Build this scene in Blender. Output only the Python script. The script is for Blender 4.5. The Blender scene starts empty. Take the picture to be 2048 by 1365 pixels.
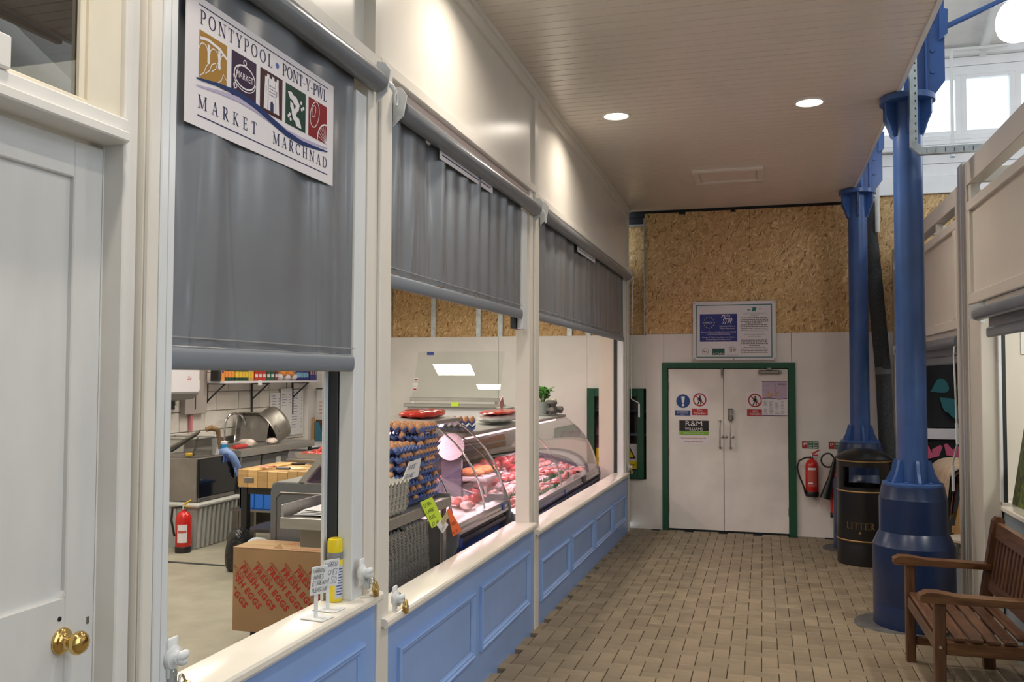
import bpy, math, random
from math import sin, cos, pi, radians
from mathutils import Vector, Matrix
random.seed(7)
S = bpy.context.scene
COL = S.collection

# ---------------------------------------------------------------- camera
cam = bpy.data.cameras.new('camera')
cam.sensor_fit = 'HORIZONTAL'; cam.sensor_width = 36.0; cam.lens = 1753.0 / 2048 * 36
cam.clip_start = .05; cam.clip_end = 200
camo = bpy.data.objects.new('camera', cam); COL.objects.link(camo)
_yaw, _pit, _rol = .2785, .0392, .003
_f = Vector((-sin(_yaw) * cos(_pit), cos(_yaw) * cos(_pit), sin(_pit)))
_r = Vector((cos(_yaw), sin(_yaw), 0)); _u = _r.cross(_f)
_r, _u = _r * cos(_rol) + _u * sin(_rol), _u * cos(_rol) - _r * sin(_rol)
camo.matrix_world = Matrix(((_r.x, _u.x, -_f.x, 0), (_r.y, _u.y, -_f.y, 0), (_r.z, _u.z, -_f.z, 1.70), (0, 0, 0, 1)))
S.camera = camo

# ---------------------------------------------------------------- world, exposure, main lights
S.view_settings.view_transform = 'Standard'; S.view_settings.look = 'None'
S.view_settings.gamma = 1.0; S.view_settings.use_curve_mapping = False
S.view_settings.exposure = -.35
w = bpy.data.worlds.new('overcast_sky'); S.world = w; w.use_nodes = True
bg = w.node_tree.nodes['Background']; bg.inputs[0].default_value = (.80, .90, 1.0, 1); bg.inputs[1].default_value = 2.4

def area(name, loc, size, power, color, rot=(0, 0, 0), sy=None, spread=160):
    l = bpy.data.lights.new(name, 'AREA'); l.energy = power; l.color = color
    if sy: l.shape = 'RECTANGLE'; l.size = size; l.size_y = sy
    else: l.shape = 'DISK'; l.size = size
    l.spread = radians(spread)
    o = bpy.data.objects.new(name, l); COL.objects.link(o); o.location = loc; o.rotation_euler = rot
    return o
def CEIL(y): return 3.90 - .0145 * y
def FL(y): return -.0165 * y
DOWN = [(-1.12, 4.2), (.36, 4.2), (-1.12, 6.96), (.36, 7.0), (-1.12, 1.45), (.36, 1.45), (-1.12, 9.75), (.36, 9.75)][:6]
for i, (x, y) in enumerate(DOWN):
    area('downlight_lamp', (x, y, CEIL(y) - .012), .17, 20, (1, .88, .74), spread=150)
SHOPL = [(-4.5, 8.66, .60, .30), (-3.99, 8.2, .52, .14), (-4.2, 5.2, 1.2, .55), (-3.0, 3.2, 1.2, .55), (-2.9, 8.9, .5, 1.1), (-4.9, 6.6, 1.2, .55)]
for (x, y, sx, sy) in SHOPL:
    area('shop_tube_lamp', (x, y, 2.985), sx, 32 * (sx * sy / .66) ** .5, (1, .93, .80), sy=sy)

# ---------------------------------------------------------------- mesh helpers
class MB:
    def __init__(s): s.v = []; s.f = []
    def add(s, vs, fs):
        n = len(s.v); s.v += [tuple(v) for v in vs]; s.f += [tuple(i + n for i in f) for f in fs]; return s
    def box(s, x0, x1, y0, y1, z0, z1, b=0.0):
        x0, x1 = min(x0, x1), max(x0, x1); y0, y1 = min(y0, y1), max(y0, y1); z0, z1 = min(z0, z1), max(z0, z1)
        b = min(b, (x1 - x0) * .45, (y1 - y0) * .45, (z1 - z0) * .45)
        if b <= 0:
            return s.add([(x0, y0, z0), (x1, y0, z0), (x1, y1, z0), (x0, y1, z0), (x0, y0, z1), (x1, y0, z1), (x1, y1, z1), (x0, y1, z1)],
                         [(3, 2, 1, 0), (4, 5, 6, 7), (0, 1, 5, 4), (1, 2, 6, 5), (2, 3, 7, 6), (3, 0, 4, 7)])
        X = (x0, x1); Y = (y0, y1); Z = (z0, z1); vs = []; idx = {}
        for i in (0, 1):
            for j in (0, 1):
                for k in (0, 1):
                    sx, sy, sz = (1 - 2 * i) * b, (1 - 2 * j) * b, (1 - 2 * k) * b
                    for a, p in enumerate(((X[i], Y[j] + sy, Z[k] + sz), (X[i] + sx, Y[j], Z[k] + sz), (X[i] + sx, Y[j] + sy, Z[k]))):
                        idx[(i, j, k, a)] = len(vs); vs.append(p)
        fs = []
        for i in (0, 1):
            q = [idx[(i, 0, 0, 0)], idx[(i, 1, 0, 0)], idx[(i, 1, 1, 0)], idx[(i, 0, 1, 0)]]; fs.append(q if i else q[::-1])
            q = [idx[(0, i, 0, 1)], idx[(1, i, 0, 1)], idx[(1, i, 1, 1)], idx[(0, i, 1, 1)]]; fs.append(q[::-1] if i else q)
            q = [idx[(0, 0, i, 2)], idx[(1, 0, i, 2)], idx[(1, 1, i, 2)], idx[(0, 1, i, 2)]]; fs.append(q if i else q[::-1])
        def fx(q, c):
            ctr = Vector(((x0 + x1) / 2, (y0 + y1) / 2, (z0 + z1) / 2)); P = [Vector(vs[t]) for t in q]
            n = (P[1] - P[0]).cross(P[2] - P[0]); m = sum(P, Vector()) / len(P) - ctr
            fs.append(q if n.dot(m) > 0 else q[::-1])
        for j in (0, 1):
            for k in (0, 1):
                fx([idx[(0, j, k, 1)], idx[(1, j, k, 1)], idx[(1, j, k, 2)], idx[(0, j, k, 2)]], 0)
                fx([idx[(j, 0, k, 0)], idx[(j, 1, k, 0)], idx[(j, 1, k, 2)], idx[(j, 0, k, 2)]], 0)
                fx([idx[(j, k, 0, 0)], idx[(j, k, 1, 0)], idx[(j, k, 1, 1)], idx[(j, k, 0, 1)]], 0)
                for i in (0, 1): fx([idx[(i, j, k, 0)], idx[(i, j, k, 1)], idx[(i, j, k, 2)]], 0)
        return s.add(vs, fs)
    def tube(s, pts, r, n=10, cap=True, up=None):
        P = [Vector(p) for p in pts]; R = r if isinstance(r, (list, tuple)) else [r] * len(P)
        vs = []; fs = []; ref = None
        for i, p in enumerate(P):
            t = (P[min(i + 1, len(P) - 1)] - P[max(i - 1, 0)]).normalized()
            if ref is None:
                ref = Vector((0, 0, 1)) if abs(t.z) < .9 else Vector((1, 0, 0))
                if up: ref = Vector(up)
            a = (ref - t * ref.dot(t)).normalized(); b = t.cross(a); ref = a
            for k in range(n):
                q = 2 * pi * k / n; vs.append(p + (a * cos(q) + b * sin(q)) * R[i])
        for i in range(len(P) - 1):
            for k in range(n):
                fs.append((i * n + k, i * n + (k + 1) % n, (i + 1) * n + (k + 1) % n, (i + 1) * n + k))
        if cap:
            fs.append(tuple(range(n - 1, -1, -1))); fs.append(tuple((len(P) - 1) * n + k for k in range(n)))
        return s.add(vs, fs)
    def lathe(s, prof, c=(0, 0, 0), n=24, cap=True):
        vs = []; fs = []; m = len(prof)
        for (r, z) in prof:
            for k in range(n):
                q = 2 * pi * k / n; vs.append((c[0] + r * cos(q), c[1] + r * sin(q), c[2] + z))
        for i in range(m - 1):
            for k in range(n):
                fs.append((i * n + k, i * n + (k + 1) % n, (i + 1) * n + (k + 1) % n, (i + 1) * n + k))
        if cap:
            fs.append(tuple(range(n - 1, -1, -1))); fs.append(tuple((m - 1) * n + k for k in range(n)))
        return s.add(vs, fs)
    def prism(s, poly, ax, a, b):
        """polygon in the plane across axis ax, extruded from a to b. ax 'x': poly (y,z); 'y': (x,z); 'z': (x,y)"""
        def P(p, t): return (t, p[0], p[1]) if ax == 'x' else (p[0], t, p[1]) if ax == 'y' else (p[0], p[1], t)
        n = len(poly); vs = [P(p, a) for p in poly] + [P(p, b) for p in poly]
        ar = sum(poly[i][0] * poly[(i + 1) % n][1] - poly[(i + 1) % n][0] * poly[i][1] for i in range(n))
        fl = (ar > 0) == (b > a)
        if ax == 'y': fl = not fl
        fs = [tuple(range(n)), tuple(range(2 * n - 1, n - 1, -1))] + [((i + 1) % n, i, n + i, n + (i + 1) % n) for i in range(n)]
        if not fl: fs = [f[::-1] for f in fs]
        # outward orientation: bottom face must look against the extrusion
        fs = [f[::-1] for f in fs]
        return s.add(vs, fs)
    def quad(s, a, b, c, d): return s.add([a, b, c, d], [(0, 1, 2, 3)])
    def grid(s, fn, nu, nv):
        vs = [fn(i / nu, j / nv) for j in range(nv + 1) for i in range(nu + 1)]
        return s.add(vs, [(j * (nu + 1) + i, j * (nu + 1) + i + 1, (j + 1) * (nu + 1) + i + 1, (j + 1) * (nu + 1) + i) for j in range(nv) for i in range(nu)])
    def blob(s, c, r, n=10, m=7, jit=0.0, rnd=random, flat=None):
        vs = []; fs = []
        for j in range(1, m):
            t = pi * j / m
            for i in range(n):
                q = 2 * pi * i / n; k = 1 + jit * (rnd.random() - .5) * 2
                z = cos(t) * k
                if flat is not None: z = max(z, flat)
                vs.append((c[0] + r[0] * sin(t) * cos(q) * k, c[1] + r[1] * sin(t) * sin(q) * k, c[2] + r[2] * z))
        tp = len(vs); vs.append((c[0], c[1], c[2] + r[2])); bt = len(vs); vs.append((c[0], c[1], c[2] - r[2] * (1 if flat is None else -flat)))
        for i in range(n):
            fs.append((tp, i, (i + 1) % n)); fs.append((bt, (m - 2) * n + (i + 1) % n, (m - 2) * n + i))
            for j in range(m - 2): fs.append((j * n + i, (j + 1) * n + i, (j + 1) * n + (i + 1) % n, j * n + (i + 1) % n))
        return s.add(vs, fs)
    def xf(s, M, start=0):
        s.v = s.v[:start] + [tuple(M @ Vector(v)) for v in s.v[start:]]; return s

WL = {}
def mesh(name, mb, m, smooth=False, off=(0, 0, 0)):
    me = bpy.data.meshes.new(name)
    me.from_pydata([(v[0] - off[0], v[1] - off[1], v[2] - off[2]) for v in mb.v], [], mb.f)
    if m: me.materials.append(m)
    if smooth:
        me.polygons.foreach_set('use_smooth', [True] * len(me.polygons))
        me.set_sharp_from_angle(angle=radians(smooth if smooth is not True else 40))
    me.update(); return me
def obj(name, mb, m, parent=None, smooth=False, label=None, kind=None, origin=None, local=False):
    """one mesh object; mb in world coordinates (or local ones with local=True)"""
    off = WL.get(parent.name, (0, 0, 0)) if parent else (origin or (0, 0, 0))
    if local: off = (0, 0, 0)
    o = bpy.data.objects.new(name, mesh(name, mb, m, smooth, off)); COL.objects.link(o)
    if parent: o.parent = parent; WL[o.name] = off
    else: o.location = off; WL[o.name] = off
    if label: o['label'] = label
    if kind: o['kind'] = kind
    return o
def thing(name, label, cat, loc=(0, 0, 0), group=None, kind=None):
    o = bpy.data.objects.new(name, None); o.empty_display_size = .1; COL.objects.link(o); o.location = loc; WL[o.name] = tuple(loc)
    if label: o['label'] = label
    if cat: o['category'] = cat
    if group: o['group'] = group
    if kind: o['kind'] = kind
    return o
def tag(o, label, cat, group=None):
    o['label'] = label; o['category'] = cat
    if group: o['group'] = group
    return o
def dup(o, loc=None, rot=None, label=None, parent=None):
    c = o.copy(); COL.objects.link(c)
    if loc is not None: c.location = loc
    if rot is not None: c.rotation_euler = rot
    if label: c['label'] = label
    if parent: c.parent = parent
    for ch in list(o.children):
        if ch is not c: dup(ch, parent=c)
    return c
def inst(name, me, loc, rot=(0, 0, 0), scale=None, parent=None, m=None):
    o = bpy.data.objects.new(name, me); COL.objects.link(o)
    if parent:
        p = WL.get(parent.name, (0, 0, 0)); loc = (loc[0] - p[0], loc[1] - p[1], loc[2] - p[2]); o.parent = parent
    o.location = loc; o.rotation_euler = rot
    if scale: o.scale = scale
    return o
B = lambda *a, **k: MB().box(*a, **k)

# ---------------------------------------------------------------- materials
MATS = {}
def mat(name, col, rough=.5, metal=0.0, var=0.0, scale=8.0, bump=0.0, bscale=60.0, stretch=(1, 1, 1), emit=0.0, coat=0.0, rand=0.0, trans=0.0, alpha=1.0, sub=0.0, rvar=0.0, dist=.002, spec=None):
    if name in MATS: return MATS[name]
    m = bpy.data.materials.new(name); m.use_nodes = True; nt = m.node_tree; N = nt.nodes; L = nt.links
    p = N['Principled BSDF']; c4 = (*col, 1)
    p.inputs['Base Color'].default_value = c4; p.inputs['Roughness'].default_value = rough; p.inputs['Metallic'].default_value = metal
    if spec is not None: p.inputs['Specular IOR Level'].default_value = spec
    if coat: p.inputs['Coat Weight'].default_value = coat; p.inputs['Coat Roughness'].default_value = .15
    if trans: p.inputs['Transmission Weight'].default_value = trans
    if alpha < 1: p.inputs['Alpha'].default_value = alpha
    if sub: p.inputs['Subsurface Weight'].default_value = sub; p.inputs['Subsurface Radius'].default_value = (.01, .004, .003)
    if emit: p.inputs['Emission Color'].default_value = c4; p.inputs['Emission Strength'].default_value = emit
    tc = mp = None
    if var or bump or rvar:
        tc = N.new('ShaderNodeTexCoord'); mp = N.new('ShaderNodeMapping'); mp.inputs['Scale'].default_value = stretch
        L.new(tc.outputs['Object'], mp.inputs['Vector'])
    last = None
    if var:
        nz = N.new('ShaderNodeTexNoise'); nz.inputs['Scale'].default_value = scale; nz.inputs['Detail'].default_value = 5
        L.new(mp.outputs[0], nz.inputs['Vector'])
        mx = N.new('ShaderNodeMix'); mx.data_type = 'RGBA'
        mx.inputs[6].default_value = (*[max(0, c * (1 - var)) for c in col], 1); mx.inputs[7].default_value = (*[min(1, c * (1 + var)) for c in col], 1)
        mr = N.new('ShaderNodeMapRange'); mr.inputs[1].default_value = .32; mr.inputs[2].default_value = .68
        L.new(nz.outputs['Fac'], mr.inputs[0]); L.new(mr.outputs[0], mx.inputs[0]); last = mx.outputs[2]
        if rvar:
            m2 = N.new('ShaderNodeMapRange'); m2.inputs[3].default_value = rough - rvar; m2.inputs[4].default_value = rough + rvar
            L.new(nz.outputs['Fac'], m2.inputs[0]); L.new(m2.outputs[0], p.inputs['Roughness'])
    if rand:
        oi = N.new('ShaderNodeObjectInfo'); hs = N.new('ShaderNodeHueSaturation'); hs.inputs['Color'].default_value = c4
        m3 = N.new('ShaderNodeMapRange'); m3.inputs[3].default_value = 1 - rand; m3.inputs[4].default_value = 1 + rand
        L.new(oi.outputs['Random'], m3.inputs[0]); L.new(m3.outputs[0], hs.inputs['Value'])
        if last: L.new(last, hs.inputs['Color'])
        last = hs.outputs['Color']
    if last: L.new(last, p.inputs['Base Color'])
    if bump:
        nb = N.new('ShaderNodeTexNoise'); nb.inputs['Scale'].default_value = bscale; nb.inputs['Detail'].default_value = 4
        L.new(mp.outputs[0], nb.inputs['Vector']); bp = N.new('ShaderNodeBump'); bp.inputs['Strength'].default_value = bump; bp.inputs['Distance'].default_value = dist
        L.new(nb.outputs['Fac'], bp.inputs['Height']); L.new(bp.outputs[0], p.inputs['Normal'])
    MATS[name] = m; return m

def osb_mat():
    m = bpy.data.materials.new('osb_strand_board'); m.use_nodes = True; nt = m.node_tree; N = nt.nodes; L = nt.links; p = N['Principled BSDF']
    tc = N.new('ShaderNodeTexCoord'); outs = []
    for ang, sc in ((.5, (20, 1, 82)), (-.9, (76, 1, 19)), (1.35, (25, 1, 95))):
        mp0 = N.new('ShaderNodeMapping'); mp0.inputs['Rotation'].default_value = (0, ang, 0); L.new(tc.outputs['Object'], mp0.inputs[0])
        nz = N.new('ShaderNodeTexNoise'); nz.inputs['Scale'].default_value = 5; L.new(tc.outputs['Object'], nz.inputs['Vector'])
        ad = N.new('ShaderNodeMix'); ad.data_type = 'RGBA'; ad.blend_type = 'LINEAR_LIGHT'; ad.inputs[0].default_value = .10
        L.new(mp0.outputs[0], ad.inputs[6]); L.new(nz.outputs['Color'], ad.inputs[7])
        mp = N.new('ShaderNodeMapping'); mp.inputs['Scale'].default_value = sc; L.new(ad.outputs[2], mp.inputs[0])
        vo = N.new('ShaderNodeTexVoronoi'); vo.inputs['Scale'].default_value = 1; L.new(mp.outputs[0], vo.inputs['Vector'])
        sp = N.new('ShaderNodeSeparateColor'); L.new(vo.outputs['Color'], sp.inputs[0]); outs.append(sp)
    mx = N.new('ShaderNodeMath'); mx.operation = 'GREATER_THAN'; mx.inputs[1].default_value = .55; L.new(outs[0].outputs[1], mx.inputs[0])
    a = N.new('ShaderNodeMix'); L.new(mx.outputs[0], a.inputs[0]); L.new(outs[0].outputs[0], a.inputs[2]); L.new(outs[1].outputs[0], a.inputs[3])
    mx2 = N.new('ShaderNodeMath'); mx2.operation = 'GREATER_THAN'; mx2.inputs[1].default_value = .6; L.new(outs[2].outputs[1], mx2.inputs[0])
    b = N.new('ShaderNodeMix'); L.new(mx2.outputs[0], b.inputs[0]); L.new(a.outputs[0], b.inputs[2]); L.new(outs[2].outputs[0], b.inputs[3])
    r = N.new('ShaderNodeValToRGB'); e = r.color_ramp.elements
    e[0].position = 0; e[0].color = (.20, .10, .03, 1); e[1].position = 1; e[1].color = (.86, .66, .38, 1)
    for po, c in ((.10, (.50, .30, .12, 1)), (.5, (.62, .40, .175, 1)), (.88, (.72, .49, .23, 1))):
        q = r.color_ramp.elements.new(po); q.color = c
    L.new(b.outputs[0], r.inputs[0]); L.new(r.outputs[0], p.inputs['Base Color']); p.inputs['Roughness'].default_value = .62
    bp = N.new('ShaderNodeBump'); bp.inputs['Strength'].default_value = .35; bp.inputs['Distance'].default_value = .002
    L.new(b.outputs[0], bp.inputs['Height']); L.new(bp.outputs[0], p.inputs['Normal']); return m
def wood_mat(name, c0, c1, rough=.4, axis=1, sc=1.0):
    m = bpy.data.materials.new(name); m.use_nodes = True; nt = m.node_tree; N = nt.nodes; L = nt.links; p = N['Principled BSDF']
    tc = N.new('ShaderNodeTexCoord'); mp = N.new('ShaderNodeMapping'); s = [14 * sc] * 3; s[axis] = 1.2 * sc; mp.inputs['Scale'].default_value = s
    L.new(tc.outputs['Object'], mp.inputs[0]); nz = N.new('ShaderNodeTexNoise'); nz.inputs['Scale'].default_value = 3; nz.inputs['Detail'].default_value = 7; nz.inputs['Distortion'].default_value = 1.2
    L.new(mp.outputs[0], nz.inputs['Vector']); r = N.new('ShaderNodeValToRGB'); r.color_ramp.elements[0].position = .3; r.color_ramp.elements[1].position = .72
    r.color_ramp.elements[0].color = (*c0, 1); r.color_ramp.elements[1].color = (*c1, 1)
    oi = N.new('ShaderNodeObjectInfo'); hs = N.new('ShaderNodeHueSaturation'); mr = N.new('ShaderNodeMapRange'); mr.inputs[3].default_value = .8; mr.inputs[4].default_value = 1.2
    L.new(oi.outputs['Random'], mr.inputs[0]); L.new(mr.outputs[0], hs.inputs['Value']); L.new(nz.outputs['Fac'], r.inputs[0]); L.new(r.outputs[0], hs.inputs['Color'])
    L.new(hs.outputs[0], p.inputs['Base Color']); p.inputs['Roughness'].default_value = rough
    bp = N.new('ShaderNodeBump'); bp.inputs['Strength'].default_value = .2; bp.inputs['Distance'].default_value = .002; L.new(nz.outputs['Fac'], bp.inputs['Height']); L.new(bp.outputs[0], p.inputs['Normal'])
    return m
def glass_mat(name, tint=(1, 1, 1), rough=0.0, refl=1.45):
    """thin pane: clear see-through plus Fresnel reflection"""
    m = bpy.data.materials.new(name); m.use_nodes = True; nt = m.node_tree; N = nt.nodes; L = nt.links
    N.remove(N['Principled BSDF']); out = N['Material Output']
    t = N.new('ShaderNodeBsdfTransparent'); t.inputs[0].default_value = (*tint, 1); g = N.new('ShaderNodeBsdfGlossy'); g.inputs['Roughness'].default_value = rough
    lw = N.new('ShaderNodeLayerWeight'); lw.inputs[0].default_value = .5; pw = N.new('ShaderNodeMath'); pw.operation = 'POWER'; pw.inputs[1].default_value = 5
    L.new(lw.outputs['Facing'], pw.inputs[0]); fr = N.new('ShaderNodeMapRange'); fr.inputs[3].default_value = ((refl - 1) / (refl + 1)) ** 2; L.new(pw.outputs[0], fr.inputs[0]); mx = N.new('ShaderNodeMixShader')
    L.new(fr.outputs[0], mx.inputs[0]); L.new(t.outputs[0], mx.inputs[1]); L.new(g.outputs[0], mx.inputs[2]); L.new(mx.outputs[0], out.inputs[0]); return m

OSB = osb_mat()
WHITE = mat('white_gloss_paint', (.78, .745, .68), .28, var=.03, scale=3, bump=.04, bscale=25)
WHITE_OLD = mat('old_white_paint', (.77, .755, .72), .38, var=.05, scale=4, bump=.25, bscale=22)
CREAM = mat('cream_paint', (.80, .74, .60), .4, var=.05, scale=5, bump=.2, bscale=30)
UPVC = mat('white_plastic_channel', (.74, .77, .79), .22)
PLANK = mat('white_ceiling_plank', (.74, .685, .625), .22, var=.02, scale=2)
SILL = mat('cream_gloss_sill', (.84, .80, .72), .16, var=.04, scale=3, rvar=.06)
BLUEP = mat('pale_blue_paint', (.27, .43, .80), .33, var=.04, scale=3, bump=.05, bscale=30)
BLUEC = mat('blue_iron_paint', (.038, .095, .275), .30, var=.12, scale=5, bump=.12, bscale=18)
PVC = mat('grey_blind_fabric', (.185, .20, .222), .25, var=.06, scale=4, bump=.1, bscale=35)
BLUEN = mat('navy_casing', (.010, .025, .080), .28, var=.12, scale=5, bump=.12, bscale=18)  # base casing set darker than the shaft blue
PVCBAR = mat('grey_blind_bar', (.20, .225, .26), .38)
DKGREY = mat('dark_grey_rubber', (.03, .035, .04), .5)
BLACK = mat('black_plastic', (.012, .012, .013), .4)
BLACKG = mat('black_gloss', (.008, .008, .009), .12)
STEEL = mat('brushed_steel', (.44, .42, .385), .36, .72, var=.1, scale=3, stretch=(1, 12, 12), rvar=.08)
STEELD = mat('dull_steel', (.30, .28, .26), .42, 1.0, var=.15, scale=4)
CHROME = mat('chrome', (.75, .75, .75), .08, 1.0)
ALU = mat('aluminium', (.62, .62, .60), .33, 1.0, var=.06, scale=5)
GALV = mat('galvanised_steel', (.50, .54, .55), .40, .8, var=.15, scale=18)
BRASS = mat('polished_brass', (.80, .56, .20), .14, 1.0)
WALLW = mat('white_board_paint', (.80, .765, .725), .5, var=.05, scale=2.2, bump=.08, bscale=12)
DOORW = mat('scuffed_white_paint', (.76, .715, .675), .42, var=.09, scale=2.6, bump=.06, bscale=10)
GREEN = mat('dark_green_paint', (.012, .085, .045), .35)
BLOCKW = mat('painted_block', (.72, .67, .61), .6, var=.05, scale=6, bump=.35, bscale=60, rand=.04)
PAVER = mat('concrete_paver', (.235, .185, .122), .55, var=.16, scale=7, bump=.4, bscale=120, rand=.14)
SAND = mat('jointing_sand', (.21, .17, .12), .9, var=.2, scale=20)
VINYL = mat('greenish_vinyl_floor', (.33, .305, .235), .42, var=.12, scale=5)
CARD = mat('brown_cardboard', (.40, .245, .125), .7, var=.07, scale=4)
REDINK = mat('red_print', (.45, .03, .02), .6)
NAVY = mat('navy_print', (.022, .022, .09), .5, spec=.2)
PAPER = mat('white_paper', (.80, .79, .78), .6)
SIGNW = mat('sign_white', (.74, .71, .74), .35)
RED = mat('red_enamel', (.55, .02, .015), .25)
YEL = mat('yellow_plastic', (.85, .66, .02), .3)
TEAKL = wood_mat('oiled_hardwood_seat', (.055, .022, .011), (.14, .065, .030), .35, axis=1)
TEAK = wood_mat('oiled_hardwood', (.065, .026, .011), (.18, .085, .034), .32, axis=0)
TEAKV = wood_mat('oiled_hardwood_upright', (.05, .020, .010), (.145, .065, .030), .35, axis=2)
MAPLE = wood_mat('butcher_block_wood', (.50, .29, .10), (.66, .43, .19), .5, axis=0)
GLASS = glass_mat('clear_glass', (.97, .985, .98))
GLASSD = glass_mat('dim_glass', (.20, .20, .185), refl=3.2)
PERSPEX = glass_mat('clear_plastic', (.93, .94, .94), rough=.08)
LAMPON = mat('lit_diffuser', (1, .95, .86), .5, emit=9)
GLOBE = mat('lit_globe', (1, .98, .95), .4, emit=36)
TUBEP = mat('pink_tube', (1, .62, .72), .4, emit=7)
print('helpers ok')
# ================================================================ text and print
def text_mb(txt, size=1.0, align='CENTER', sp=1.0, shear=0.0, bold=0.0):
    cu = bpy.data.curves.new('txt', 'FONT'); cu.body = txt; cu.size = size; cu.align_x = align; cu.align_y = 'CENTER'; cu.space_character = sp; cu.shear = shear; cu.resolution_u = 2; cu.offset = bold
    o = bpy.data.objects.new('txt', cu); me = bpy.data.meshes.new_from_object(o)
    mb = MB(); mb.v = [tuple(v.co) for v in me.vertices]; mb.f = [tuple(p.vertices) for p in me.polygons]
    bpy.data.objects.remove(o); bpy.data.curves.remove(cu); bpy.data.meshes.remove(me); return mb
class Frame:
    """a flat drawing sheet in the scene: origin, right and up directions"""
    def __init__(s, o, u, v):
        s.o = Vector(o); s.u = Vector(u).normalized(); s.v = Vector(v).normalized(); s.n = s.u.cross(s.v)
    def __call__(s, p, h=0.0): return s.o + s.u * p[0] + s.v * p[1] + s.n * (h + (p[2] if len(p) > 2 else 0))
    def place(s, mb, x=0, y=0, h=.0006, rot=0.0, sx=1, sy=1):
        c, q = cos(rot), sin(rot); r = MB()
        r.v = [tuple(s((x + (v[0] * c * sx - v[1] * q * sy), y + (v[0] * q * sx + v[1] * c * sy)), h)) for v in mb.v]; r.f = list(mb.f); return r
    def rect(s, x0, x1, y0, y1, h=.0005, t=.0004):
        r = MB(); P = [(x0, y0), (x1, y0), (x1, y1), (x0, y1)]
        r.v = [tuple(s(p, h - t)) for p in P] + [tuple(s(p, h)) for p in P]
        r.f = [(3, 2, 1, 0), (4, 5, 6, 7), (0, 1, 5, 4), (1, 2, 6, 5), (2, 3, 7, 6), (3, 0, 4, 7)]; return r
    def poly(s, pts, h=.0006):
        r = MB(); r.v = [tuple(s(p, h)) for p in pts]; r.f = [tuple(range(len(pts)))]; return r
    def line(s, pts, w, h=.0007, mb=None):
        r = mb or MB(); n = len(pts)
        ws = w if isinstance(w, (list, tuple)) else [w] * n; L = []; R = []
        for i in range(n):
            a = pts[max(i - 1, 0)]; b = pts[min(i + 1, n - 1)]; dx, dy = b[0] - a[0], b[1] - a[1]; l = math.hypot(dx, dy) or 1
            nx, ny = -dy / l * ws[i] / 2, dx / l * ws[i] / 2
            L.append(tuple(s((pts[i][0] + nx, pts[i][1] + ny), h))); R.append(tuple(s((pts[i][0] - nx, pts[i][1] - ny), h)))
        return r.add(L + R, [(i, n + i, n + i + 1, i + 1) for i in range(n - 1)])
    def disc(s, c, r, h=.0006, n=28, ry=None):
        return s.poly([(c[0] + r * cos(2 * pi * k / n), c[1] + (ry or r) * sin(2 * pi * k / n)) for k in range(n)], h)
    def ring(s, c, r, w, h=.0007, n=32, ry=None, a0=0, a1=2 * pi):
        return s.line([(c[0] + r * cos(a0 + (a1 - a0) * k / n), c[1] + (ry or r) * sin(a0 + (a1 - a0) * k / n)) for k in range(n + 1)], w, h)
def join(*ms):
    r = MB()
    for m in ms: r.add(m.v, m.f)
    return r
def txt(fr, t, x, y, size, h=.0007, rot=0, align='CENTER', sp=1.0, shear=0.0, sx=1.0): return fr.place(text_mb(t, size, align, sp, shear), x, y, h, rot, sx=sx)

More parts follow.
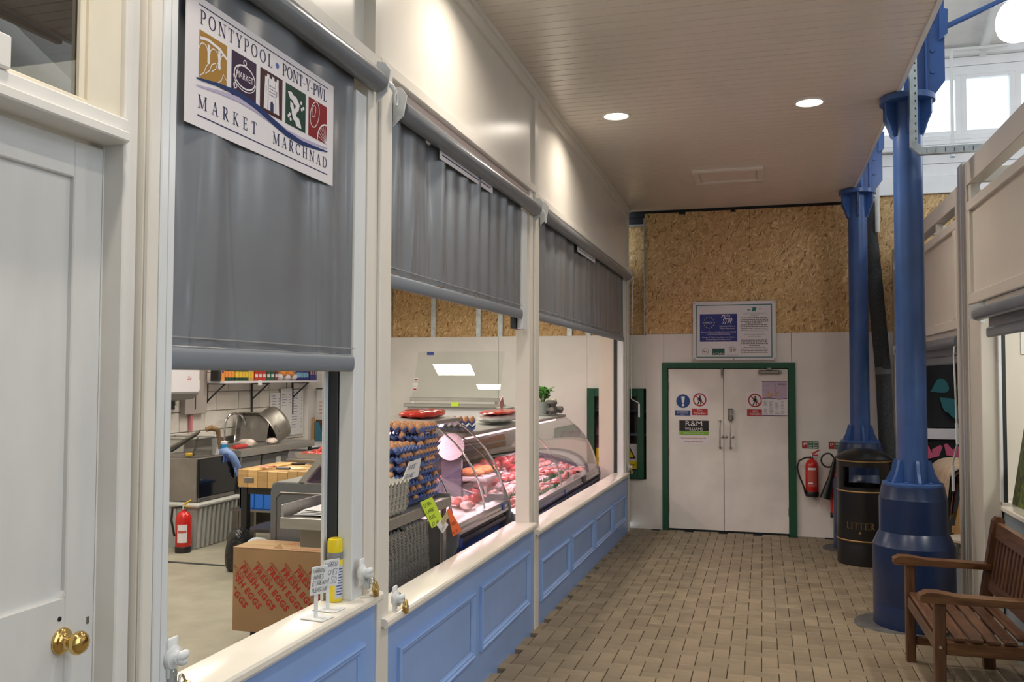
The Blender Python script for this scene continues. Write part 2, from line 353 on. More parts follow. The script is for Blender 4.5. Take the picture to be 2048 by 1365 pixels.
# serif capitals drawn as thick and thin strokes (height 1)
def _serif():
    T, t, sl, sh = .135, .05, .155, .045; G = {}
    def stem(x, y0=0, y1=1, w=T, feet=(1, 1)):
        q = [('r', x - w / 2, x + w / 2, y0, y1)]
        if feet[0]: q.append(('r', x - sl, x + sl, y0, y0 + sh))
        if feet[1]: q.append(('r', x - sl, x + sl, y1 - sh, y1))
        return q
    def dg(x0, y0, x1, y1, w): return [('l', [(x0, y0), (x1, y1)], w)]
    def bowl(x, yc, rx, ry, a0=-pi / 2, a1=pi / 2, w=T):
        P = [(x + rx * cos(a0 + (a1 - a0) * k / 14), yc + ry * sin(a0 + (a1 - a0) * k / 14)) for k in range(15)]
        return [('l', P, [t + (w - t) * abs(cos(a0 + (a1 - a0) * k / 14)) for k in range(15)])]
    def ft(x, y): return [('r', x - sl * .9, x + sl * .9, y - sh if y else 0, y or sh)]
    def hb(x0, x1, y): return [('r', x0, x1, y - t / 2, y + t / 2)]
    def tip(x, y0, y1): return [('r', x - t * .5, x + t * .5, y0, y1)]
    G['P'] = (stem(.17) + hb(.17, .34, .975) + hb(.17, .34, .47) + bowl(.34, .722, .24, .252), .66)
    G['R'] = (stem(.17) + hb(.17, .34, .975) + hb(.17, .34, .49) + bowl(.34, .732, .22, .243) + dg(.34, .48, .66, .02, .13) + ft(.68, 0), .76)
    G['O'] = (bowl(.44, .5, .36, .475, 0, pi) + bowl(.44, .5, .36, .475, pi, 2 * pi), .90)
    G['C'] = (bowl(.44, .5, .36, .475, pi * .22, pi) + bowl(.44, .5, .36, .475, pi, pi * 1.80) + tip(.73, .72, .98), .82)
    G['D'] = (stem(.17) + hb(.17, .36, .975) + hb(.17, .36, .025) + bowl(.36, .5, .40, .475), .88)
    G['N'] = (stem(.14, w=t) + stem(.76, w=t, feet=(0, 1)) + dg(.12, .98, .75, .02, .14), .92)
    G['T'] = (stem(.34, feet=(1, 0)) + hb(.02, .66, .972) + tip(.035, .78, .98) + tip(.645, .78, .98), .70)
    G['Y'] = (stem(.37, 0, .45, feet=(1, 0)) + dg(.08, .98, .37, .42, .13) + dg(.66, .98, .38, .42, t) + ft(.1, 1) + ft(.65, 1), .74)
    G['L'] = (stem(.17) + hb(.17, .58, .028) + tip(.585, 0, .26), .64)
    G['E'] = (stem(.17) + hb(.17, .55, .972) + hb(.17, .46, .5) + hb(.17, .58, .028) + tip(.55, .78, 1) + tip(.46, .38, .62) + tip(.585, 0, .24), .66)
    G['I'] = (stem(.19), .38)
    G['H'] = (stem(.17) + stem(.69) + hb(.17, .69, .5), .88)
    G['M'] = (stem(.14, w=t) + stem(.90) + dg(.13, .98, .50, .04, .13) + dg(.88, .98, .50, .04, t), 1.08)
    G['A'] = (dg(.10, .02, .37, .98, t) + dg(.38, .98, .66, .02, .14) + hb(.20, .56, .33) + ft(.10, 0) + ft(.67, 0), .78)
    G['K'] = (stem(.17) + dg(.20, .45, .60, .97, t) + dg(.30, .56, .66, .02, .13) + ft(.60, 1) + ft(.69, 0), .78)
    G['W'] = (dg(.09, .98, .33, .02, .13) + dg(.33, .02, .54, .96, t) + dg(.53, .96, .77, .02, .13) + dg(.78, .02, 1.0, .96, t) + ft(.1, 1) + ft(.54, 1) + ft(1.0, 1), 1.1)
    G['^'] = (dg(.36, 1.06, .55, 1.20, t) + dg(.55, 1.20, .74, 1.06, t), 0)
    G['-'] = ([('r', .06, .36, .38, .44)], .42); G['.'] = ([('d', (.2, .48), .12)], .4); G[' '] = ([], .42)
    return G
SERIF = _serif()
def serif(fr, text, x0, x1, y, hgt, h=.0009):
    wid = sum(SERIF[c][1] for c in text); n = max(1, sum(1 for c in text if c != '^') - 1); sx = hgt
    gap = ((x1 - x0) - wid * sx) / n
    if gap < 0: sx = (x1 - x0) / (wid + .02 * n); gap = .02 * sx
    r = MB(); x = x0
    for c in text:
        for g in SERIF[c][0]:
            k = lambda p: (x + p[0] * sx, y + p[1] * hgt)
            if g[0] == 'r': q = fr.rect(x + g[1] * sx, x + g[2] * sx, y + g[3] * hgt, y + g[4] * hgt, h, .0001)
            elif g[0] == 'd': q = fr.disc(k(g[1]), g[2] * hgt, h)
            else: q = fr.line([k(p) for p in g[1]], [v * hgt for v in g[2]] if isinstance(g[2], list) else g[2] * hgt, h)
            r.add(q.v, q.f)
        if c != '^': x += SERIF[c][1] * sx + gap
    return r
# hand lettering: single strokes on a 4 x 6 grid
HAND = dict(A='00 26 40|13 33', B='00 06 35 33 03|33 41 30 00', C='45 26 04 02 20 41', D='00 06 36 44 42 30 00', E='46 06 00 40|03 33', F='46 06 00|03 33', G='45 26 04 02 20 40 43 23', H='00 06|40 46|03 43',
    I='20 26', K='00 06|46 03 40', L='06 00 40', M='00 06 22 46 40', N='00 06 40 46', O='20 02 04 26 44 42 20', P='00 06 36 44 33 03', R='00 06 36 44 33 03|23 40', S='45 26 05 14 32 41 20 01', T='06 46|26 20', U='06 01 20 41 46', W='06 10 24 30 46', X='00 46|06 40', Y='06 23 46|23 20')
HAND.update({'1': '15 26 20', '2': '05 26 45 43 00 40', '5': '46 06 04 33 41 20 01', '0': '20 02 04 26 44 42 20', '4': '30 36 02 42', '6': '45 26 03 01 20 41 32 02', '.': '20 21', '/': '10 36', '8': '23 05 26 45 23 01 20 41 23', '£': '46 26 14 11 00 40|03 33', ' ': '', 'Z': '06 46 00 40', 'V': '06 20 46'})
def hand(fr, text, x, y, hgt, w, h=.0009, slant=.12, jit=.05, rnd=random):
    r = MB(); adv = hgt * .78
    for c in text:
        for st in HAND[c].split('|'):
            P = [(x + (int(q[0]) / 4 * .62 + int(q[1]) / 6 * slant + rnd.uniform(-jit, jit)) * hgt, y + (int(q[1]) / 6 + rnd.uniform(-jit, jit)) * hgt) for q in st.split()]
            if len(P) > 1: fr.line(P, w, h, r)
        x += adv * (.6 if c in ' .1/I' else 1)
    return r

# ================================================================ SETTING
XF = -1.575                                             # face of the shop front
# ---- corridor floor: falls gently towards the far wall
fl = MB().add([(-1.6, -4, FL(-4) - .03), (6, -4, FL(-4) - .03), (6, 10.9, FL(10.9) - .03), (-1.6, 10.9, FL(10.9) - .03),
               (-1.6, -4, FL(-4) - .2), (6, -4, FL(-4) - .2), (6, 10.9, FL(10.9) - .2), (-1.6, 10.9, FL(10.9) - .2)],
              [(0, 1, 2, 3), (7, 6, 5, 4), (0, 4, 5, 1), (1, 5, 6, 2), (2, 6, 7, 3), (3, 7, 4, 0)])
floor = obj('floor', fl, SAND, kind='structure')
def paver_mb(dx, dy):
    m = MB(); g = .0022; b = .0035; h0, h1 = -.031, 0
    A = [(g, g), (dx - g, g), (dx - g, dy - g), (g, dy - g)]; Bq = [(g + b, g + b), (dx - g - b, g + b), (dx - g - b, dy - g - b), (g + b, dy - g - b)]
    m.v = [(x, y, h0) for x, y in A] + [(x, y, h1 - .003) for x, y in A] + [(x, y, h1) for x, y in Bq]
    m.f = [(8, 9, 10, 11)] + [(i, (i + 1) % 4, 4 + (i + 1) % 4, 4 + i) for i in range(4)] + [(4 + i, 4 + (i + 1) % 4, 8 + (i + 1) % 4, 8 + i) for i in range(4)]
    return m
pH, pV = mesh('paver', paver_mb(.2, .1), PAVER), mesh('paver', paver_mb(.1, .2), PAVER)
cells = []; x_lo, x_hi, y_lo, y_hi = -15, 15, 36, 109
for i in range(x_lo - 1, x_hi + 45):
    for j in range(y_lo - 1, y_hi):
        s_ = (i - j) % 4
        if s_ in (0, 3):
            x, y = i * .1 - .02, j * .1
            dx, dy = (.2, .1) if s_ == 0 else (.1, .2)
            if x + dx < -1.58 or x > 4.5 or y + dy > 10.92: continue
            # distance from the seat of the view decides which ones are built singly
            vis = (x + dx / 2 > -1.57) and (x < 1.3) and (y > 4.45) and (x > -1.6 + 0 and x < .345 * y - .75)
            cells.append((0 if vis else 1, y * .96 - x * .27, x, y, s_))
cells.sort(); rest = MB(); slope = math.atan(.0165); rp = random.Random(3)
for n, (nv, d, x, y, s_) in enumerate(cells):
    dz = rp.uniform(-.0012, .0012)
    if n < 300 and not nv:
        inst('paver', pH if s_ == 0 else pV, (x, y, FL(y) + dz), (-slope, 0, 0), parent=floor)
    else:
        st = len(rest.v); q = paver_mb(.2, .1) if s_ == 0 else paver_mb(.1, .2)
        rest.add([(v[0] + x, v[1] + y, v[2] + FL(v[1] + y) + dz) for v in q.v], q.f)
PAV2 = PAVER.copy(); PAV2.name = 'concrete_paver_far'
_nt = PAV2.node_tree
for _n in list(_nt.nodes):                               # joined pavers: tone varies from block to block by a cell texture
    if _n.type == 'OBJECT_INFO':
        g_ = _nt.nodes.new('ShaderNodeNewGeometry'); _l = [l for l in _nt.links if l.from_node == _n][0].to_socket
        _nt.links.new(g_.outputs['Random Per Island'], _l)
obj('paver_field', rest, PAV2, floor, kind='stuff')

# ---- shop floor (two vinyl sheets and a threshold strip)
sf = obj('floor', B(-6.2, -1.60, 1.0, 10.9, -.12, 0), VINYL, kind='structure')
obj('threshold_strip', B(-6.0, -1.9, 6.83, 6.87, 0, .006, .002), DKGREY, sf)

# ---- far wall
WB = 10.9
BACKD = mat('dark_void', (.02, .02, .022), .8)
STUDM = GALV
backw = obj('wall_far', join(B(-6.2, -2.13, 11.0, 11.1, -.3, 5.5), B(-1.39, 6, 11.0, 11.1, -.3, 4.45), B(-2.13, -1.39, 11.0, 11.1, -.3, .42), B(-2.13, -1.39, 11.0, 11.1, 1.55, 5.5), B(-1.39, 1.0, 11.0, 11.1, 4.45, 5.5)), BACKD, kind='structure')
seams = [-6.05, -4.85, -3.30, -2.13]
for a, b in zip(seams[:-1], seams[1:]):
    obj('white_board', B(a + .002, b - .002, WB, WB + .03, -.18, 2.205, .002), WALLW, backw)
obj('white_board', join(B(-2.13, -1.39, WB, WB + .03, 1.54, 2.205), B(-2.13, -1.39, WB, WB + .03, -.18, .42)), WALLW, backw)
for a, b, z0 in ((-1.39, -1.173, -.18), (-1.169, .328, 1.86), (.332, 1.0, -.18), (1.003, 1.65, -.18)):
    obj('white_board', B(a, b, WB, WB + .03, z0, 2.215 + (.005 if a > 0 else 0), .002), WALLW, backw)
# strand boards above, shop part set back behind the studs
for a, b in ((-6.05, -4.83), (-4.826, -3.61), (-3.606, -2.39), (-2.386, -1.40)):
    obj('strand_board', B(a, b, WB + .045, WB + .063, 2.2, 3.80), OSB, backw)
for a, b in ((-1.398, -.14), (-.137, 1.08), (1.083, 2.3), (2.303, 3.5)):
    obj('strand_board', B(a, b, WB - .004, WB + .014, 2.217, 3.785 if a > .9 else 3.717, .001), OSB, backw)
for x in (-4.84, -4.21, -3.58, -3.28, -2.36, -2.12):
    m = MB().box(x - .032, x + .032, WB + .012, WB + .016, 2.2, 3.8); m.box(x - .032, x - .028, WB + .014, WB + .045, 2.2, 3.8); m.box(x + .028, x + .032, WB + .014, WB + .045, 2.2, 3.8)
    obj('metal_stud', m, STUDM, backw)
obj('metal_stud', join(B(-1.412, -1.4, WB - .02, WB + .045, 2.2, 3.66), B(-1.6, -1.4, WB - .01, WB + .045, 3.565, 3.59)), STUDM, backw)
obj('gap_shade_strip', B(-1.6, 1.06, WB + .016, WB + .03, 3.68, 3.80), BACKD, backw); obj('recess_dark_box', B(-1.6, -1.414, WB + .03, WB + .044, 3.60, 3.80), BACKD, backw)  # black strip for the gap's shade; dark box at the recess top
obj('fixing_block', B(-.98, -.90, WB - .03, WB + .01, 3.69, 3.80), BACKD, backw); obj('fixing_block', B(-.36, -.30, WB - .03, WB + .01, 3.69, 3.80), BACKD, backw)
# upper cladding and clerestory
CLAD = mat('white_cladding_paint', (.87, .86, .85), .4, var=.03, scale=4, bump=.1, bscale=20)
for z0, z1, d in ((3.79, 3.985, .05), (3.99, 4.13, .02), (4.135, 4.275, .02)):
    obj('cladding_board', B(.98, 6, WB - d, WB + .03, z0, z1, .004), CLAD, backw)
for z0, z1 in ((5.135, 5.235), (5.24, 5.34)):
    obj('cladding_board', B(.98, 6, WB - .02, WB + .05, z0, z1, .004), CLAD, backw)
for z0, z1, d in ((4.28, 4.33, .10), (4.34, 4.385, .07), (4.39, 4.45, .05), (5.345, 5.43, .10)):
    obj('cladding_rail', B(.98, 6, WB - d, WB + .04, z0, z1, .006), CLAD, backw)
for n, (a, b) in enumerate(((1.03, 1.57), (1.63, 2.165), (2.225, 2.72), (2.78, 3.3), (3.36, 3.9))):
    wn = thing('window_%d' % (n + 2), None, None, ((a + b) / 2, WB, 4.45), kind='structure')
    fr_ = MB(); f_ = .028
    for q in ((a - .03, a + f_, 4.45, 5.135), (b - f_, b + .03, 4.45, 5.135), (a + f_, b - f_, 4.45, 4.50), (a + f_, b - f_, 5.10, 5.135)): fr_.box(q[0], q[1], WB - .02, WB + .05, q[2], q[3], .004)
    obj('window_frame', fr_, CLAD, wn); obj('pane', B(a + f_, b - f_, WB + .02, WB + .026, 4.5, 5.10), GLASS, wn)
# ---- hall roof rising towards the viewer beyond the corridor ceiling
def RZ(y): return 5.42 + .42 * (10.9 - y)
ROOFW = mat('white_roof_board', (.86, .84, .81), .5, var=.04, scale=3)
roof = thing('ceiling', None, None, (3, 8, 6), kind='structure')
yy = 10.95
while yy > 5.4:
    y1 = yy - .16
    r_ = MB().add([(.9, yy, RZ(yy)), (6, yy, RZ(yy)), (6, y1 + .006, RZ(y1)), (.9, y1 + .006, RZ(y1)), (.9, yy, RZ(yy) + .02), (6, yy, RZ(yy) + .02), (6, y1 + .006, RZ(y1) + .02), (.9, y1 + .006, RZ(y1) + .02)],
                  [(0, 1, 2, 3), (7, 6, 5, 4), (0, 4, 5, 1), (1, 5, 6, 2), (2, 6, 7, 3), (3, 7, 4, 0)])
    obj('roof_board', r_, ROOFW, roof); yy = y1
for x in (1.3, 1.92, 2.42, 2.95, 3.5):
    m = MB(); y0, y1 = 10.9, 5.4
    m.v = [(x - .035, y0, RZ(y0) - .11), (x + .035, y0, RZ(y0) - .11), (x + .035, y1, RZ(y1) - .11), (x - .035, y1, RZ(y1) - .11), (x - .035, y0, RZ(y0)), (x + .035, y0, RZ(y0)), (x + .035, y1, RZ(y1)), (x - .035, y1, RZ(y1))]
    m.f = [(0, 1, 2, 3), (7, 6, 5, 4), (0, 4, 5, 1), (1, 5, 6, 2), (2, 6, 7, 3), (3, 7, 4, 0)]
    obj('rafter', m, ROOFW, roof)

# ---- the rest of the hall, out of view: end wall behind, side wall with a high glazed band, roof
HALLW = mat('hall_wall_paint', (.62, .58, .52), .6)
obj('wall_behind', B(-1.8, 6.3, -3.2, -3.1, -.2, 7.8), HALLW, kind='structure')
obj('wall_right', join(B(6.2, 6.3, 3.2, 11.1, -.3, 4.4), B(6.2, 6.3, 3.2, 11.1, 5.3, 8.9), B(6.2, 6.3, -3.2, 3.2, -.3, .9)), HALLW, kind='structure')
obj('wall_left', B(-1.78, -1.72, -3.2, .95, -.1, 3.95), HALLW, kind='structure')
obj('ceiling', B(.99, 6.3, -3.2, 5.4, 7.73, 7.83), ROOFW, kind='structure')
obj('bulkhead', B(.99, 1.03, -3.2, 4.5, 3.80, 7.73), HALLW, roof)

# ---- corridor ceiling of narrow planks
cl = thing('ceiling', None, None, (-.3, 7, 3.8), kind='structure')
y = 10.86; pw = .1
deck = MB(); deck.v = [(-1.62, -4, CEIL(-4) + .03), (1.0, -4, CEIL(-4) + .03), (1.0, 10.9, CEIL(10.9) + .03), (-1.62, 10.9, CEIL(10.9) + .03)]; deck.v += [(a, b, c + .05) for a, b, c in deck.v]
deck.f = [(3, 2, 1, 0), (4, 5, 6, 7), (0, 1, 5, 4), (1, 2, 6, 5), (2, 3, 7, 6), (3, 0, 4, 7)]
obj('ceiling_deck', deck, BACKD, cl)
pm = MB(); g = .0035
prof = [(0, .012), (g, .004), (g * 2, 0), (pw - g * .4, 0), (pw, .012)]
pm.v = [(x, v[0], v[1]) for v in prof for x in (-1.575, .965)]; pm.f = [(2 * i, 2 * i + 2, 2 * i + 3, 2 * i + 1) for i in range(4)] + [(0, 1, 9, 8)]
pm.v = [(a, -b, c) for a, b, c in pm.v]; pme = mesh('ceiling_plank', pm, PLANK); sl = math.atan(.0145)
while y > 3.4:
    inst('ceiling_plank', pme, (0, y, CEIL(y)), (-sl, 0, 0), parent=cl); y -= pw
pr_ = MB()
while y > -4:
    pr_.add([(v[0], v[1] + y, v[2] + CEIL(y)) for v in pm.v], pm.f); y -= pw
obj('ceiling_plank', pr_, PLANK, cl, kind='stuff')
tr = MB(); tr.v = [(.962, -4, CEIL(-4) - .012), (.99, -4, CEIL(-4) - .012), (.99, 10.88, CEIL(10.88) - .012), (.962, 10.88, CEIL(10.88) - .012)]; tr.v += [(a, b, c + .05) for a, b, c in tr.v]; tr.f = deck.f
obj('trim_1', tr, UPVC, kind='structure')
tr2 = MB(); tr2.v = [(-1.60, .5, CEIL(.5) - .03), (-1.555, .5, CEIL(.5) - .03), (-1.555, 10.75, CEIL(10.75) - .03), (-1.60, 10.75, CEIL(10.75) - .03)]; tr2.v += [(a, b, c + .04) for a, b, c in tr2.v]; tr2.f = deck.f
obj('trim_2', tr2, WHITE, kind='structure')
# access hatch
hx0, hx1, hy0, hy1 = -.67, .02, 8.92, 9.5
hz = CEIL(9.2)
h_ = thing('access_hatch', 'white framed access hatch in the plank ceiling before the far wall', 'hatch', (-.33, 9.2, hz))
m = MB()
for q in ((hx0, hx1, hy0, hy0 + .06), (hx0, hx1, hy1 - .06, hy1), (hx0, hx0 + .06, hy0 + .06, hy1 - .06), (hx1 - .06, hx1, hy0 + .06, hy1 - .06)): m.box(q[0], q[1], q[2], q[3], hz - .022, hz + .01, .004)
obj('hatch_frame', m, WHITE, h_); obj('hatch_panel', B(hx0 + .063, hx1 - .063, hy0 + .063, hy1 - .063, hz - .008, hz + .01, .002), PLANK, h_)
# downlights
for i, (x, y) in enumerate(DOWN):
    lab = ['round white downlight over the left side of the corridor, out beyond the front', 'round white downlight over the right side, nearest row',
           'round lit downlight in the ceiling, left of the pair beside the shop fascia', 'round lit downlight in the ceiling, right of the pair beside the blue column',
           'round white downlight over the walkway behind the viewer, left', 'round white downlight over the walkway behind the viewer, right'][i]
    t = thing('ceiling_downlight', lab, 'downlight', (x, y, CEIL(y)))
    obj('trim_ring', MB().lathe([(.098, -.009), (.112, -.006), (.114, .002), (.098, .002), (.096, -.004), (.098, -.009)], (x, y, CEIL(y)), 32, cap=False), WHITE, t, smooth=True)
    obj('diffuser', MB().lathe([(.097, -.003), (.097, .004)], (x, y, CEIL(y)), 32), LAMPON, t)

# ---- shop shell
lw = obj('wall_left', B(-6.15, -6.03, 1.0, 10.9, -.1, 3.1), WALLW, kind='structure')
bme = mesh('wall_block', MB().box(0, .03, .004, .436, .004, .211, .004), BLOCKW)
for r in range(14):
    z = r * .215; off = 0 if r % 2 else -.22
    y = 6.3 + off
    while y < 10.9:
        if z > 2.9: break
        y2 = min(y + .44, 10.88)
        if y2 - y > .05: inst('wall_block', bme, (-6.03, y, z), scale=(1, (y2 - y) / .44, 1), parent=lw)
        y += .44
obj('wall_render', B(-6.03, -6.0, 1.0, 6.07, 0, 3.02), WALLW, lw)
obj('corner_post', B(-6.0, -5.93, 10.68, 10.9, 0, 3.02, .004), WALLW, lw)
obj('wall_near', B(-6.15, -1.70, .9, 1.0, -.1, 3.1), WALLW, kind='structure')
sc_ = obj('ceiling', B(-6.15, -1.66, .95, 10.98, 3.02, 3.09), mat('matt_white_ceiling', (.74, .72, .68), .8), kind='structure')
for n, (x, y, sx, sy) in enumerate(SHOPL):
    lab = ['wide lit ceiling panel over the back of the shop, mirrored in the raised glass', 'narrow lit ceiling panel over the back of the shop, mirrored low in the glass', 'lit ceiling panel over the middle of the shop', 'lit ceiling panel over the front of the shop', 'lit ceiling panel over the far display counter', 'lit ceiling panel over the sink side of the shop'][n]
    t = thing('ceiling_light', lab, 'ceiling light', (x, y, 3.02))
    m = MB()
    for q in ((x - sx / 2 - .02, x + sx / 2 + .02, y - sy / 2 - .02, y - sy / 2), (x - sx / 2 - .02, x + sx / 2 + .02, y + sy / 2, y + sy / 2 + .02), (x - sx / 2 - .02, x - sx / 2, y - sy / 2, y + sy / 2), (x + sx / 2, x + sx / 2 + .02, y - sy / 2, y + sy / 2)): m.box(*q, 2.99, 3.02, .002)
    obj('light_frame', m, UPVC, t); obj('diffuser', B(x - sx / 2, x + sx / 2, y - sy / 2, y + sy / 2, 3.0, 3.02), LAMPON, t)
# ================================================================ SHOP FRONT (left)
# ---- plain door with brass knob and the transom light above it
d1 = thing('door_1', None, None, (-1.66, 1.5, FL(1.5)), kind='structure')
leaf = MB(); dx0, dx1 = -1.70, -1.66
leaf.box(dx0, dx1, 1.80, 1.898, -.02, 2.29, .003); leaf.box(dx0, dx1, .98, 1.08, -.02, 2.29, .003)
leaf.box(dx0, dx1, 1.08, 1.80, 2.195, 2.29, .003); leaf.box(dx0, dx1, 1.08, 1.80, .86, 1.15, .003); leaf.box(dx0, dx1, 1.08, 1.80, -.02, .20, .003)
leaf.box(dx0 + .004, dx1 - .014, 1.075, 1.805, 1.145, 2.20); leaf.box(dx0 + .004, dx1 - .014, 1.075, 1.805, .195, .865)
leaf.prism([(1.80, 1.15), (1.80, 1.165), (1.785, 1.15)], 'x', dx1 - .014, dx1 - .001)
DW = mat('white_door_paint', (.70, .70, .685), .36, var=.04, scale=3, bump=.12, bscale=20, stretch=(1, 3, 1))
lf = obj('door_leaf', leaf, DW, d1)
kn = MB(); prof = [(.031, 0), (.033, .003), (.031, .007), (.022, .010), (.013, .014), (.011, .024), (.013, .032), (.022, .040), (.028, .048), (.0285, .056), (.024, .064), (.014, .069), (.004, .070)]
kn.lathe(prof, (0, 0, 0), 28); kn.xf(Matrix.Translation((-1.66, 1.79, 1.045)) @ Matrix.Rotation(radians(90), 4, 'Y'))
obj('knob', kn, BRASS, lf, smooth=60, label='polished brass door knob')
kh = MB().lathe([(.006, 0), (.006, .0015)], (0, 0, 0), 14).xf(Matrix.Translation((-1.66, 1.783, 1.10)) @ Matrix.Rotation(radians(90), 4, 'Y'))
obj('keyhole', kh, BLACK, lf)
kl = join(B(-1.6615, -1.659, 1.872, 1.882, 1.064, 1.082)); obj('latch_mark', kl, STEELD, lf)
fr1 = MB()
fr1.box(-1.72, -1.60, 1.905, 1.957, -.05, 3.35, .004)
fr1.box(-1.72, -1.60, .90, .975, -.05, 3.35, .004)
fr1.box(-1.70, -1.662, 1.900, 1.907, -.05, 2.3)
obj('door_frame', fr1, WHITE_OLD, d1)
obj('transom_rail', join(B(-1.72, -1.585, .90, 1.905, 2.30, 2.365, .005), B(-1.60, -1.565, .90, 1.885, 2.298, 2.325, .004)), WHITE_OLD, d1)
w1 = thing('window_1', None, None, (-1.64, 1.4, 2.6), kind='structure')
obj('window_bead', join(B(-1.66, -1.615, 1.79, 1.905, 2.365, 3.35, .004), B(-1.66, -1.615, .975, 1.79, 2.365, 2.385, .004)), CREAM, w1)
obj('pane', B(-1.645, -1.64, .975, 1.79, 2.385, 3.30), GLASSD, w1)
obj('bead_strip', B(-1.64, -1.625, 1.772, 1.79, 2.385, 3.30, .003), CREAM, w1)
obj('hinge', B(-1.60, -1.575, 1.46, 1.52, 2.365, 2.44, .004), WHITE_OLD, w1)
obj('head_rail', B(-1.72, -1.60, .90, 1.957, 3.3, 3.86, .004), WHITE_OLD, d1)

# ---- dado with mitred mouldings
def moulding(parent, y0, y1, z0, z1, tilt=lambda y: 0):
    w_ = .052; pro = [(0, 0), (.016, .003), (.021, .014), (.012, .024), (.013, .032), (.006, .040), (.002, w_)]
    for (P, Q, a, b) in (((y0, z1), (y1, z1), (1, -1), (-1, -1)), ((y1, z1), (y1, z0), (-1, -1), (-1, 1)), ((y1, z0), (y0, z0), (-1, 1), (1, 1)), ((y0, z0), (y0, z1), (1, 1), (1, -1))):
        m = MB(); n = len(pro)
        for (E, dr) in ((P, a), (Q, b)):
            for (h, t) in pro:
                y, z = E[0] + dr[0] * t, E[1] + dr[1] * t; m.v.append((XF + h, y, z + tilt(y)))
        m.f = [(k, k + 1, n + k + 1, n + k) for k in range(n - 1)]
        obj('moulding_strip', m, BLUEP, parent)
def bay(name, label, y0, y1, zs, panels, zp, tilt=lambda y: 0, sill=(None, None)):
    t = thing(name, label, 'stall front', (XF, (y0 + y1) / 2, FL((y0 + y1) / 2)), group=None)
    d = MB(); d.box(-1.62, XF, y0, y1, 0, zs - .03)
    d.v = [(x, y, (FL(y) - .03 if z == 0 else z + tilt(y))) for x, y, z in d.v]
    obj('dado_board', d, BLUEP, t)
    s0, s1 = sill; q = []
    pf = [(-1.715, zs - .033), (-1.555, zs - .033), (-1.552, zs - .040), (-1.542, zs - .040), (-1.535, zs - .028), (-1.535, zs - .012), (-1.541, zs - .003), (-1.55, zs), (-1.715, zs)]
    s = MB().prism(pf, 'y', s0, s1); s.v = [(x, y, z + tilt(y)) for x, y, z in s.v]
    obj('sill', s, SILL, t, smooth=30, label='cream gloss counter sill')
    for a, b in panels: moulding(t, a, b, zp[0], zp[1], tilt)
    return t
b1 = bay('stall_front', 'pale blue panelled stall front with cream sill under the large printed blind', 2.0, 3.42, .795, [(2.24, 3.31)], (.25, .615), sill=(2.02, 3.425))
b2 = bay('stall_front', 'middle pale blue stall front with two moulded panels under the egg trays', 3.42, 6.02, .663, [(3.66, 4.735), (4.845, 5.935)], (.113, .488), sill=(3.47, 6.03))
t3 = lambda y: -.0135 * (y - 6.02)
b3 = bay('stall_front', 'far pale blue stall front with four small moulded panels ending at the white wall', 6.02, 10.72, .602, [(6.27, 7.235), (7.345, 8.32), (8.42, 9.39), (9.49, 10.38)], (.055, .357), t3, sill=(6.10, 10.52))
# ---- posts
def post(label, y0, y1, z0, z1, cover=None, depth=.125, parts=()):
    t = thing('shopfront_post', label, 'post', (XF - .06, (y0 + y1) / 2, FL(y1) if z0 < .1 else z0))
    obj('post_core', B(-1.585 - depth, -1.583, y0, y1, z0, z1, .003), WHITE, t)
    if cover: obj('cover_strip', B(-1.583, -1.566, cover[0], cover[1], FL(cover[1]) - .02, z1, .004), WHITE, t)
    for nm, bx, m in parts: obj(nm, B(*bx, .003) if len(bx) == 6 else bx, m, t)
    return t
p0 = post('tall white post between the panelled door and the printed blind', 1.962, 2.03, FL(2), 3.2, (1.962, 2.005), parts=[('blind_guide', (-1.60, -1.565, 2.008, 2.068, .795, 2.93), UPVC), ('guide_groove', (-1.566, -1.5645, 2.036, 2.040, .80, 2.92), mat('groove_grey', (.5, .52, .54), .4))])
p1 = post('white post right of the printed blind, between first and middle openings', 3.335, 3.545, .795, 3.06, (3.43, 3.545), parts=[('blind_guide', (-1.655, -1.59, 3.235, 3.332, .795, 2.87), UPVC), ('guide_seal', (-1.71, -1.66, 3.235, 3.32, .795, 2.90), DKGREY), ('seal_edge', (-1.712, -1.70, 3.20, 3.233, .795, 2.90), UPVC)])
p2 = post('white post between the middle and far shop openings', 5.99, 6.20, .63, 3.03, (6.09, 6.20), depth=.10, parts=[('blind_guide', (-1.625, -1.585, 5.81, 5.93, 2.02, 2.85), UPVC), ('guide_seal', (-1.66, -1.63, 5.76, 5.93, 2.02, 2.85), DKGREY)])
p3 = post('white end post where the shop front meets the far wall', 10.52, 10.75, .53, 3.0, (10.6, 10.72), depth=.095, parts=[('return_panel', (-1.90, -1.71, 10.45, 10.85, .35, 3.0), mat('pinkish_cream_board', (.74, .66, .57), .5)), ('guide_seal', (-1.715, -1.682, 10.42, 10.6, .53, 2.9), DKGREY), ('blind_guide', (-1.68, -1.60, 10.44, 10.52, .54, 2.85), UPVC)])
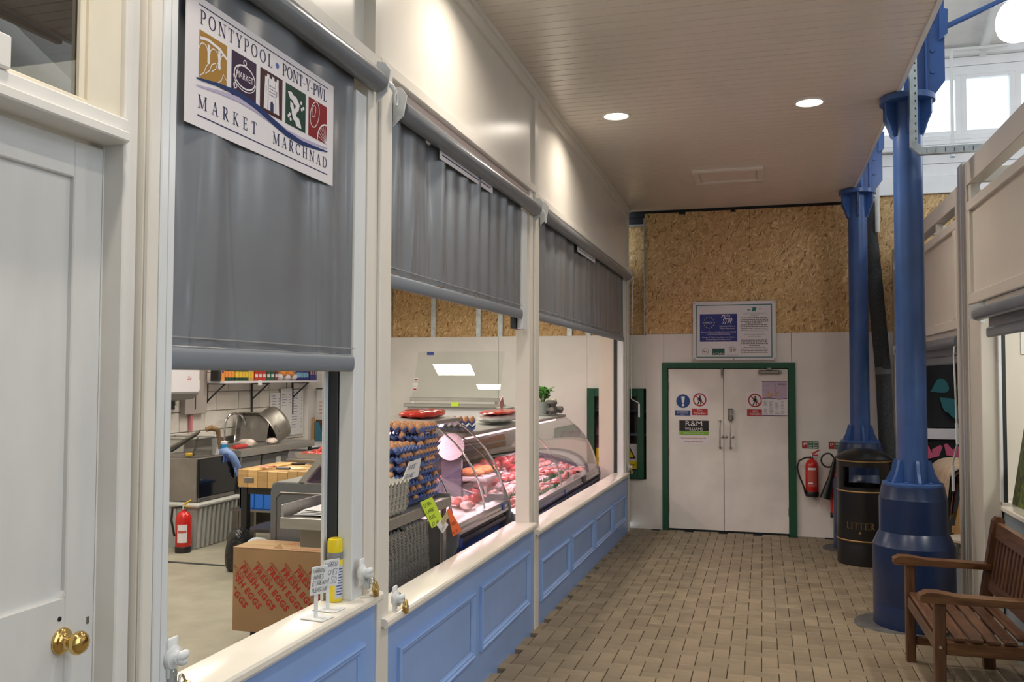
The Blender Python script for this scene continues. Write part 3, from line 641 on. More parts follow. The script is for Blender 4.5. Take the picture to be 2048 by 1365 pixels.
# ---- fascias
def fascia(label, y0, y1, zb, lh, recess, stile=.09):
    t = thing('shopfront_fascia', label, 'fascia', (XF, (y0 + y1) / 2, zb))
    f = MB().box(-1.66, XF - recess, y0, y1, zb + .01, 3.9); f.v = [(x, y, (CEIL(y) - .005 if z > 3.5 else z)) for x, y, z in f.v]
    obj('fascia_panel', f, WHITE, t)
    obj('bottom_rail', B(-1.66, XF + .006, y0, y1, zb, zb + lh, .004), WHITE, t)
    k = MB().box(-1.64, XF + .003, y1 - stile, y1, zb + lh, 3.76); obj('stile', k, WHITE, t)
    c = MB().box(-1.64, XF + .004, y0, y1, 3.7, 3.9); c.v = [(x, y, (CEIL(y) - .10 if z < 3.8 else CEIL(y) - .004)) for x, y, z in c.v]; obj('top_band', c, WHITE, t)
    obj('recess_shade_batten', B(-1.67, -1.60, y0, y1, zb - .05, zb, .002), mat('pinkish_recess_shade', (.62, .50, .46), .5), t)  # pinkish shadow of the blind recess put into this batten's colour
    return t
fascia('white fascia panel above the printed blind, partly outside the view', 1.96, 3.43, 3.005, .06, .05, .06)
fascia('wide glossy white fascia above the middle blind, mirroring a downlight', 3.43, 6.19, 3.02, .055, .022, .10)
fascia('long white fascia above the far blind running to the far wall', 6.19, 10.74, 2.975, .055, .022, .09)

# ---- roller blinds
def fabric(y0, y1, z0, z1, x, amp, seed, pucker, nu=220, nv=40):
    rn = random.Random(seed); L = y1 - y0
    W_ = [(rn.uniform(3, 34), rn.uniform(0, 6.3), rn.uniform(.3, 1)) for _ in range(12)]
    Pk = [(rn.uniform(.03, .97), rn.uniform(.008, .022), rn.uniform(.2, 1), rn.uniform(-.10, .10)) for _ in range(int(9 * L))]
    def fn(u, v):
        y = y0 + L * u; z = z0 + (z1 - z0) * v; h = 0
        for f, ph, a in W_: h += a * sin(f * (y - y0) * (1 + .0) + ph + .55 * (1 - v) * a)
        h *= amp * (.55 + .45 * v) / 2.4
        q = (1 - v) ** 2.2
        for c, wd, a, sk in Pk: h += pucker * a * q * math.exp(-((u * L - c * L - sk * (1 - q)) / wd) ** 2)
        e = min(u, 1 - u) * L; h *= min(1, e / .04)
        return (x + h, y, z)
    return MB().grid(fn, nu, nv)
def blind(label, y0, y1, zc, r, fy0, fy1, zh, zt, amp, pucker, seed, xr=-1.56):
    t = thing('roller_blind', label, 'roller blind', (xr, (y0 + y1) / 2, zc))
    n = 40; rn = random.Random(seed)
    m = MB(); vs = []; K = 20
    m.tube([(xr, y0 + (y1 - y0) * i / n, zc) for i in range(n + 1)], [r * (1 + rn.uniform(-.008, .008)) for i in range(n + 1)], K)
    obj('roller_tube', m, PVC, t, smooth=60)
    for ya in (y0 - .012, y1): obj('tube_end', MB().tube([(xr, ya, zc), (xr, ya + .012, zc)], r * .72, 16), BLACK, t)
    xf = xr - r * .82
    obj('blind_fabric', fabric(fy0, fy1, zt, zc, xf, amp, seed, pucker), PVC, t, smooth=60)
    hb = MB(); pf = []
    for k in range(20):
        q = 2 * pi * k / 20; pf.append((xf + .016 * cos(q) , (zh + zt) / 2 + (zt - zh) / 2 * .98 * (abs(sin(q)) ** .7) * (1 if sin(q) > 0 else -1)))
    hb.prism(pf, 'y', fy0, fy1 + .0)
    obj('hem_bar', hb, PVCBAR, t, smooth=50)
    obj('hem_stitching', B(xf + .0135, xf + .0165, fy0, fy1, zt + .022, zt + .026), mat('grey_thread', (.30, .31, .32), .6), t)
    return t, xf
def bracket(t, y, zc, side):
    m = MB(); s = side
    m.prism([(-1.575, zc - .085), (-1.525, zc - .04), (-1.51, zc + .05), (-1.535, zc + .085), (-1.575, zc + .095)], 'y', y, y + .008 * s)
    obj('end_bracket', m, UPVC, t)
def eyelet(t, y, zc):
    g = MB(); c = (-1.53, y, zc)
    g.tube([(-1.545, y - .02, zc + .015), (-1.52, y + .005, zc), (-1.505, y + .02, zc - .03)], [.014, .012, .008], 10)
    g.tube([(-1.505 + .0, y + .02 + .016 * sin(2 * pi * k / 14), zc - .055 + .026 * cos(2 * pi * k / 14)) for k in range(15)], .005, 8, cap=False)
    obj('crank_eye', g, UPVC, t, smooth=60)
bl1, xf1 = blind('large grey roller blind printed with the market sign, left', 2.03, 3.375, 2.945, .046, 2.035, 3.225, 1.712, 1.782, .010, .007, 11)
bl2, xf2 = blind('middle grey roller blind, strongly creased, over the egg trays', 3.60, 6.07, 2.893, .045, 3.555, 5.80, 2.088, 2.155, .016, .012, 5)
bl3, xf3 = blind('farthest grey roller blind of the butcher shop', 6.30, 10.55, 2.895, .045, 6.22, 10.40, 2.105, 2.165, .011, .007, 8)
for t, ya, yb, z in ((bl1, 2.015, 3.39, 2.945), (bl2, 3.575, 6.09, 2.893), (bl3, 6.26, 10.58, 2.895)):
    bracket(t, ya, z, -1); bracket(t, yb, z, 1); eyelet(t, yb + .03, z - .005)
# white tops of the signs rolled up on the two farther blinds
for t, a, b, z0, z1, xf in ((bl2, 4.16, 5.07, 2.80, 2.86, xf2), (bl3, 7.62, 8.47, 2.80, 2.86, xf3)):
    s = obj('rolled_sign', B(xf + .019, xf + .022, a, b, z0 + .005, z1), SIGNW, t)
    obj('sign_rule', B(xf + .022, xf + .0225, a + .03, b - .05, z0 + .028, z0 + .034), NAVY, s)

# ---- the printed market sign (on the first blind)
sx = xf1 + .0135
SY0, SY1, SZ0, SZ1 = 2.125, 3.025, 2.425, 2.812
fr = Frame((sx, SY0, SZ0), (0, 1, 0), (0, 0, 1))
SW, SH = SY1 - SY0, SZ1 - SZ0
sg = obj('sign_sheet', fr.rect(0, SW, 0, SH, 0, .002), SIGNW, bl1, label='white printed sign sheet')
k = SW / .90
ink = join(fr.rect(.06, .855, SH - .024, SH - .021, .0008, .0002), fr.rect(.06, .855, .033, .0365, .0008, .0002))
t_ = join(serif(fr, 'PONTYPOOL', .065, .46, SH - .078, .042), serif(fr, 'PONT-Y-P^WL', .525, .845, SH - .078, .042),
          serif(fr, 'MARKET', .062, .37, .057, .040), serif(fr, 'MARCHNAD', .47, .852, .057, .040))
obj('lettering', join(ink, t_), NAVY, sg)
obj('lettering_dot', fr.disc((.492, SH - .058), .010, .0009), mat('blue_dot', (.03, .09, .35), .5), sg)
SQ = [((.36, .19, .035), .063), ((.028, .008, .042), .226), ((.045, .008, .012), .388), ((.008, .045, .028), .548), ((.22, .012, .015), .708)]
qw, qh, qz = .138, .142, .148
for n, (c, x0) in enumerate(SQ):
    obj('emblem_square', fr.rect(x0, x0 + qw, qz, qz + qh, .0008, .0002), mat('emblem_%s' % ['ochre', 'plum', 'maroon', 'green', 'red'][n], c, .5, spec=.15), sg)
W8 = MB()
HK = [.0012]
def HH():
    HK[0] += .000012; return HK[0]
def LN(pts, w_=.0035): fr.line(pts, w_, HH(), W8)
x0 = SQ[0][1]                                             # viaduct over a valley
for kx in (.045, .098): W8.add(*(lambda r: (r.v, r.f))(fr.rect(x0 + kx - .006, x0 + kx + .006, qz + .055, qz + .112, HH(), .0001)))
LN([(x0 + .003, qz + .118), (x0 + .04, qz + .125), (x0 + .1, qz + .118), (x0 + .135, qz + .10)], .009)
for c_, r_ in ((.02, .02), (.072, .021), (.122, .018)): LN([(x0 + c_ + r_ * cos(a), qz + .085 + r_ * 1.1 * sin(a)) for a in [pi * i / 10 for i in range(11)]], .003)
for a_ in ((.003, .03, .05), (.03, .045, .055), (.06, .06, .05), (.09, .035, .02)): LN([(x0 + a_[0], qz + a_[1] - .025), (x0 + a_[0] + .02, qz + a_[1] - .01), (x0 + a_[0] + .03, qz + a_[1] + .012), (x0 + a_[0] + .048, qz + a_[2] + .012)], .003)
x0 = SQ[1][1]                                             # market badge
W8.add(*(lambda r: (r.v, r.f))(fr.ring((x0 + .072, qz + .075), .058, .005, HH(), ry=.036))); W8.add(*(lambda r: (r.v, r.f))(fr.ring((x0 + .072, qz + .068), .062, .003, HH(), ry=.038, a0=pi, a1=2 * pi)))
W8.add(*(lambda r: (r.v, r.f))(fr.ring((x0 + .072, qz + .122), .008, .004, HH()))); W8.add(*(lambda r: (r.v, r.f))(fr.ring((x0 + .02, qz + .035), .009, .003, HH())))
LN([(x0 + .012, qz + .012), (x0 + .02, qz + .045), (x0 + .035, qz + .10), (x0 + .06, qz + .112)], .003)
W8.add(*(lambda r: (r.v, r.f))(txt(fr, 'MARKET', x0 + .072, qz + .075, .030, .0012, sx=.85)))
x0 = SQ[2][1]                                             # castle tower
W8.add(*(lambda r: (r.v, r.f))(fr.poly([(x0 + .022, qz + .012), (x0 + .118, qz + .012), (x0 + .112, qz + .11), (x0 + .112, qz + .132), (x0 + .10, qz + .132), (x0 + .10, qz + .122), (x0 + .085, qz + .122), (x0 + .085, qz + .132), (x0 + .07, qz + .132), (x0 + .07, qz + .122), (x0 + .055, qz + .122), (x0 + .055, qz + .132), (x0 + .04, qz + .132), (x0 + .04, qz + .122), (x0 + .028, qz + .122)][::-1], .0012)))
obj('emblem_detail', join(fr.poly([(x0 + .062, qz + .012), (x0 + .082, qz + .012), (x0 + .082, qz + .04), (x0 + .072, qz + .05), (x0 + .062, qz + .04)], .0014), *[fr.rect(x0 + .055 + .012 * (i % 3), x0 + .064 + .012 * (i % 3), qz + .065 + .010 * (i // 3), qz + .068 + .010 * (i // 3), .0014, .0001) for i in range(12)],
    fr.rect(x0 + .034, x0 + .037, qz + .07, qz + .09, .0014, .0001), fr.rect(x0 + .10, x0 + .103, qz + .07, qz + .09, .0014, .0001), fr.line([(x0 + .046, qz + .012), (x0 + .05, qz + .118)], .002, .0014), fr.line([(x0 + .096, qz + .012), (x0 + .092, qz + .118)], .002, .0014)), NAVY, sg)
x0 = SQ[3][1]                                             # oak leaves and berries
def leafp(cx, cy, L_, a, wv): return fr.poly([(cx + cos(a) * L_ * u - sin(a) * v, cy + sin(a) * L_ * u + cos(a) * v) for u, v in [(0, 0), (.25, -wv * .8), (.45, -wv * .6), (.6, -wv), (.85, -wv * .5), (1, 0), (.85, wv * .5), (.6, wv), (.45, wv * .6), (.25, wv * .8)]], HH())
for a in ((.012, .115, .09, -.35, .017), (.03, .088, .075, -1.0, .015), (.04, .05, .08, -.55, .018), (.055, .045, .06, .9, .013)): W8.add(*(lambda r: (r.v, r.f))(leafp(x0 + a[0], qz + a[1], a[2], a[3], a[4])))
for a in ((.105, .10), (.122, .085), (.11, .078), (.02, .03), (.034, .022), (.028, .038)): W8.add(*(lambda r: (r.v, r.f))(fr.disc((x0 + a[0], qz + a[1]), .0065, .0012, 12)))
x0 = SQ[4][1]                                             # rugby ball and wheel
W8.add(*(lambda r: (r.v, r.f))(fr.place(Frame((0, 0, 0), (1, 0, 0), (0, 1, 0)).ring((0, 0), .052, .0035, 0, ry=.030), x0 + .045, qz + .088, .0012, 1.2)))
W8.add(*(lambda r: (r.v, r.f))(fr.place(Frame((0, 0, 0), (1, 0, 0), (0, 1, 0)).ring((0, 0), .025, .0025, 0, ry=.012), x0 + .038, qz + .098, .0012, 1.2)))
W8.add(*(lambda r: (r.v, r.f))(fr.ring((x0 + qw, qz), .072, .006, HH(), a0=pi / 2, a1=pi)))
for i in range(1, 7): LN([(x0 + qw, qz), (x0 + qw + .07 * cos(pi / 2 + i * pi / 14), qz + .07 * sin(pi / 2 + i * pi / 14))], .002)
obj('emblem_lines', W8, SIGNW, sg)
def wv(x):
    K = [(0, .134), (.07, .139), (.16, .151), (.26, .156), (.36, .147), (.46, .127), (.56, .108), (.66, .102), (.76, .109), (.86, .118), (1, .12)]
    for (a, p), (b, q) in zip(K[:-1], K[1:]):
        if a <= x <= b: return p + (q - p) * (x - a) / (b - a)
    return .12
P_ = [(.052 + .80 * i / 30, 0) for i in range(31)]
obj('river_shadow', fr.line([(x, wv(x) - .017 * cos(pi * min(1, max(0, (x - .12) / .62)))) for x, _ in P_], [.004 + .016 * sin(pi * i / 30) for i in range(31)], .0014), mat('lilac_print', (.42, .38, .55), .5), sg)
obj('river_band', fr.line([(x, wv(x) + .004) for x, _ in P_], [.005 + .017 * sin(pi * i / 30) for i in range(31)], .0016), mat('river_blue', (.01, .03, .13), .5, spec=.15), sg)

# ---- bolts and padlocks on the posts
def cleat(y, z, lab):
    t = thing('blind_cleat', lab, 'cleat', (-1.566, y, z))
    m = MB().lathe([(.031, 0), (.034, .005), (.031, .014), (.020, .018), (.017, .026)], (0, 0, 0), 20).xf(Matrix.Translation((-1.566, y, z)) @ Matrix.Rotation(radians(90), 4, 'Y'))
    m.box(-1.566, -1.556, y - .022, y + .022, z - .055, z + .055, .006)
    obj('cleat_plate', m, UPVC, t, smooth=50)
    obj('cleat_hook', MB().tube([(-1.55, y, z), (-1.535, y + .006, z + .003), (-1.530, y + .016, z + .008), (-1.531, y + .022, z + .013)], [.015, .015, .012, .008], 10).tube([(-1.545, y, z - .006), (-1.535, y + .008, z - .012), (-1.530, y + .018, z - .012)], [.013, .013, .009], 10), UPVC, t, smooth=60)
def padlock(y, z, lab, rx=0.6):
    t = thing('padlock', lab, 'padlock', (-1.55, y, z))
    M_ = Matrix.Translation((-1.535, y, z)) @ Matrix.Scale(1.35, 4) @ Matrix.Rotation(rx, 4, 'X') @ Matrix.Rotation(.3, 4, 'Z')
    obj('lock_body', MB().box(-.008, .008, -.019, .019, -.034, .0, .003).xf(M_), BRASS, t)
    obj('shackle', MB().tube([(0, -.012, -.002), (0, -.012, .014)] + [(0, -.012 * cos(a), .014 + .012 * sin(a)) for a in [pi * i / 8 for i in range(1, 9)]] + [(0, .012, -.002)], .0032, 8).xf(M_), CHROME, t, smooth=60)
    obj('hasp', MB().box(-1.572, -1.545, y - .03, y - .012, z - .01, z + .05, .003).tube([(-1.55, y - .02, z + .01), (-1.545, y - .008, z + .012)], .006, 8), GALV, t)
cleat(2.085, .925, 'white plastic cleat on the tall post beside the panelled door')
cleat(3.265, .905, 'white plastic cleat on the guide right of the yellow can')
cleat(3.60, .720, 'white plastic cleat at the near end of the middle sill')
cleat(10.60, .60, 'white plastic cleat on the far end post')
padlock(2.10, .845, 'brass padlock low on the post beside the panelled door', .5)
padlock(3.33, .840, 'brass padlock lying over the near sill right of the yellow can')
padlock(3.645, .690, 'brass padlock hanging at the near end of the middle sill')
padlock(10.63, .565, 'small brass padlock on the far end post', .2)
# crank rod hanging from the last blind
rod = thing('crank_rod', 'thin white blind crank rod hanging at the far end post', 'crank rod', (-1.52, 10.64, 2.9))
obj('rod', MB().tube([(-1.515, 10.63, 2.84), (-1.525, 10.62, 2.2), (-1.53, 10.60, 1.42), (-1.50, 10.62, 1.40), (-1.45, 10.64, 1.375), (-1.442, 10.645, 1.36)], .006, 8), UPVC, rod, smooth=60)
obj('crank_grip', MB().tube([(-1.442, 10.645, 1.36), (-1.442, 10.645, 1.20)], .011, 10), UPVC, rod)
# ================================================================ FAR WALL: doors, signs, extinguishers
YD = 10.875
d2 = thing('door_2', None, None, (-.42, 10.9, -.17), kind='structure')
gf = MB()
gf.box(-1.19, -1.122, 10.865, 10.95, -.185, 1.795); gf.box(.292, .372, 10.865, 10.95, -.185, 1.795)
obj('door_frame', join(gf, B(-1.19, .372, 10.865, 10.95, 1.795, 1.86)), GREEN, d2)
obj('dark_gap', B(-1.125, .295, 10.94, 10.95, -.185, 1.80), BACKD, d2)
lv = []
for a, b, s in ((-1.116, -.459, -1), (-.453, .286, 1)):
    l = obj('door_leaf', B(a, b, 10.885, 10.925, -.155, 1.788, .003), DOORW, d2); lv.append(l)
    hx = a if s < 0 else b
    for z in (1.573, .767, .10):
        obj('hinge', MB().tube([(hx, 10.882, z - .05), (hx, 10.882, z + .05)], .009, 8), STEELD, l)
    px = -.50 if s < 0 else -.377
    obj('pull_handle', MB().tube([(px, 10.885, .835), (px, 10.84, .838), (px, 10.835, .85), (px, 10.835, 1.14), (px, 10.84, 1.152), (px, 10.885, 1.155)], .0085, 10), STEEL, l, smooth=60)
    for z in (.835, 1.155): obj('handle_rose', MB().lathe([(.018, 0), (.018, .006)], (0, 0, 0), 16).xf(Matrix.Translation((px, 10.885, z)) @ Matrix.Rotation(radians(90), 4, 'X')), STEEL, l)
kp = obj('keypad_lock', B(-.408, -.345, 10.85, 10.885, 1.165, 1.31, .012), STEELD, lv[1])
obj('keypad_buttons', join(*[B(-.396 + .018 * i, -.384 + .018 * i, 10.846, 10.851, 1.215 + .017 * j, 1.226 + .017 * j, .001) for i in range(3) for j in range(5)]), GALV, kp)
obj('turn_knob', MB().lathe([(.016, 0), (.014, .02), (.006, .028)], (0, 0, 0), 14).xf(Matrix.Translation((-.375, 10.85, 1.19)) @ Matrix.Rotation(radians(90), 4, 'X')), ALU, kp)
for x in (-.352, -.43, -.475): obj('lock_bolt', MB().lathe([(.017, 0), (.016, .012), (.006, .018)], (0, 0, 0), 14).xf(Matrix.Translation((x, 10.885, .968)) @ Matrix.Rotation(radians(90), 4, 'X')), STEEL, lv[1 if x > -.455 else 0])
obj('slide_bolt', join(B(-.485, -.462, 10.868, 10.885, 1.70, 1.785, .003), MB().tube([(-.473, 10.862, 1.67), (-.473, 10.862, 1.80)], .006, 8)), STEELD, lv[0])
clo = obj('door_closer', B(-.05, .19, 10.84, 10.885, 1.727, 1.772, .008), STEELD, lv[1])
obj('closer_arm', join(B(.05, .10, 10.835, 10.885, 1.772, 1.80, .003), B(.185, .215, 10.842, 10.88, 1.73, 1.768, .004)), STEELD, clo)
# --- flat notices
BLUES = mat('mandatory_blue', (.015, .06, .22), .4); REDS = mat('prohibition_red', (.42, .03, .03), .4); BLKS = mat('black_print', (.015, .015, .015), .5); GREENS = mat('lime_print', (.20, .42, .04), .45)
def notice(name, lab, x0, x1, z0, z1, m=SIGNW, y=YD + .005, cat='sign', t=.003):
    f = Frame((x0, y, z0), (1, 0, 0), (0, 0, 1)); f.n = Vector((0, -1, 0))
    o = obj(name, B(x0, x1, y - .0005, y + t, z0, z1), m); tag(o, lab, cat); return f, o
YS = 10.8825
def person(f, cx, cz, s):
    m = f.disc((cx + .02 * s, cz + .40 * s), .10 * s, .0016, 14)
    for P, w_ in (([(0.02, .28), (-.02, -.05)], .24), ([(-.02, -.02), (-.12, -.28), (-.22, -.52)], .12), ([(0, -.02), (.12, -.26), (.10, -.54)], .12), ([(.06, .24), (.20, .02), (.22, -.12)], .08), ([(-.04, .24), (-.18, .06), (-.22, -.08)], .08)):
        q = f.line([(cx + a * s, cz + b * s) for a, b in P], w_ * s, .0016); m.add(q.v, q.f)
    return m
f, o = notice('warning_sign', 'blue circle exclamation sign on the left door leaf, left one', -1.04, -.845, 1.21, 1.475, y=YS)
obj('sign_disc', f.disc((.103, .181), .083, .001), BLUES, o); ex = join(f.poly([(.103 - .022, .238), (.103 - .012, .155), (.103 + .012, .155), (.103 + .022, .238)][::-1], .0014), f.disc((.103, .133), .016, .0014))
obj('sign_mark', ex, SIGNW, o); obj('sign_band', f.rect(.004, .19, .006, .07, .001), BLUES, o)
obj('lettering', join(txt(f, 'We apologise for', .097, .056, .018, .0016), txt(f, 'any inconvenience', .097, .038, .018, .0016), txt(f, 'caused', .097, .019, .018, .0016)), SIGNW, o)
def noentry(lab, x0, words):
    f, o = notice('no_entry_sign', lab, x0, x0 + .20, 1.215, 1.515, y=YS)
    obj('prohibition_ring', join(f.ring((.1, .195), .073, .016, .0012), f.line([(.1 - .05, .195 + .05), (.1 + .05, .195 - .05)], .013, .0012)), REDS, o)
    obj('walker_symbol', person(f, .1, .195, .105), BLKS, o)
    obj('sign_band', f.rect(.006, .194, .008, .088, .001), REDS, o)
    obj('lettering', join(txt(f, words[0], .1, .066, .036, .0016), txt(f, words[1], .1, .031, .036, .0016)), SIGNW, o)
noentry('red no entry walker sign lettered Dim Mynediad on the left door leaf', -.838, ('Dim', 'Mynediad'))
noentry('red walker sign lettered NO ACCESS on the right door leaf', -.19, ('NO', 'ACCESS'))
f, o = notice('contractor_sign', 'white notice with black lettered block and apology on the left door leaf', -1.01, -.632, .87, 1.165, y=YS)
obj('sign_block', f.rect(.026, .376, .16, .288, .001), BLKS, o); obj('sign_stripe', f.rect(.026, .376, .112, .157, .001), GREENS, o)
obj('lettering', join(txt(f, 'R&M', .20, .248, .085, .0016, sx=1.25), txt(f, 'WILLIAMS', .20, .182, .048, .0016), txt(f, 'Building better futures', .20, .135, .026, .0016)), SIGNW, o)
obj('apology_lettering', join(txt(f, 'Apologies whilst works', .195, .075, .032, .0016), txt(f, 'being carried out', .195, .033, .032, .0016)), REDS, o)
f, o = notice('market_plan_poster', 'lilac and white plan poster at the top right of the right door leaf', -.012, .278, 1.225, 1.64, y=YS - .002, cat='poster')
LILAC = mat('lilac_poster', (.47, .36, .50), .5); PLUM = mat('plum_print', (.11, .03, .12), .5)
obj('poster_plan', f.rect(.004, .286, .205, .40, .001), LILAC, o); obj('poster_band', join(f.rect(.002, .288, .402, .413, .0012), f.rect(.002, .288, .002, .012, .0012), f.line([(.004, .208), (.09, .215), (.2, .200), (.286, .212)], .008, .0014)), PLUM, o)
rp = random.Random(4); pl = MB(); pl2 = MB(); pl3 = MB()
for i in range(11):
    x, z = .03 + .15 * rp.random(), .225 + .05 * rp.random(); (pl if i % 2 else pl2).add(*(lambda r: (r.v, r.f))(f.rect(x, x + .02, z, z + .022, .0013 + .00004 * i)))
for i in range(10): pl3.add(*(lambda r: (r.v, r.f))(f.rect(.02 + .012 * (i % 5), .03 + .012 * (i % 5), .30 + .03 * (i // 5) * (1 + i % 2), .31 + .03 * (i // 5) * (1 + i % 2), .0013)))
pl3.add(*(lambda r: (r.v, r.f))(f.line([(.15, .27), (.165, .33), (.155, .38)], .016, .0013)))
obj('plan_shops', pl, mat('plan_orange', (.55, .25, .12), .5), o); obj('plan_shops', pl2, mat('plan_ochre', (.50, .40, .12), .5), o); obj('plan_paths', pl3, mat('plan_grey', (.30, .36, .28), .5), o, kind='stuff')
tx = MB()
for c in range(4):
    for r in range(15):
        if rp.random() < .85: tx.add(*(lambda q: (q.v, q.f))(f.rect(.02 + .066 * c, .02 + .066 * c + .05 * rp.uniform(.5, 1), .032 + .0105 * r, .036 + .0105 * r, .0012)))
for i in range(4): tx.add(*(lambda q: (q.v, q.f))(f.rect(.19 + .024 * i, .208 + .024 * i, .368, .388, .0014)))
obj('poster_text', tx, mat('grey_print', (.22, .20, .24), .6), o)

# --- the funding project sign
f, o = notice('project_sign', 'white project sign with blue star panel above the double door', -.812, .155, 1.893, 2.60, y=10.858, t=.012)
TEAL = mat('teal_print', (.01, .16, .15), .4); RBLUE = mat('royal_blue_print', (.02, .03, .22), .4); STAR = mat('star_yellow', (.55, .50, .22), .5); GRY = mat('fine_grey_print', (.16, .14, .15), .6)
w_, h_ = .967, .707
obj('sign_border', join(*[f.rect(*q, .001) for q in ((.04, .925, .658, .669), (.04, .925, .028, .039), (.04, .051, .039, .658), (.914, .925, .039, .658))]), TEAL, o)
pn = obj('blue_panel', f.rect(.082, .522, .222, .556, .001), RBLUE, o)
st = MB()
for i in range(12):
    a = 2 * pi * i / 12; cx, cz = .192 + .062 * cos(a), .452 + .066 * sin(a)
    q = f.poly([(cx + (.011 if j % 2 == 0 else .0045) * sin(pi * j / 5), cz + (.011 if j % 2 == 0 else .0045) * cos(pi * j / 5)) for j in range(10)][::-1], .0018); st.add(q.v, q.f)
obj('star_ring', st, STAR, pn)
def dragon(cx, cz, s, h):
    r = MB()
    for P, ww in (([(-.9, .55), (-.6, .85), (-.35, .7), (-.5, .3), (-.2, .1), (.3, .15), (.6, .0), (.9, .3), (1.0, -.1), (.8, -.4)], .16), ([(-.3, .2), (-.1, .75), (.15, .95), (.1, .5), (.35, .9), (.4, .5), (.6, .75), (.45, .2)], .10),
                  ([(-.45, .2), (-.7, -.1), (-.5, -.4), (-.75, -.8)], .14), ([(-.2, .05), (-.1, -.4), (-.35, -.85)], .13), ([(.45, .05), (.35, -.4), (.15, -.8)], .14), ([(.6, 0), (.65, -.45), (.85, -.85)], .13), ([(-.9, .5), (-1.05, .35)], .1)):
        f.line([(cx + a * s, cz + b * s) for a, b in P], ww * s, h, r)
    return r
obj('lettering', join(txt(f, 'ERDF', .192, .452, .032, .0018, sx=1.15), dragon(.40, .49, .062, .0018), txt(f, 'Llywodraeth Cymru', .405, .408, .026, .0018, sx=.85), txt(f, 'Welsh Government', .405, .382, .026, .0018, sx=.85),
    txt(f, 'Ewrop a Chymru: Buddsoddi yn eich dyfodol', .302, .338, .025, .0018, sx=.90), txt(f, 'Cronfa Datblygu Rhanbarthol Ewrop', .302, .312, .022, .0018, sx=.85),
    txt(f, 'Europe & Wales: Investing in your future', .302, .275, .025, .0018, sx=.92), txt(f, 'European Regional Development Fund', .302, .249, .022, .0018, sx=.85)), SIGNW, pn)
gb = obj('green_badge', f.rect(.229, .373, .060, .140, .001), mat('badge_green', (.01, .10, .075), .45), o)
obj('badge_lettering', join(txt(f, 'Cadw', .312, .078, .036, .0018, sx=1.1), f.disc((.248, .077), .008, .0018, 8), f.line([(.248, .066), (.248, .088)], .005, .0018), f.line([(.237, .077), (.259, .077)], .005, .0018)), SIGNW, gb)
rp = random.Random(9); fine = MB()
def para(z0, rows):
    for r, wd in enumerate(rows):
        x0 = .72 - wd / 2; x = x0
        while x < .72 + wd / 2 - .008:
            l = rp.uniform(.012, .04); q = f.rect(x, min(x + l, .72 + wd / 2), z0 - .021 * r, z0 - .021 * r + .009, .0012); fine.add(q.v, q.f); x += l + .006
para(.500, (.31, .32, .32, .20, .31, .32, .30, .32)); para(.232, (.31, .32, .31, .12, .25, .31, .32, .30))
obj('sign_small_print', join(fine, f.rect(.61, .83, .336, .339, .0012), txt(f, 'PONTYPOOL INDOOR', .72, .556, .024, .0014, sp=1.1), txt(f, 'MARKET', .72, .532, .024, .0014, sp=1.1), txt(f, 'MARCHNAD DAN DO', .72, .302, .022, .0014, sp=1.1), txt(f, 'PONT-Y-PWL', .72, .278, .022, .0014, sp=1.2)), GRY, o)
obj('teal_mark', join(f.poly([(.69, .582), (.735, .582), (.748, .632), (.703, .632)], .0012), f.line([(.64, .60), (.675, .60)], .010, .0012), f.line([(.76, .61), (.80, .61)], .008, .0012)), TEAL, o)
obj('grey_dragon', dragon(.463, .125, .042, .0014), GRY, o)
obj('round_crest', join(f.ring((.145, .105), .036, .004, .0012), f.line([(.125, .115), (.14, .09), (.155, .105), (.165, .088)], .010, .0014), txt(f, 'Llywodraeth Cymru', .463, .068, .016, .0014), txt(f, 'Welsh Government', .463, .052, .016, .0014)), GRY, o)
for x, z in ((.018, .69), (.46, .70), (.95, .69), (.018, .012), (.48, .012), (.95, .012)): obj('screw', f.disc((x, z), .008, .0016, 10), STEELD, o)

# --- green framed window into the next room, with warning notices
w9 = thing('window_8', None, None, (-1.76, 10.9, 1), kind='structure')
m = MB()
for q in ((-2.12, -2.03, .43, 1.535), (-1.495, -1.415, .43, 1.535), (-2.03, -1.495, .43, .53), (-2.03, -1.495, 1.44, 1.535)): m.box(q[0], q[1], 10.855, 10.96, q[2], q[3], .004)
obj('window_frame', m, GREEN, w9); obj('pane', B(-2.03, -1.495, 10.93, 10.935, .53, 1.44), GLASS, w9)
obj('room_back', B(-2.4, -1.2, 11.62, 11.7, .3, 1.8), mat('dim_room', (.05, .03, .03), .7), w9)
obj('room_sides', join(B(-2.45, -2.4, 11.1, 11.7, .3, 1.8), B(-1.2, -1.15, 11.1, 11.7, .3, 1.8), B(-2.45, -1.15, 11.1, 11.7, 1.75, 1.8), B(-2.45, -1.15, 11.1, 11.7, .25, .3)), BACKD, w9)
for z, lab in ((1.24, 'blue shelf standing for bluish reflections in the green framed window, upper'), (.93, 'blue shelf standing for bluish reflections in the green framed window, lower')):
    s_ = obj('reflection_shelf', B(-2.35, -1.25, 11.3, 11.6, z, z + .02, .002), mat('bluish_reflection', (.20, .28, .42), .4)); tag(s_, lab, 'shelf')  # shelf colour stands in for bluish reflections on the pane
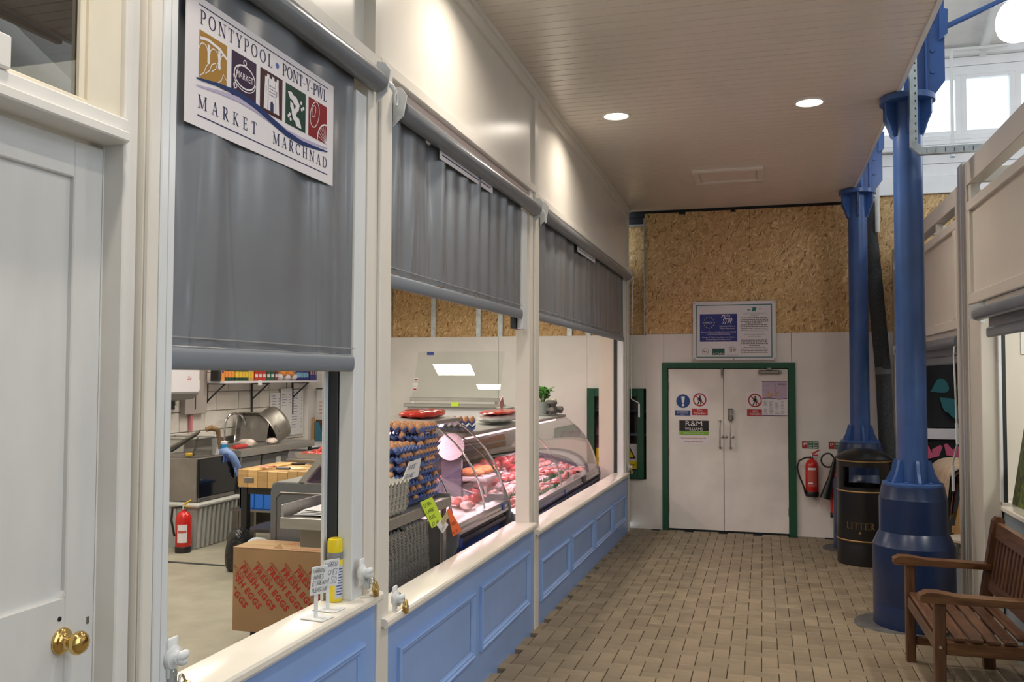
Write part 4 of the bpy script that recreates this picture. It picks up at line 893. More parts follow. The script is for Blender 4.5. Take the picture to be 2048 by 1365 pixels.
for k, (x, z, c, hh) in enumerate(((-1.62, 1.26, (.25, .30, .38), .16), (-1.48, .95, (.05, .07, .14), .17), (-1.75, .95, (.20, .22, .28), .13), (-2.0, 1.26, (.20, .10, .10), .2), (-2.1, .95, (.22, .07, .07), .2))):
    b_ = obj('storage_tin', MB().lathe([(.055, 0), (.058, .01), (.058, hh - .02), (.05, hh - .005), (.03, hh)], (x, 11.43, z), 16), mat('tin_%d' % k, c, .3), smooth=40, origin=(x, 11.43, z))
    tag(b_, ['pale grey tin on the upper shelf behind the green framed window', 'dark blue tin on the lower shelf behind the green framed window', 'squat grey tin on the lower shelf behind the green framed window', 'brown tin on the upper shelf behind the green framed window, left', 'dark red tin on the lower shelf behind the green framed window, left'][k], 'tin')
f, o = notice('danger_sign', 'yellow and black danger sign low in the green framed window, left side', -2.02, -1.79, .545, .795, YEL, y=10.92)
obj('lettering', join(txt(f, 'Danger', .115, .10, .062, .0012), txt(f, 'Keep out', .115, .040, .04, .0012)), BLKS, o)
f, o = notice('caution_sign', 'white sign with yellow warning triangle low in the green framed window', -1.735, -1.50, .545, .855, SIGNW, y=10.92)
obj('sign_band', f.rect(.004, .231, .004, .095, .001), YEL, o)
obj('triangle_border', f.poly([(.06, .125), (.215, .125), (.138, .275)][::1], .0012), BLKS, o); obj('triangle_fill', f.poly([(.086, .140), (.189, .140), (.138, .240)], .0016), YEL, o)
obj('lettering', join(txt(f, 'Caution', .118, .05, .058, .0014), f.poly([(.128, .215), (.148, .215), (.142, .172), (.134, .172)][::-1], .0022), f.disc((.138, .156), .008, .0022, 10)), BLKS, o)

# --- extinguisher notices and extinguishers
for n, (x0, lab) in enumerate(((.438, 'red and green extinguisher notice, left of the pair right of the door'), (.735, 'red and green extinguisher notice, right of the pair beside the far column'))):
    f, o = notice('extinguisher_notice', lab, x0, x0 + .185, .852, .936, mat('notice_green', (.02, .13, .05), .45), y=10.897)
    obj('notice_red', f.rect(.002, .062, .002, .082, .001), REDS, o); obj('notice_rule', join(f.rect(.064, .068, .002, .082, .001), f.rect(.124, .128, .002, .082, .001), *[f.rect(.075 + .06 * i, .115 + .06 * i, .012 + .018 * j, .018 + .018 * j, .001) for i in range(2) for j in range(4)]), SIGNW, o)
    obj('notice_symbol', join(f.rect(.018, .030, .035, .066, .0014), f.rect(.038, .050, .045, .066, .0014)), SIGNW, o)
def extinguisher(lab, x, y, z, r, h, body, base=None, hose=True, lever=RED):
    t = thing('fire_extinguisher', lab, 'fire extinguisher', (x, y, z))
    obj('cylinder', MB().lathe([(r * .9, 0), (r, .012), (r, h * .78), (r * .93, h * .85), (r * .7, h * .92), (r * .32, h * .96), (r * .30, h)], (x, y, z), 28), body, t, smooth=50)
    obj('foot', MB().lathe([(r * 1.02, -.005), (r * 1.04, .0), (r * 1.04, .05), (r * 1.0, .055)], (x, y, z), 28), BLACK, t, smooth=50)
    obj('valve', join(MB().lathe([(.016, 0), (.018, .02), (.014, .04)], (x, y, z + h), 14), B(x - .014, x + .014, y - .014, y + .014, z + h + .015, z + h + .045, .004)), CHROME, t, smooth=50)
    obj('carry_lever', join(MB().tube([(x - .005, y, z + h + .04), (x + .03, y - .01, z + h + .062), (x + .085, y - .015, z + h + .095)], [.009, .010, .006], 8), MB().tube([(x, y, z + h + .03), (x + .07, y - .01, z + h + .035)], .008, 8)), lever, t, smooth=60)
    return t
e1 = extinguisher('red water extinguisher with curled black hose on the white wall right of the door', .542, 10.82, .31, .073, .44, RED)
obj('hose', MB().tube([(.53, 10.80, .755), (.47, 10.79, .752), (.40, 10.79, .715), (.378, 10.79, .64), (.40, 10.79, .54), (.44, 10.79, .44), (.458, 10.78, .38)], .010, 8), BLACK, e1, smooth=60)
obj('nozzle', MB().tube([(.455, 10.78, .40), (.466, 10.78, .335)], [.012, .010], 8), BLACK, e1)
f = Frame((.50, 10.7468, .40), (1, 0, 0), (0, 0, 1)); f.n = Vector((0, -1, 0))
def wraplabel(t, cx, cy, r, z0, z1, a0, a1, m, name='label_panel'):
    g = MB().grid(lambda u, v: (cx + r * sin(a0 + (a1 - a0) * u), cy - r * cos(a0 + (a1 - a0) * u), z0 + (z1 - z0) * v), 10, 1); return obj(name, g, m, t)
PALER = mat('pale_red_label', (.50, .09, .07), .5)
wraplabel(e1, .542, 10.82, .0742, .42, .645, -.75, .75, PALER)
wraplabel(e1, .542, 10.82, .0746, .615, .64, -.6, .6, SIGNW, 'label_heading'); wraplabel(e1, .542, 10.82, .0746, .455, .472, -.6, .1, SIGNW, 'label_heading')
e2 = extinguisher('red gas extinguisher with black horn and coiled hose beside the far column', .80, 10.79, .08, .062, .56, RED)
obj('coil_hose', MB().tube([(.80, 10.76, .69), (.80, 10.74, .735)] + [(.715 + .075 * cos(a), 10.73, .735 + .078 * sin(a)) for a in [pi * .35 + 2 * pi * .80 * i / 20 for i in range(21)]] + [(.775, 10.72, .70)], .010, 8), BLACK, e2, smooth=60)
obj('horn', MB().tube([(.79, 10.72, .775), (.775, 10.72, .70), (.74, 10.72, .53), (.675, 10.71, .30)], [.012, .022, .032, .062], 14), BLACK, e2, smooth=60)
wraplabel(e2, .80, 10.79, .0632, .28, .44, -.6, .7, PALER); wraplabel(e2, .80, 10.79, .0635, .395, .43, -.5, .5, SIGNW, 'label_heading')

# ================================================================ IRON COLUMNS
def column(lab, x, y, zf, zc, fl_z, t2, t1, r0, r1, rs, rb, patch):
    """zf floor, zc cap top, fl_z base flange, t2/t1 casing shoulders"""
    t = thing('iron_column', lab, 'column', (x, y, zf))
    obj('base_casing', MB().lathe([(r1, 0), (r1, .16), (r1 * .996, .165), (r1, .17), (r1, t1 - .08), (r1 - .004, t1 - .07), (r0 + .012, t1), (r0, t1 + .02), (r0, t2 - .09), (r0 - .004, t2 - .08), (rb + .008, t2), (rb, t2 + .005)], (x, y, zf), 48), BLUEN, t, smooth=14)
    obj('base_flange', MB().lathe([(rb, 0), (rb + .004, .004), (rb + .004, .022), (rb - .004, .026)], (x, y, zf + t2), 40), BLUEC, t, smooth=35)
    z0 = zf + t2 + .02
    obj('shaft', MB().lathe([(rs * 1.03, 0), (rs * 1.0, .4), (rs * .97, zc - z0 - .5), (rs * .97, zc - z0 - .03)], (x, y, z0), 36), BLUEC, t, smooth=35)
    for k in range(6):
        a = -pi / 2 + k * pi / 3 + .12; c, s = cos(a), sin(a); m = MB(); hw = .011
        pts = [(rs * .9, 0), (rb - .015, 0), (rb - .02, .02), (rs + .05, .075), (rs + .028, .15), (rs + .02, .17), (rs * .9, .17)]
        for sg_ in (-1, 1):
            for (r, z) in pts: m.v.append((x + r * c - s * hw * sg_, y + r * s + c * hw * sg_, z0 + z))
        n = len(pts); m.f = [tuple(range(n)), tuple(range(2 * n - 1, n - 1, -1))] + [(i, n + i, n + (i + 1) % n, (i + 1) % n) for i in range(n)]
        obj('base_gusset', m, BLUEC, t)
        a += pi / 6; obj('flange_bolt', MB().lathe([(.015, 0), (.015, .010), (.008, .014)], (x + (rb - .04) * cos(a), y + (rb - .04) * sin(a), zf + t2 + .024), 8), BLUEC, t)
    rc = .193
    obj('cap_flange', MB().lathe([(rc - .01, 0), (rc, .004), (rc, .045), (rc - .006, .05)], (x, y, zc - .05), 44), BLUEC, t, smooth=35)
    for k in range(6):
        a = -pi / 2 + k * pi / 3 - .05; c, s = cos(a), sin(a); m = MB(); hw = .010
        pts = [(rs * .9, 0), (rc - .012, 0), (rc - .012, -.10), (rs + .045, -.17), (rs + .022, -.24), (rs * .9, -.26)]
        for sg_ in (-1, 1):
            for (r, z) in pts: m.v.append((x + r * c - s * hw * sg_, y + r * s + c * hw * sg_, zc - .05 + z))
        n = len(pts); m.f = [tuple(range(n)), tuple(range(2 * n - 1, n - 1, -1))] + [(i, n + i, n + (i + 1) % n, (i + 1) % n) for i in range(n)]
        obj('cap_gusset', m, BLUEC, t)
    # bracket plates carrying the roof girder above the cap
    pl = [(x - .02, zc), (x + .19, zc), (x + .26, zc + .10), (x + .26, 5.4), (x - .02, 5.4)]
    bp = obj('girder_plate', MB().prism(pl, 'y', y - .012, y + .012), BLUEC, t)
    obj('plate_rib', B(x + .03, x + .055, y - .09, y + .09, zc, 5.35, .003), BLUEC, bp); obj('plate_rib', B(x + .12, x + .135, y - .05, y - .012, zc, 5.35, .003), BLUEC, bp)
    obj('plate_flange', MB().prism([(x + .22, zc + .40), (x + .275, zc + .44), (x + .28, zc + .62), (x + .22, zc + .64)], 'y', y - .05, y + .05), BLUEC, bp)
    for z in (.17, .33, .55): obj('plate_bolt', MB().lathe([(.016, 0), (.014, .012)], (0, 0, 0), 8).xf(Matrix.Translation((x + .175, y - .012, zc + z)) @ Matrix.Rotation(radians(90), 4, 'X')), BLUEC, bp)
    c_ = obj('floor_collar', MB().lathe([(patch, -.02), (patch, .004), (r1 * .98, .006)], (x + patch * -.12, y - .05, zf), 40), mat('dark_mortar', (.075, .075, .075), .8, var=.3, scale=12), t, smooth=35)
    return t
c1 = column('near blue iron column with stepped base casing, behind the bench', 1.055, 7.05, FL(7.05), 3.792, .915, 1.015, .665, .233, .280, .104, .205, .375)
c2 = column('far blue iron column standing behind the litter bin', 1.015, 10.25, FL(10.25), 3.745, .99, 1.15, .80, .235, .285, .102, .198, .36)
t = thing('tie_rod', 'thin blue steel tie rod running up from the near column bracket', 'tie rod', (1.34, 7.12, 4.3))
obj('rod', MB().tube([(1.33, 7.05, 4.30), (2.3, 7.05, 4.70), (3.4, 7.05, 5.15)], .021, 12), BLUEC, t)
# cable trunking in front of the near column
t = thing('cable_trunking', 'slotted galvanised cable trunking bent around the near blue column', 'cable trunking', (1.06, 6.8, 3.3))
tr_ = MB().prism([(1.035, 4.02), (1.085, 4.02), (1.085, 3.375), (1.115, 3.343), (1.62, 3.343), (1.62, 3.292), (1.092, 3.292), (1.035, 3.352)], 'y', 6.785, 6.835)
obj('trunking_body', tr_, GALV, t)
sl_ = MB()
for i in range(11): sl_.box(1.066, 1.074, 6.783, 6.786, 3.40 + .055 * i, 3.415 + .055 * i)
for i in range(8): sl_.box(1.14 + .06 * i, 1.144 + .06 * i, 6.783, 6.786, 3.30, 3.33); 
obj('slots', sl_, BLACK, t, kind='stuff')
t = thing('cable_loop', 'short black cable looping out of the near column bracket', 'cable', (1.2, 7.08, 4.1))
obj('cable', MB().tube([(1.13, 7.07, 4.20), (1.19, 7.05, 4.20), (1.225, 7.05, 4.16), (1.19, 7.05, 4.07), (1.13, 7.06, 4.02), (1.09, 7.08, 4.03)], .006, 8), BLACK, t, smooth=60)
t = thing('conduit_pipe', 'white conduit pipe crossing in front of the high windows', 'pipe', (2.07, 10.72, 4.2))
obj('pipe', MB().tube([(2.065, 10.70, 4.20), (2.065, 10.70, 5.34), (2.075, 10.70, 5.365), (2.09, 10.70, 5.372), (2.63, 10.70, 5.372)], .018, 10), WHITE_OLD, t, smooth=60)
obj('pipe_cap', MB().lathe([(.02, 0), (.028, .01), (.028, .05), (.02, .06)], (2.065, 10.70, 4.15), 14), GALV, t)
t = thing('vent_pipe', 'short white pipe hanging beside the far blue column top', 'pipe', (1.26, 10.6, 3.3))
obj('pipe', MB().tube([(1.262, 10.6, 3.33), (1.262, 10.6, 4.1)], .026, 14), WHITE_OLD, t)
t = thing('leaning_roll', 'long dark grey roll leaning against the far wall behind the column', 'roll', (1.29, 10.45, -.1))
ROLL = mat('speckled_grey_felt', (.052, .054, .056), .9, var=.5, scale=90)
obj('roll_body', MB().tube([(1.345, 10.42, -.16), (1.29, 10.55, 1.8), (1.17, 10.74, 3.68)], .083, 24), ROLL, t, smooth=60)
obj('roll_band', MB().tube([(1.294, 10.545, 1.72), (1.288, 10.552, 1.80)], .0845, 24, cap=False), mat('grey_tape', (.14, .14, .14), .5), t)
# pendant lamp in the hall
t = pend = thing('pendant_lamp', 'large glowing white pendant lamp hanging in the high hall', 'pendant lamp', (1.90, 7.4, 4.43))
obj('globe', MB().lathe([(.01, -.165), (.05, -.161), (.09, -.148), (.122, -.125), (.143, -.092), (.154, -.05), (.156, -.01), (.150, .035), (.136, .075), (.115, .11), (.095, .13)], (1.90, 7.4, 4.43), 40), GLOBE, t, smooth=60)
obj('gear_housing', MB().lathe([(.095, 0), (.10, .01)] + [(.10 + .003 * (i % 2), .02 + .008 * i) for i in range(20)] + [(.06, .22)], (1.90, 7.4, 4.555), 28), ALU, t, smooth=60)
obj('suspension', MB().tube([(1.90, 7.4, 4.76), (1.90, 7.4, 6.75)], .008, 8), WHITE_OLD, t)

dup(pend, loc=(4.3, 9.3, 4.43), label='added unseen pendant lamp brightening the hall, beyond the right edge of view')  # extra unseen lamp, copied in to brighten the hall

# ================================================================ LITTER BIN
bx, by = .965, 9.45; bz = FL(9.45)
t = thing('litter_bin', 'round black litter bin with gold rings and lettering beside the far column', 'litter bin', (bx, by, bz))
BINB = mat('black_bin_plastic', (.010, .010, .010), .32, bump=.1, bscale=200)
R = .258
body = MB().lathe([(R * .99, 0), (R * 1.0, .02), (R * 1.0, .20), (R * .985, .215), (R, .23), (R, .70), (R, .705)], (bx, by, bz), 48); obj('body', body, BINB, t, smooth=35)
def arcwall(a0, a1, z0, z1, r0=R, th=.012, n=16):
    m = MB()
    for i in range(n + 1):
        a = a0 + (a1 - a0) * i / n
        for r, z in ((r0, z0), (r0, z1), (r0 - th, z1), (r0 - th, z0)): m.v.append((bx + r * cos(a), by + r * sin(a), bz + z))
    for i in range(n):
        for k_ in range(4): m.f.append((4 * i + k_, 4 * i + (k_ + 1) % 4, 4 * (i + 1) + (k_ + 1) % 4, 4 * (i + 1) + k_))
    m.f += [(0, 1, 2, 3), (4 * n + 3, 4 * n + 2, 4 * n + 1, 4 * n)]; return m
va = math.atan2(-by, -bx)                                 # towards the walkway viewer
h0 = va - .10; hw_ = .72
band = join(arcwall(0, 2 * pi, .70, .765, n=48), arcwall(0, 2 * pi, .965, 1.03, n=48), arcwall(h0 + hw_, h0 + pi / 1 - hw_, .765, .965), arcwall(h0 + pi + hw_, h0 + 2 * pi - hw_, .765, .965))
obj('hood', band, BINB, t, smooth=35)
obj('lid', MB().lathe([(R * 1.03, 1.03), (R * 1.035, 1.045), (R * .97, 1.062), (R * .7, 1.105), (R * .35, 1.13), (0.005, 1.137)], (bx, by, bz), 48), BINB, t, smooth=35)
obj('liner', MB().lathe([(R * .93, .72), (R * .93, .55), (.01, .55)], (bx, by, bz), 32, cap=False), BLACK, t)
GOLD = mat('gold_paint', (.42, .27, .10), .4, .5)
for z in (1.022, .725, .245): obj('gold_ring', MB().lathe([(R * 1.003, z - .007), (R * 1.012, z - .004), (R * 1.012, z + .004), (R * 1.003, z + .007)], (bx, by, bz), 48, cap=False), GOLD, t, smooth=40)
ft_ = Frame((0, 0, 0), (1, 0, 0), (0, 1, 0)); lt = serif(ft_, 'LITTER', -.135, .135, 0, .062, 0)
for i_ in range(2):
    q = [(v[0] + .0018 * i_, v[1]) for v in lt.v]
a_c = va - .155
lm = MB(); lm.f = list(lt.f); lm.v = [(bx + (R * 1.004) * cos(a_c + v[0] / R), by + (R * 1.004) * sin(a_c + v[0] / R), bz + .365 + v[1]) for v in lt.v]
obj('lettering', lm, GOLD, t)
tm = [(a, b) for a, b in ((-.012, 0), (.012, 0), (0, .026))]
obj('maker_mark', MB().add([(bx + R * 1.004 * cos(a_c + a / R), by + R * 1.004 * sin(a_c + a / R), bz + .32 + b) for a, b in tm], [(0, 1, 2)]), GOLD, t)

# ================================================================ BENCH (near right)
b0, b1 = 5.13, 6.10                                       # near and far ends along the walkway
xf_, xb_ = .865, 1.375; zf = FL(5.6)
t = thing('garden_bench', 'dark hardwood garden bench with slatted back facing the walkway', 'bench', ((xf_ + xb_) / 2, 5.6, zf))
def pz(z): return zf + z
for y in (b0, b1):
    obj('front_leg', B(xf_ - .005, xf_ + .05, y - .03, y + .03, FL(y), pz(.60), .005), TEAKV, t)
    pts = [(xb_ - .075, pz(-.01)), (xb_ - .01, pz(-.01)), (xb_ - .02, pz(.42)), (xb_ + .055, pz(.90)), (xb_ + .04, pz(.925)), (xb_ + .01, pz(.925)), (xb_ - .01, pz(.90)), (xb_ - .085, pz(.43))]
    obj('back_leg', MB().prism(pts, 'y', y - .03, y + .03), TEAKV, t)
    ap = [(xf_ - .075, pz(.605)), (xf_ - .065, pz(.60)), (xb_ - .03, pz(.60)), (xb_ - .03, pz(.635)), (xf_ + .12, pz(.640)), (xf_ + .02, pz(.655)), (xf_ - .04, pz(.655)), (xf_ - .075, pz(.635))]
    obj('armrest', MB().prism(ap, 'y', y - .045, y + .045), TEAK, t, smooth=30)
    obj('side_rail', B(xf_ + .05, xb_ - .07, y - .018, y + .018, pz(.33), pz(.40), .004), TEAK, t)
    obj('stretcher', B(xf_ + .05, xb_ - .06, y - .016, y + .016, pz(.10), pz(.15), .004), TEAK, t)
    obj('bolt_head', MB().lathe([(.009, 0), (.007, .004)], (0, 0, 0), 10).xf(Matrix.Translation((xf_ + .022, y - .03, pz(.37))) @ Matrix.Rotation(radians(90), 4, 'X')), ALU, t)
obj('front_rail', B(xf_ + .002, xf_ + .04, b0 + .03, b1 - .03, pz(.335), pz(.405), .005), TEAKL, t)
for i in range(6):
    x = xf_ + .012 + i * .078; z = .415 - .012 * math.sin(pi * i / 5 * .9)
    obj('seat_slat', B(x, x + .062, b0 - .028 if 0 < i < 5 else b0 + .035, b1 + .028 if 0 < i < 5 else b1 - .035, pz(z), pz(z + .02), .004), TEAKL, t)
def lean(z): return xb_ - .053 + (z - .42) * .156
for z0, z1 in ((.80, .89), (.485, .545)):
    pts = [(lean(z0) - .012, pz(z0)), (lean(z0) + .022, pz(z0)), (lean(z1) + .022, pz(z1)), (lean(z1) - .012, pz(z1))]
    obj('back_rail', MB().prism(pts, 'y', b0 + .03, b1 - .03), TEAKL, t)
ns = 12
for i in range(ns):
    y = b0 + .075 + (b1 - b0 - .15) * i / (ns - 1); pts = [(lean(.545) - .003, pz(.545)), (lean(.545) + .012, pz(.545)), (lean(.80) + .012, pz(.80)), (lean(.80) - .003, pz(.80))]
    obj('back_slat', MB().prism(pts, 'y', y - .02, y + .02), TEAKV, t)

# ================================================================ RIGHT HAND STALLS
XR = 1.42
STW = mat('stall_cream_paint', (.63, .59, .525), .34, var=.03, scale=3)
STW2 = mat('stall_inner_board', (.74, .70, .62), .55)
def rstall(lab, y0, y1, zb, zp, ztr, zt, panels, op, pw=.10):
    """y0 near, y1 far; zb fascia bottom, zp fascia top, zt top rail"""
    t = thing('kiosk_front', lab, 'stall front', (XR + .05, (y0 + y1) / 2, FL(y1)))
    obj('corner_post', B(XR - .004, XR + .09, y1 - pw, y1, FL(y1) - .02, zt, .004), STW, t)
    obj('corner_post', B(XR - .004, XR + .09, y0, y0 + pw, FL(y0) - .02, zt, .004), STW, t)
    obj('fascia_board', B(XR + .025, XR + .05, y0 + pw, y1 - pw, zb, zp), STW, t)
    obj('fascia_rail', B(XR, XR + .055, y0 + pw, y1 - pw, zb, zb + .075, .004), STW, t); obj('fascia_rail', B(XR, XR + .055, y0 + pw, y1 - pw, zp - .07, zp, .004), STW, t)
    for a, b in panels: obj('fascia_stile', B(XR, XR + .055, a, b, zb + .075, zp - .07, .004), STW, t)
    obj('top_rail', B(XR, XR + .09, y0 + pw, y1 - pw, ztr, zt, .004), STW, t)
    obj('rail_back', B(XR + .55, XR + .60, y0, y1, ztr, zt, .004), STW, t)
    for y in (y0 + .02, (y0 + y1) / 2, y1 - .08): obj('cross_rail', B(XR + .09, XR + .55, y, y + .05, ztr + .03, zt - .03, .003), STW, t)
    for y in op: obj('transom_stud', B(XR + .01, XR + .06, y, y + .06, zp, ztr, .003), STW, t)
    obj('head_batten', B(XR + .03, XR + .09, y0 + pw, y1 - pw, zb - .045, zb, .002), SILL, t)
    return t
k1 = rstall('near cream kiosk front at the right edge with lit white interior', 3.4, 7.02, 2.215, 2.955, 3.075, 3.245, [(6.86, 6.93), (3.5, 3.6)], [6.84])
k2 = rstall('far cream kiosk front behind the near blue column', 7.20, 10.68, 2.065, 2.90, 3.00, 3.135, [(7.34, 7.44), (9.05, 9.12), (10.5, 10.58)], [8.1, 9.2])
obj('link_post', B(XR - .006, XR + .06, 7.03, 7.19, FL(7.2) - .02, 3.27, .004), STW, k1)
obj('link_strip', B(XR - .012, XR + .05, 7.08, 7.13, FL(7.2) - .02, 3.25, .003), UPVC, k1)
# near kiosk opening
obj('jamb', B(XR + .005, XR + .12, 6.60, 6.92, FL(6.9) - .02, 2.17, .004), STW, k1); obj('jamb_guide', B(XR + .125, XR + .15, 6.575, 6.65, .86, 2.05), DKGREY, k1)
obj('jamb_edge', B(XR + .105, XR + .125, 6.57, 6.62, .86, 2.1, .003), UPVC, k1)
obj('kiosk_sill', B(XR + .11, XR + .36, 3.5, 6.91, .80, .836, .006), SILL, k1, label='cream gloss kiosk sill')
GREYB = mat('grey_blue_board', (.22, .27, .31), .45)
obj('kiosk_dado', B(XR + .13, XR + .155, 3.5, 6.92, -.14, .80), GREYB, k1)
obj('inner_wall', B(XR + .16, 3.4, 6.92, 6.97, -.1, 2.9), STW2, k1); area('kiosk_fill_lamp', (2.3, 5.6, 2.70), .1, 34, (1, .95, .86), sy=1.4); obj('inner_wall', B(3.35, 3.4, 3.4, 6.92, -.1, 2.9), STW2, k1)  # area lamp added to brighten the dim inner wall
KL = thing('added_strip_light', 'added unseen strip light brightening the inside of the near kiosk', 'strip light', (2.3, 5.6, 2.75))  # fitting added out of view to go with the fill lamp
obj('tube', B(2.25, 2.35, 4.8, 6.3, 2.72, 2.75), LAMPON, KL); obj('fitting', B(2.23, 2.37, 4.75, 6.35, 2.752, 2.80, .004), UPVC, KL)
# blinds on the kiosks
def kblind(lab, y0, y1, zc, r, zh, zt, xr):
    t = thing('roller_blind', lab, 'roller blind', (xr, (y0 + y1) / 2, zc))
    obj('roller_tube', MB().tube([(xr, y0, zc), (xr, y1, zc)], r, 20), PVC, t, smooth=60)
    xf = xr + r * .8
    obj('blind_fabric', B(xf - .002, xf + .002, y0 + .02, y1 - .12, zt, zc), PVC, t); obj('hem_bar', B(xf - .016, xf + .016, y0 + .01, y1 - .10, zh, zt, .012), PVC, t)
    m = MB().prism([(XR + .03, zc - .06), (xr - .055, zc - .03), (xr - .055, zc + .06), (XR + .03, zc + .085)], 'y', y1 + .012, y1 + .02); obj('end_bracket', m, UPVC, t)
    return t
kb1 = kblind('rolled dark grey blind under the near kiosk fascia', 3.55, 6.56, 2.125, .045, 1.96, 2.03, XR - .012)
kb2 = kblind('rolled dark grey blind under the far kiosk fascia', 7.36, 10.50, 1.975, .045, 1.80, 1.875, XR + .03)
t = thing('crank_rod', 'white blind crank rod with bent handle hanging in the far kiosk opening', 'crank rod', (XR + .02, 7.46, 1.9))
obj('crank_eye', MB().tube([(XR + .03, 7.42, 1.96), (XR + .01, 7.44, 1.93)] + [(XR + .005, 7.455 + .014 * sin(a), 1.905 + .026 * cos(a)) for a in [2 * pi * i / 12 for i in range(13)]], .0055, 8), UPVC, t, smooth=60)
obj('rod', MB().tube([(XR + .005, 7.47, 1.88), (XR + .02, 7.47, 1.20), (XR + .02, 7.48, 1.18), (XR + .015, 7.62, 1.02), (XR + .015, 7.63, 1.0)], .007, 8), UPVC, t, smooth=60)
obj('crank_grip', MB().tube([(XR + .015, 7.63, 1.0), (XR + .017, 7.63, .80)], .012, 10), UPVC, t)
obj('crank_sleeve', MB().tube([(XR + .016, 7.47, 1.34), (XR + .02, 7.47, 1.18)], .011, 10), UPVC, t)
# picture on the sill of the near kiosk
t = thing('landscape_picture', 'green grass picture leaning on the near kiosk sill at the right edge', 'picture', (1.64, 6.2, .838))
gm = bpy.data.materials.new('grass_picture'); gm.use_nodes = True; nt = gm.node_tree; N = nt.nodes; L = nt.links
tc = N.new('ShaderNodeTexCoord'); mp = N.new('ShaderNodeMapping'); mp.inputs['Scale'].default_value = (40, 40, 9); nz = N.new('ShaderNodeTexNoise'); nz.inputs['Scale'].default_value = 2.2; nz.inputs['Detail'].default_value = 6
rr = N.new('ShaderNodeValToRGB'); rr.color_ramp.elements[0].position = .36; rr.color_ramp.elements[0].color = (.015, .022, .018, 1); rr.color_ramp.elements[1].position = .72; rr.color_ramp.elements[1].color = (.42, .42, .05, 1); q = rr.color_ramp.elements.new(.52); q.color = (.07, .13, .02, 1)
L.new(tc.outputs['Object'], mp.inputs[0]); L.new(mp.outputs[0], nz.inputs[0]); L.new(nz.outputs['Fac'], rr.inputs[0]); L.new(rr.outputs[0], N['Principled BSDF'].inputs['Base Color'])
Mx = Matrix.Translation((1.625, 0, .838)) @ Matrix.Rotation(radians(9), 4, 'Y')
obj('picture_panel', MB().box(0, .02, 5.6, 6.70, 0, .61).xf(Mx), gm, t); obj('picture_edge', MB().box(.0, .022, 6.70, 6.71, 0, .61).xf(Mx), DKGREY, t)
t = thing('paper_notice', 'white paper notice on the inner wall of the near kiosk', 'notice', (2.2, 6.91, 2.0)); obj('sheet', B(1.75, 2.35, 6.912, 6.918, 1.86, 2.10), PAPER, t)
obj('sheet_lines', join(*[B(1.80, 2.30, 6.911, 6.912, 1.90 + .03 * i, 1.912 + .03 * i) for i in range(6)]), mat('grey_print', (.2, .2, .2)), t)
# far kiosk: dark hanging cloths, shelf and goods
CL = mat('black_cloth', (.010, .010, .012), .85)
t = thing('hanging_cloth', 'black hanging cloth with teal petals inside the far kiosk', 'cloth', (1.9, 10.6, 1.2))
obj('cloth', MB().grid(lambda u, v: (1.50 + 1.4 * u, 10.60 + .02 * sin(20 * u), 1.14 + .95 * v), 40, 6), CL, t, smooth=60)
f = Frame((1.5, 10.575, 1.14), (1, 0, 0), (0, 0, 1)); f.n = Vector((0, -1, 0))
TE = mat('teal_petal', (.02, .14, .16), .7)
for cx, cz, a in ((.36, .44, .5), (.44, .27, -.7), (.62, .40, 1.6), (.55, .2, -2.4)):
    c, s = cos(a), sin(a); obj('petal', f.poly([(cx + .10 * cos(q) * c - .06 * sin(q) * s * (1.1 + cos(q)), cz + .10 * cos(q) * s + .06 * sin(q) * c * (1.1 + cos(q))) for q in [2 * pi * i / 20 for i in range(20)]], .001 + .002 * abs(a)), TE, t)
t = thing('white_shelf', 'white shelf board across the far kiosk below the black cloth', 'shelf', (2, 10.5, 1.1)); obj('board', B(1.48, 2.9, 10.45, 10.66, 1.02, 1.13, .004), SIGNW, t)
t = thing('patterned_cloth', 'pink and black patterned cloth under the white shelf', 'cloth', (2, 10.4, .9))
obj('cloth', MB().grid(lambda u, v: (1.48 + 1.2 * u, 10.50 + .02 * sin(15 * u), .62 + .40 * v), 30, 4), CL, t, smooth=60)
f = Frame((1.48, 10.474, .62), (1, 0, 0), (0, 0, 1)); f.n = Vector((0, -1, 0)); PK = mat('pink_print', (.60, .10, .20), .6)
for i in range(6): obj('scallop', f.line([(.02 + .2 * i, .35), (.06 + .2 * i, .26 - .05 * (i % 2)), (.12 + .2 * i, .25), (.18 + .2 * i, .33)], [.03, .09, .1, .03], .002), PK, t)
t = thing('trestle', 'wooden trestle with slanted legs holding the draped rugs in the far kiosk', 'trestle', (1.75, 9.2, -.15))
PINE = wood_mat('pale_pine', (.42, .23, .08), (.60, .38, .16), .5, axis=2)
for y in (8.7, 9.6):
    for sx_ in (-1, 1):
        m = MB(); m.v = [(1.80 + sx_ * .06 - .03, y - .02, .70), (1.80 + sx_ * .06 + .03, y - .02, .70), (1.80 + sx_ * .06 + .03, y + .02, .70), (1.80 + sx_ * .06 - .03, y + .02, .70), (1.80 + sx_ * .22 - .03, y - .02, -.16), (1.80 + sx_ * .22 + .03, y - .02, -.16), (1.80 + sx_ * .22 + .03, y + .02, -.16), (1.80 + sx_ * .22 - .03, y + .02, -.16)]
        m.f = [(0, 1, 2, 3), (7, 6, 5, 4), (0, 4, 5, 1), (1, 5, 6, 2), (2, 6, 7, 3), (3, 7, 4, 0)]; obj('leg', m, PINE, t)
    obj('brace', B(1.62, 1.98, y - .015, y + .015, .30, .36, .003), PINE, t)
obj('beam', B(1.74, 1.86, 8.6, 9.7, .70, .745, .004), PINE, t)
RUGC = [((.62, .48, .34), 'cream folded rug lying over the wooden trestle'), ((.05, .05, .045), 'dark bordered rug lying over the wooden trestle'), ((.50, .36, .26), 'pinkish rug with red veining over the wooden trestle'), ((.20, .03, .03), 'deep red rug lowest over the wooden trestle')]
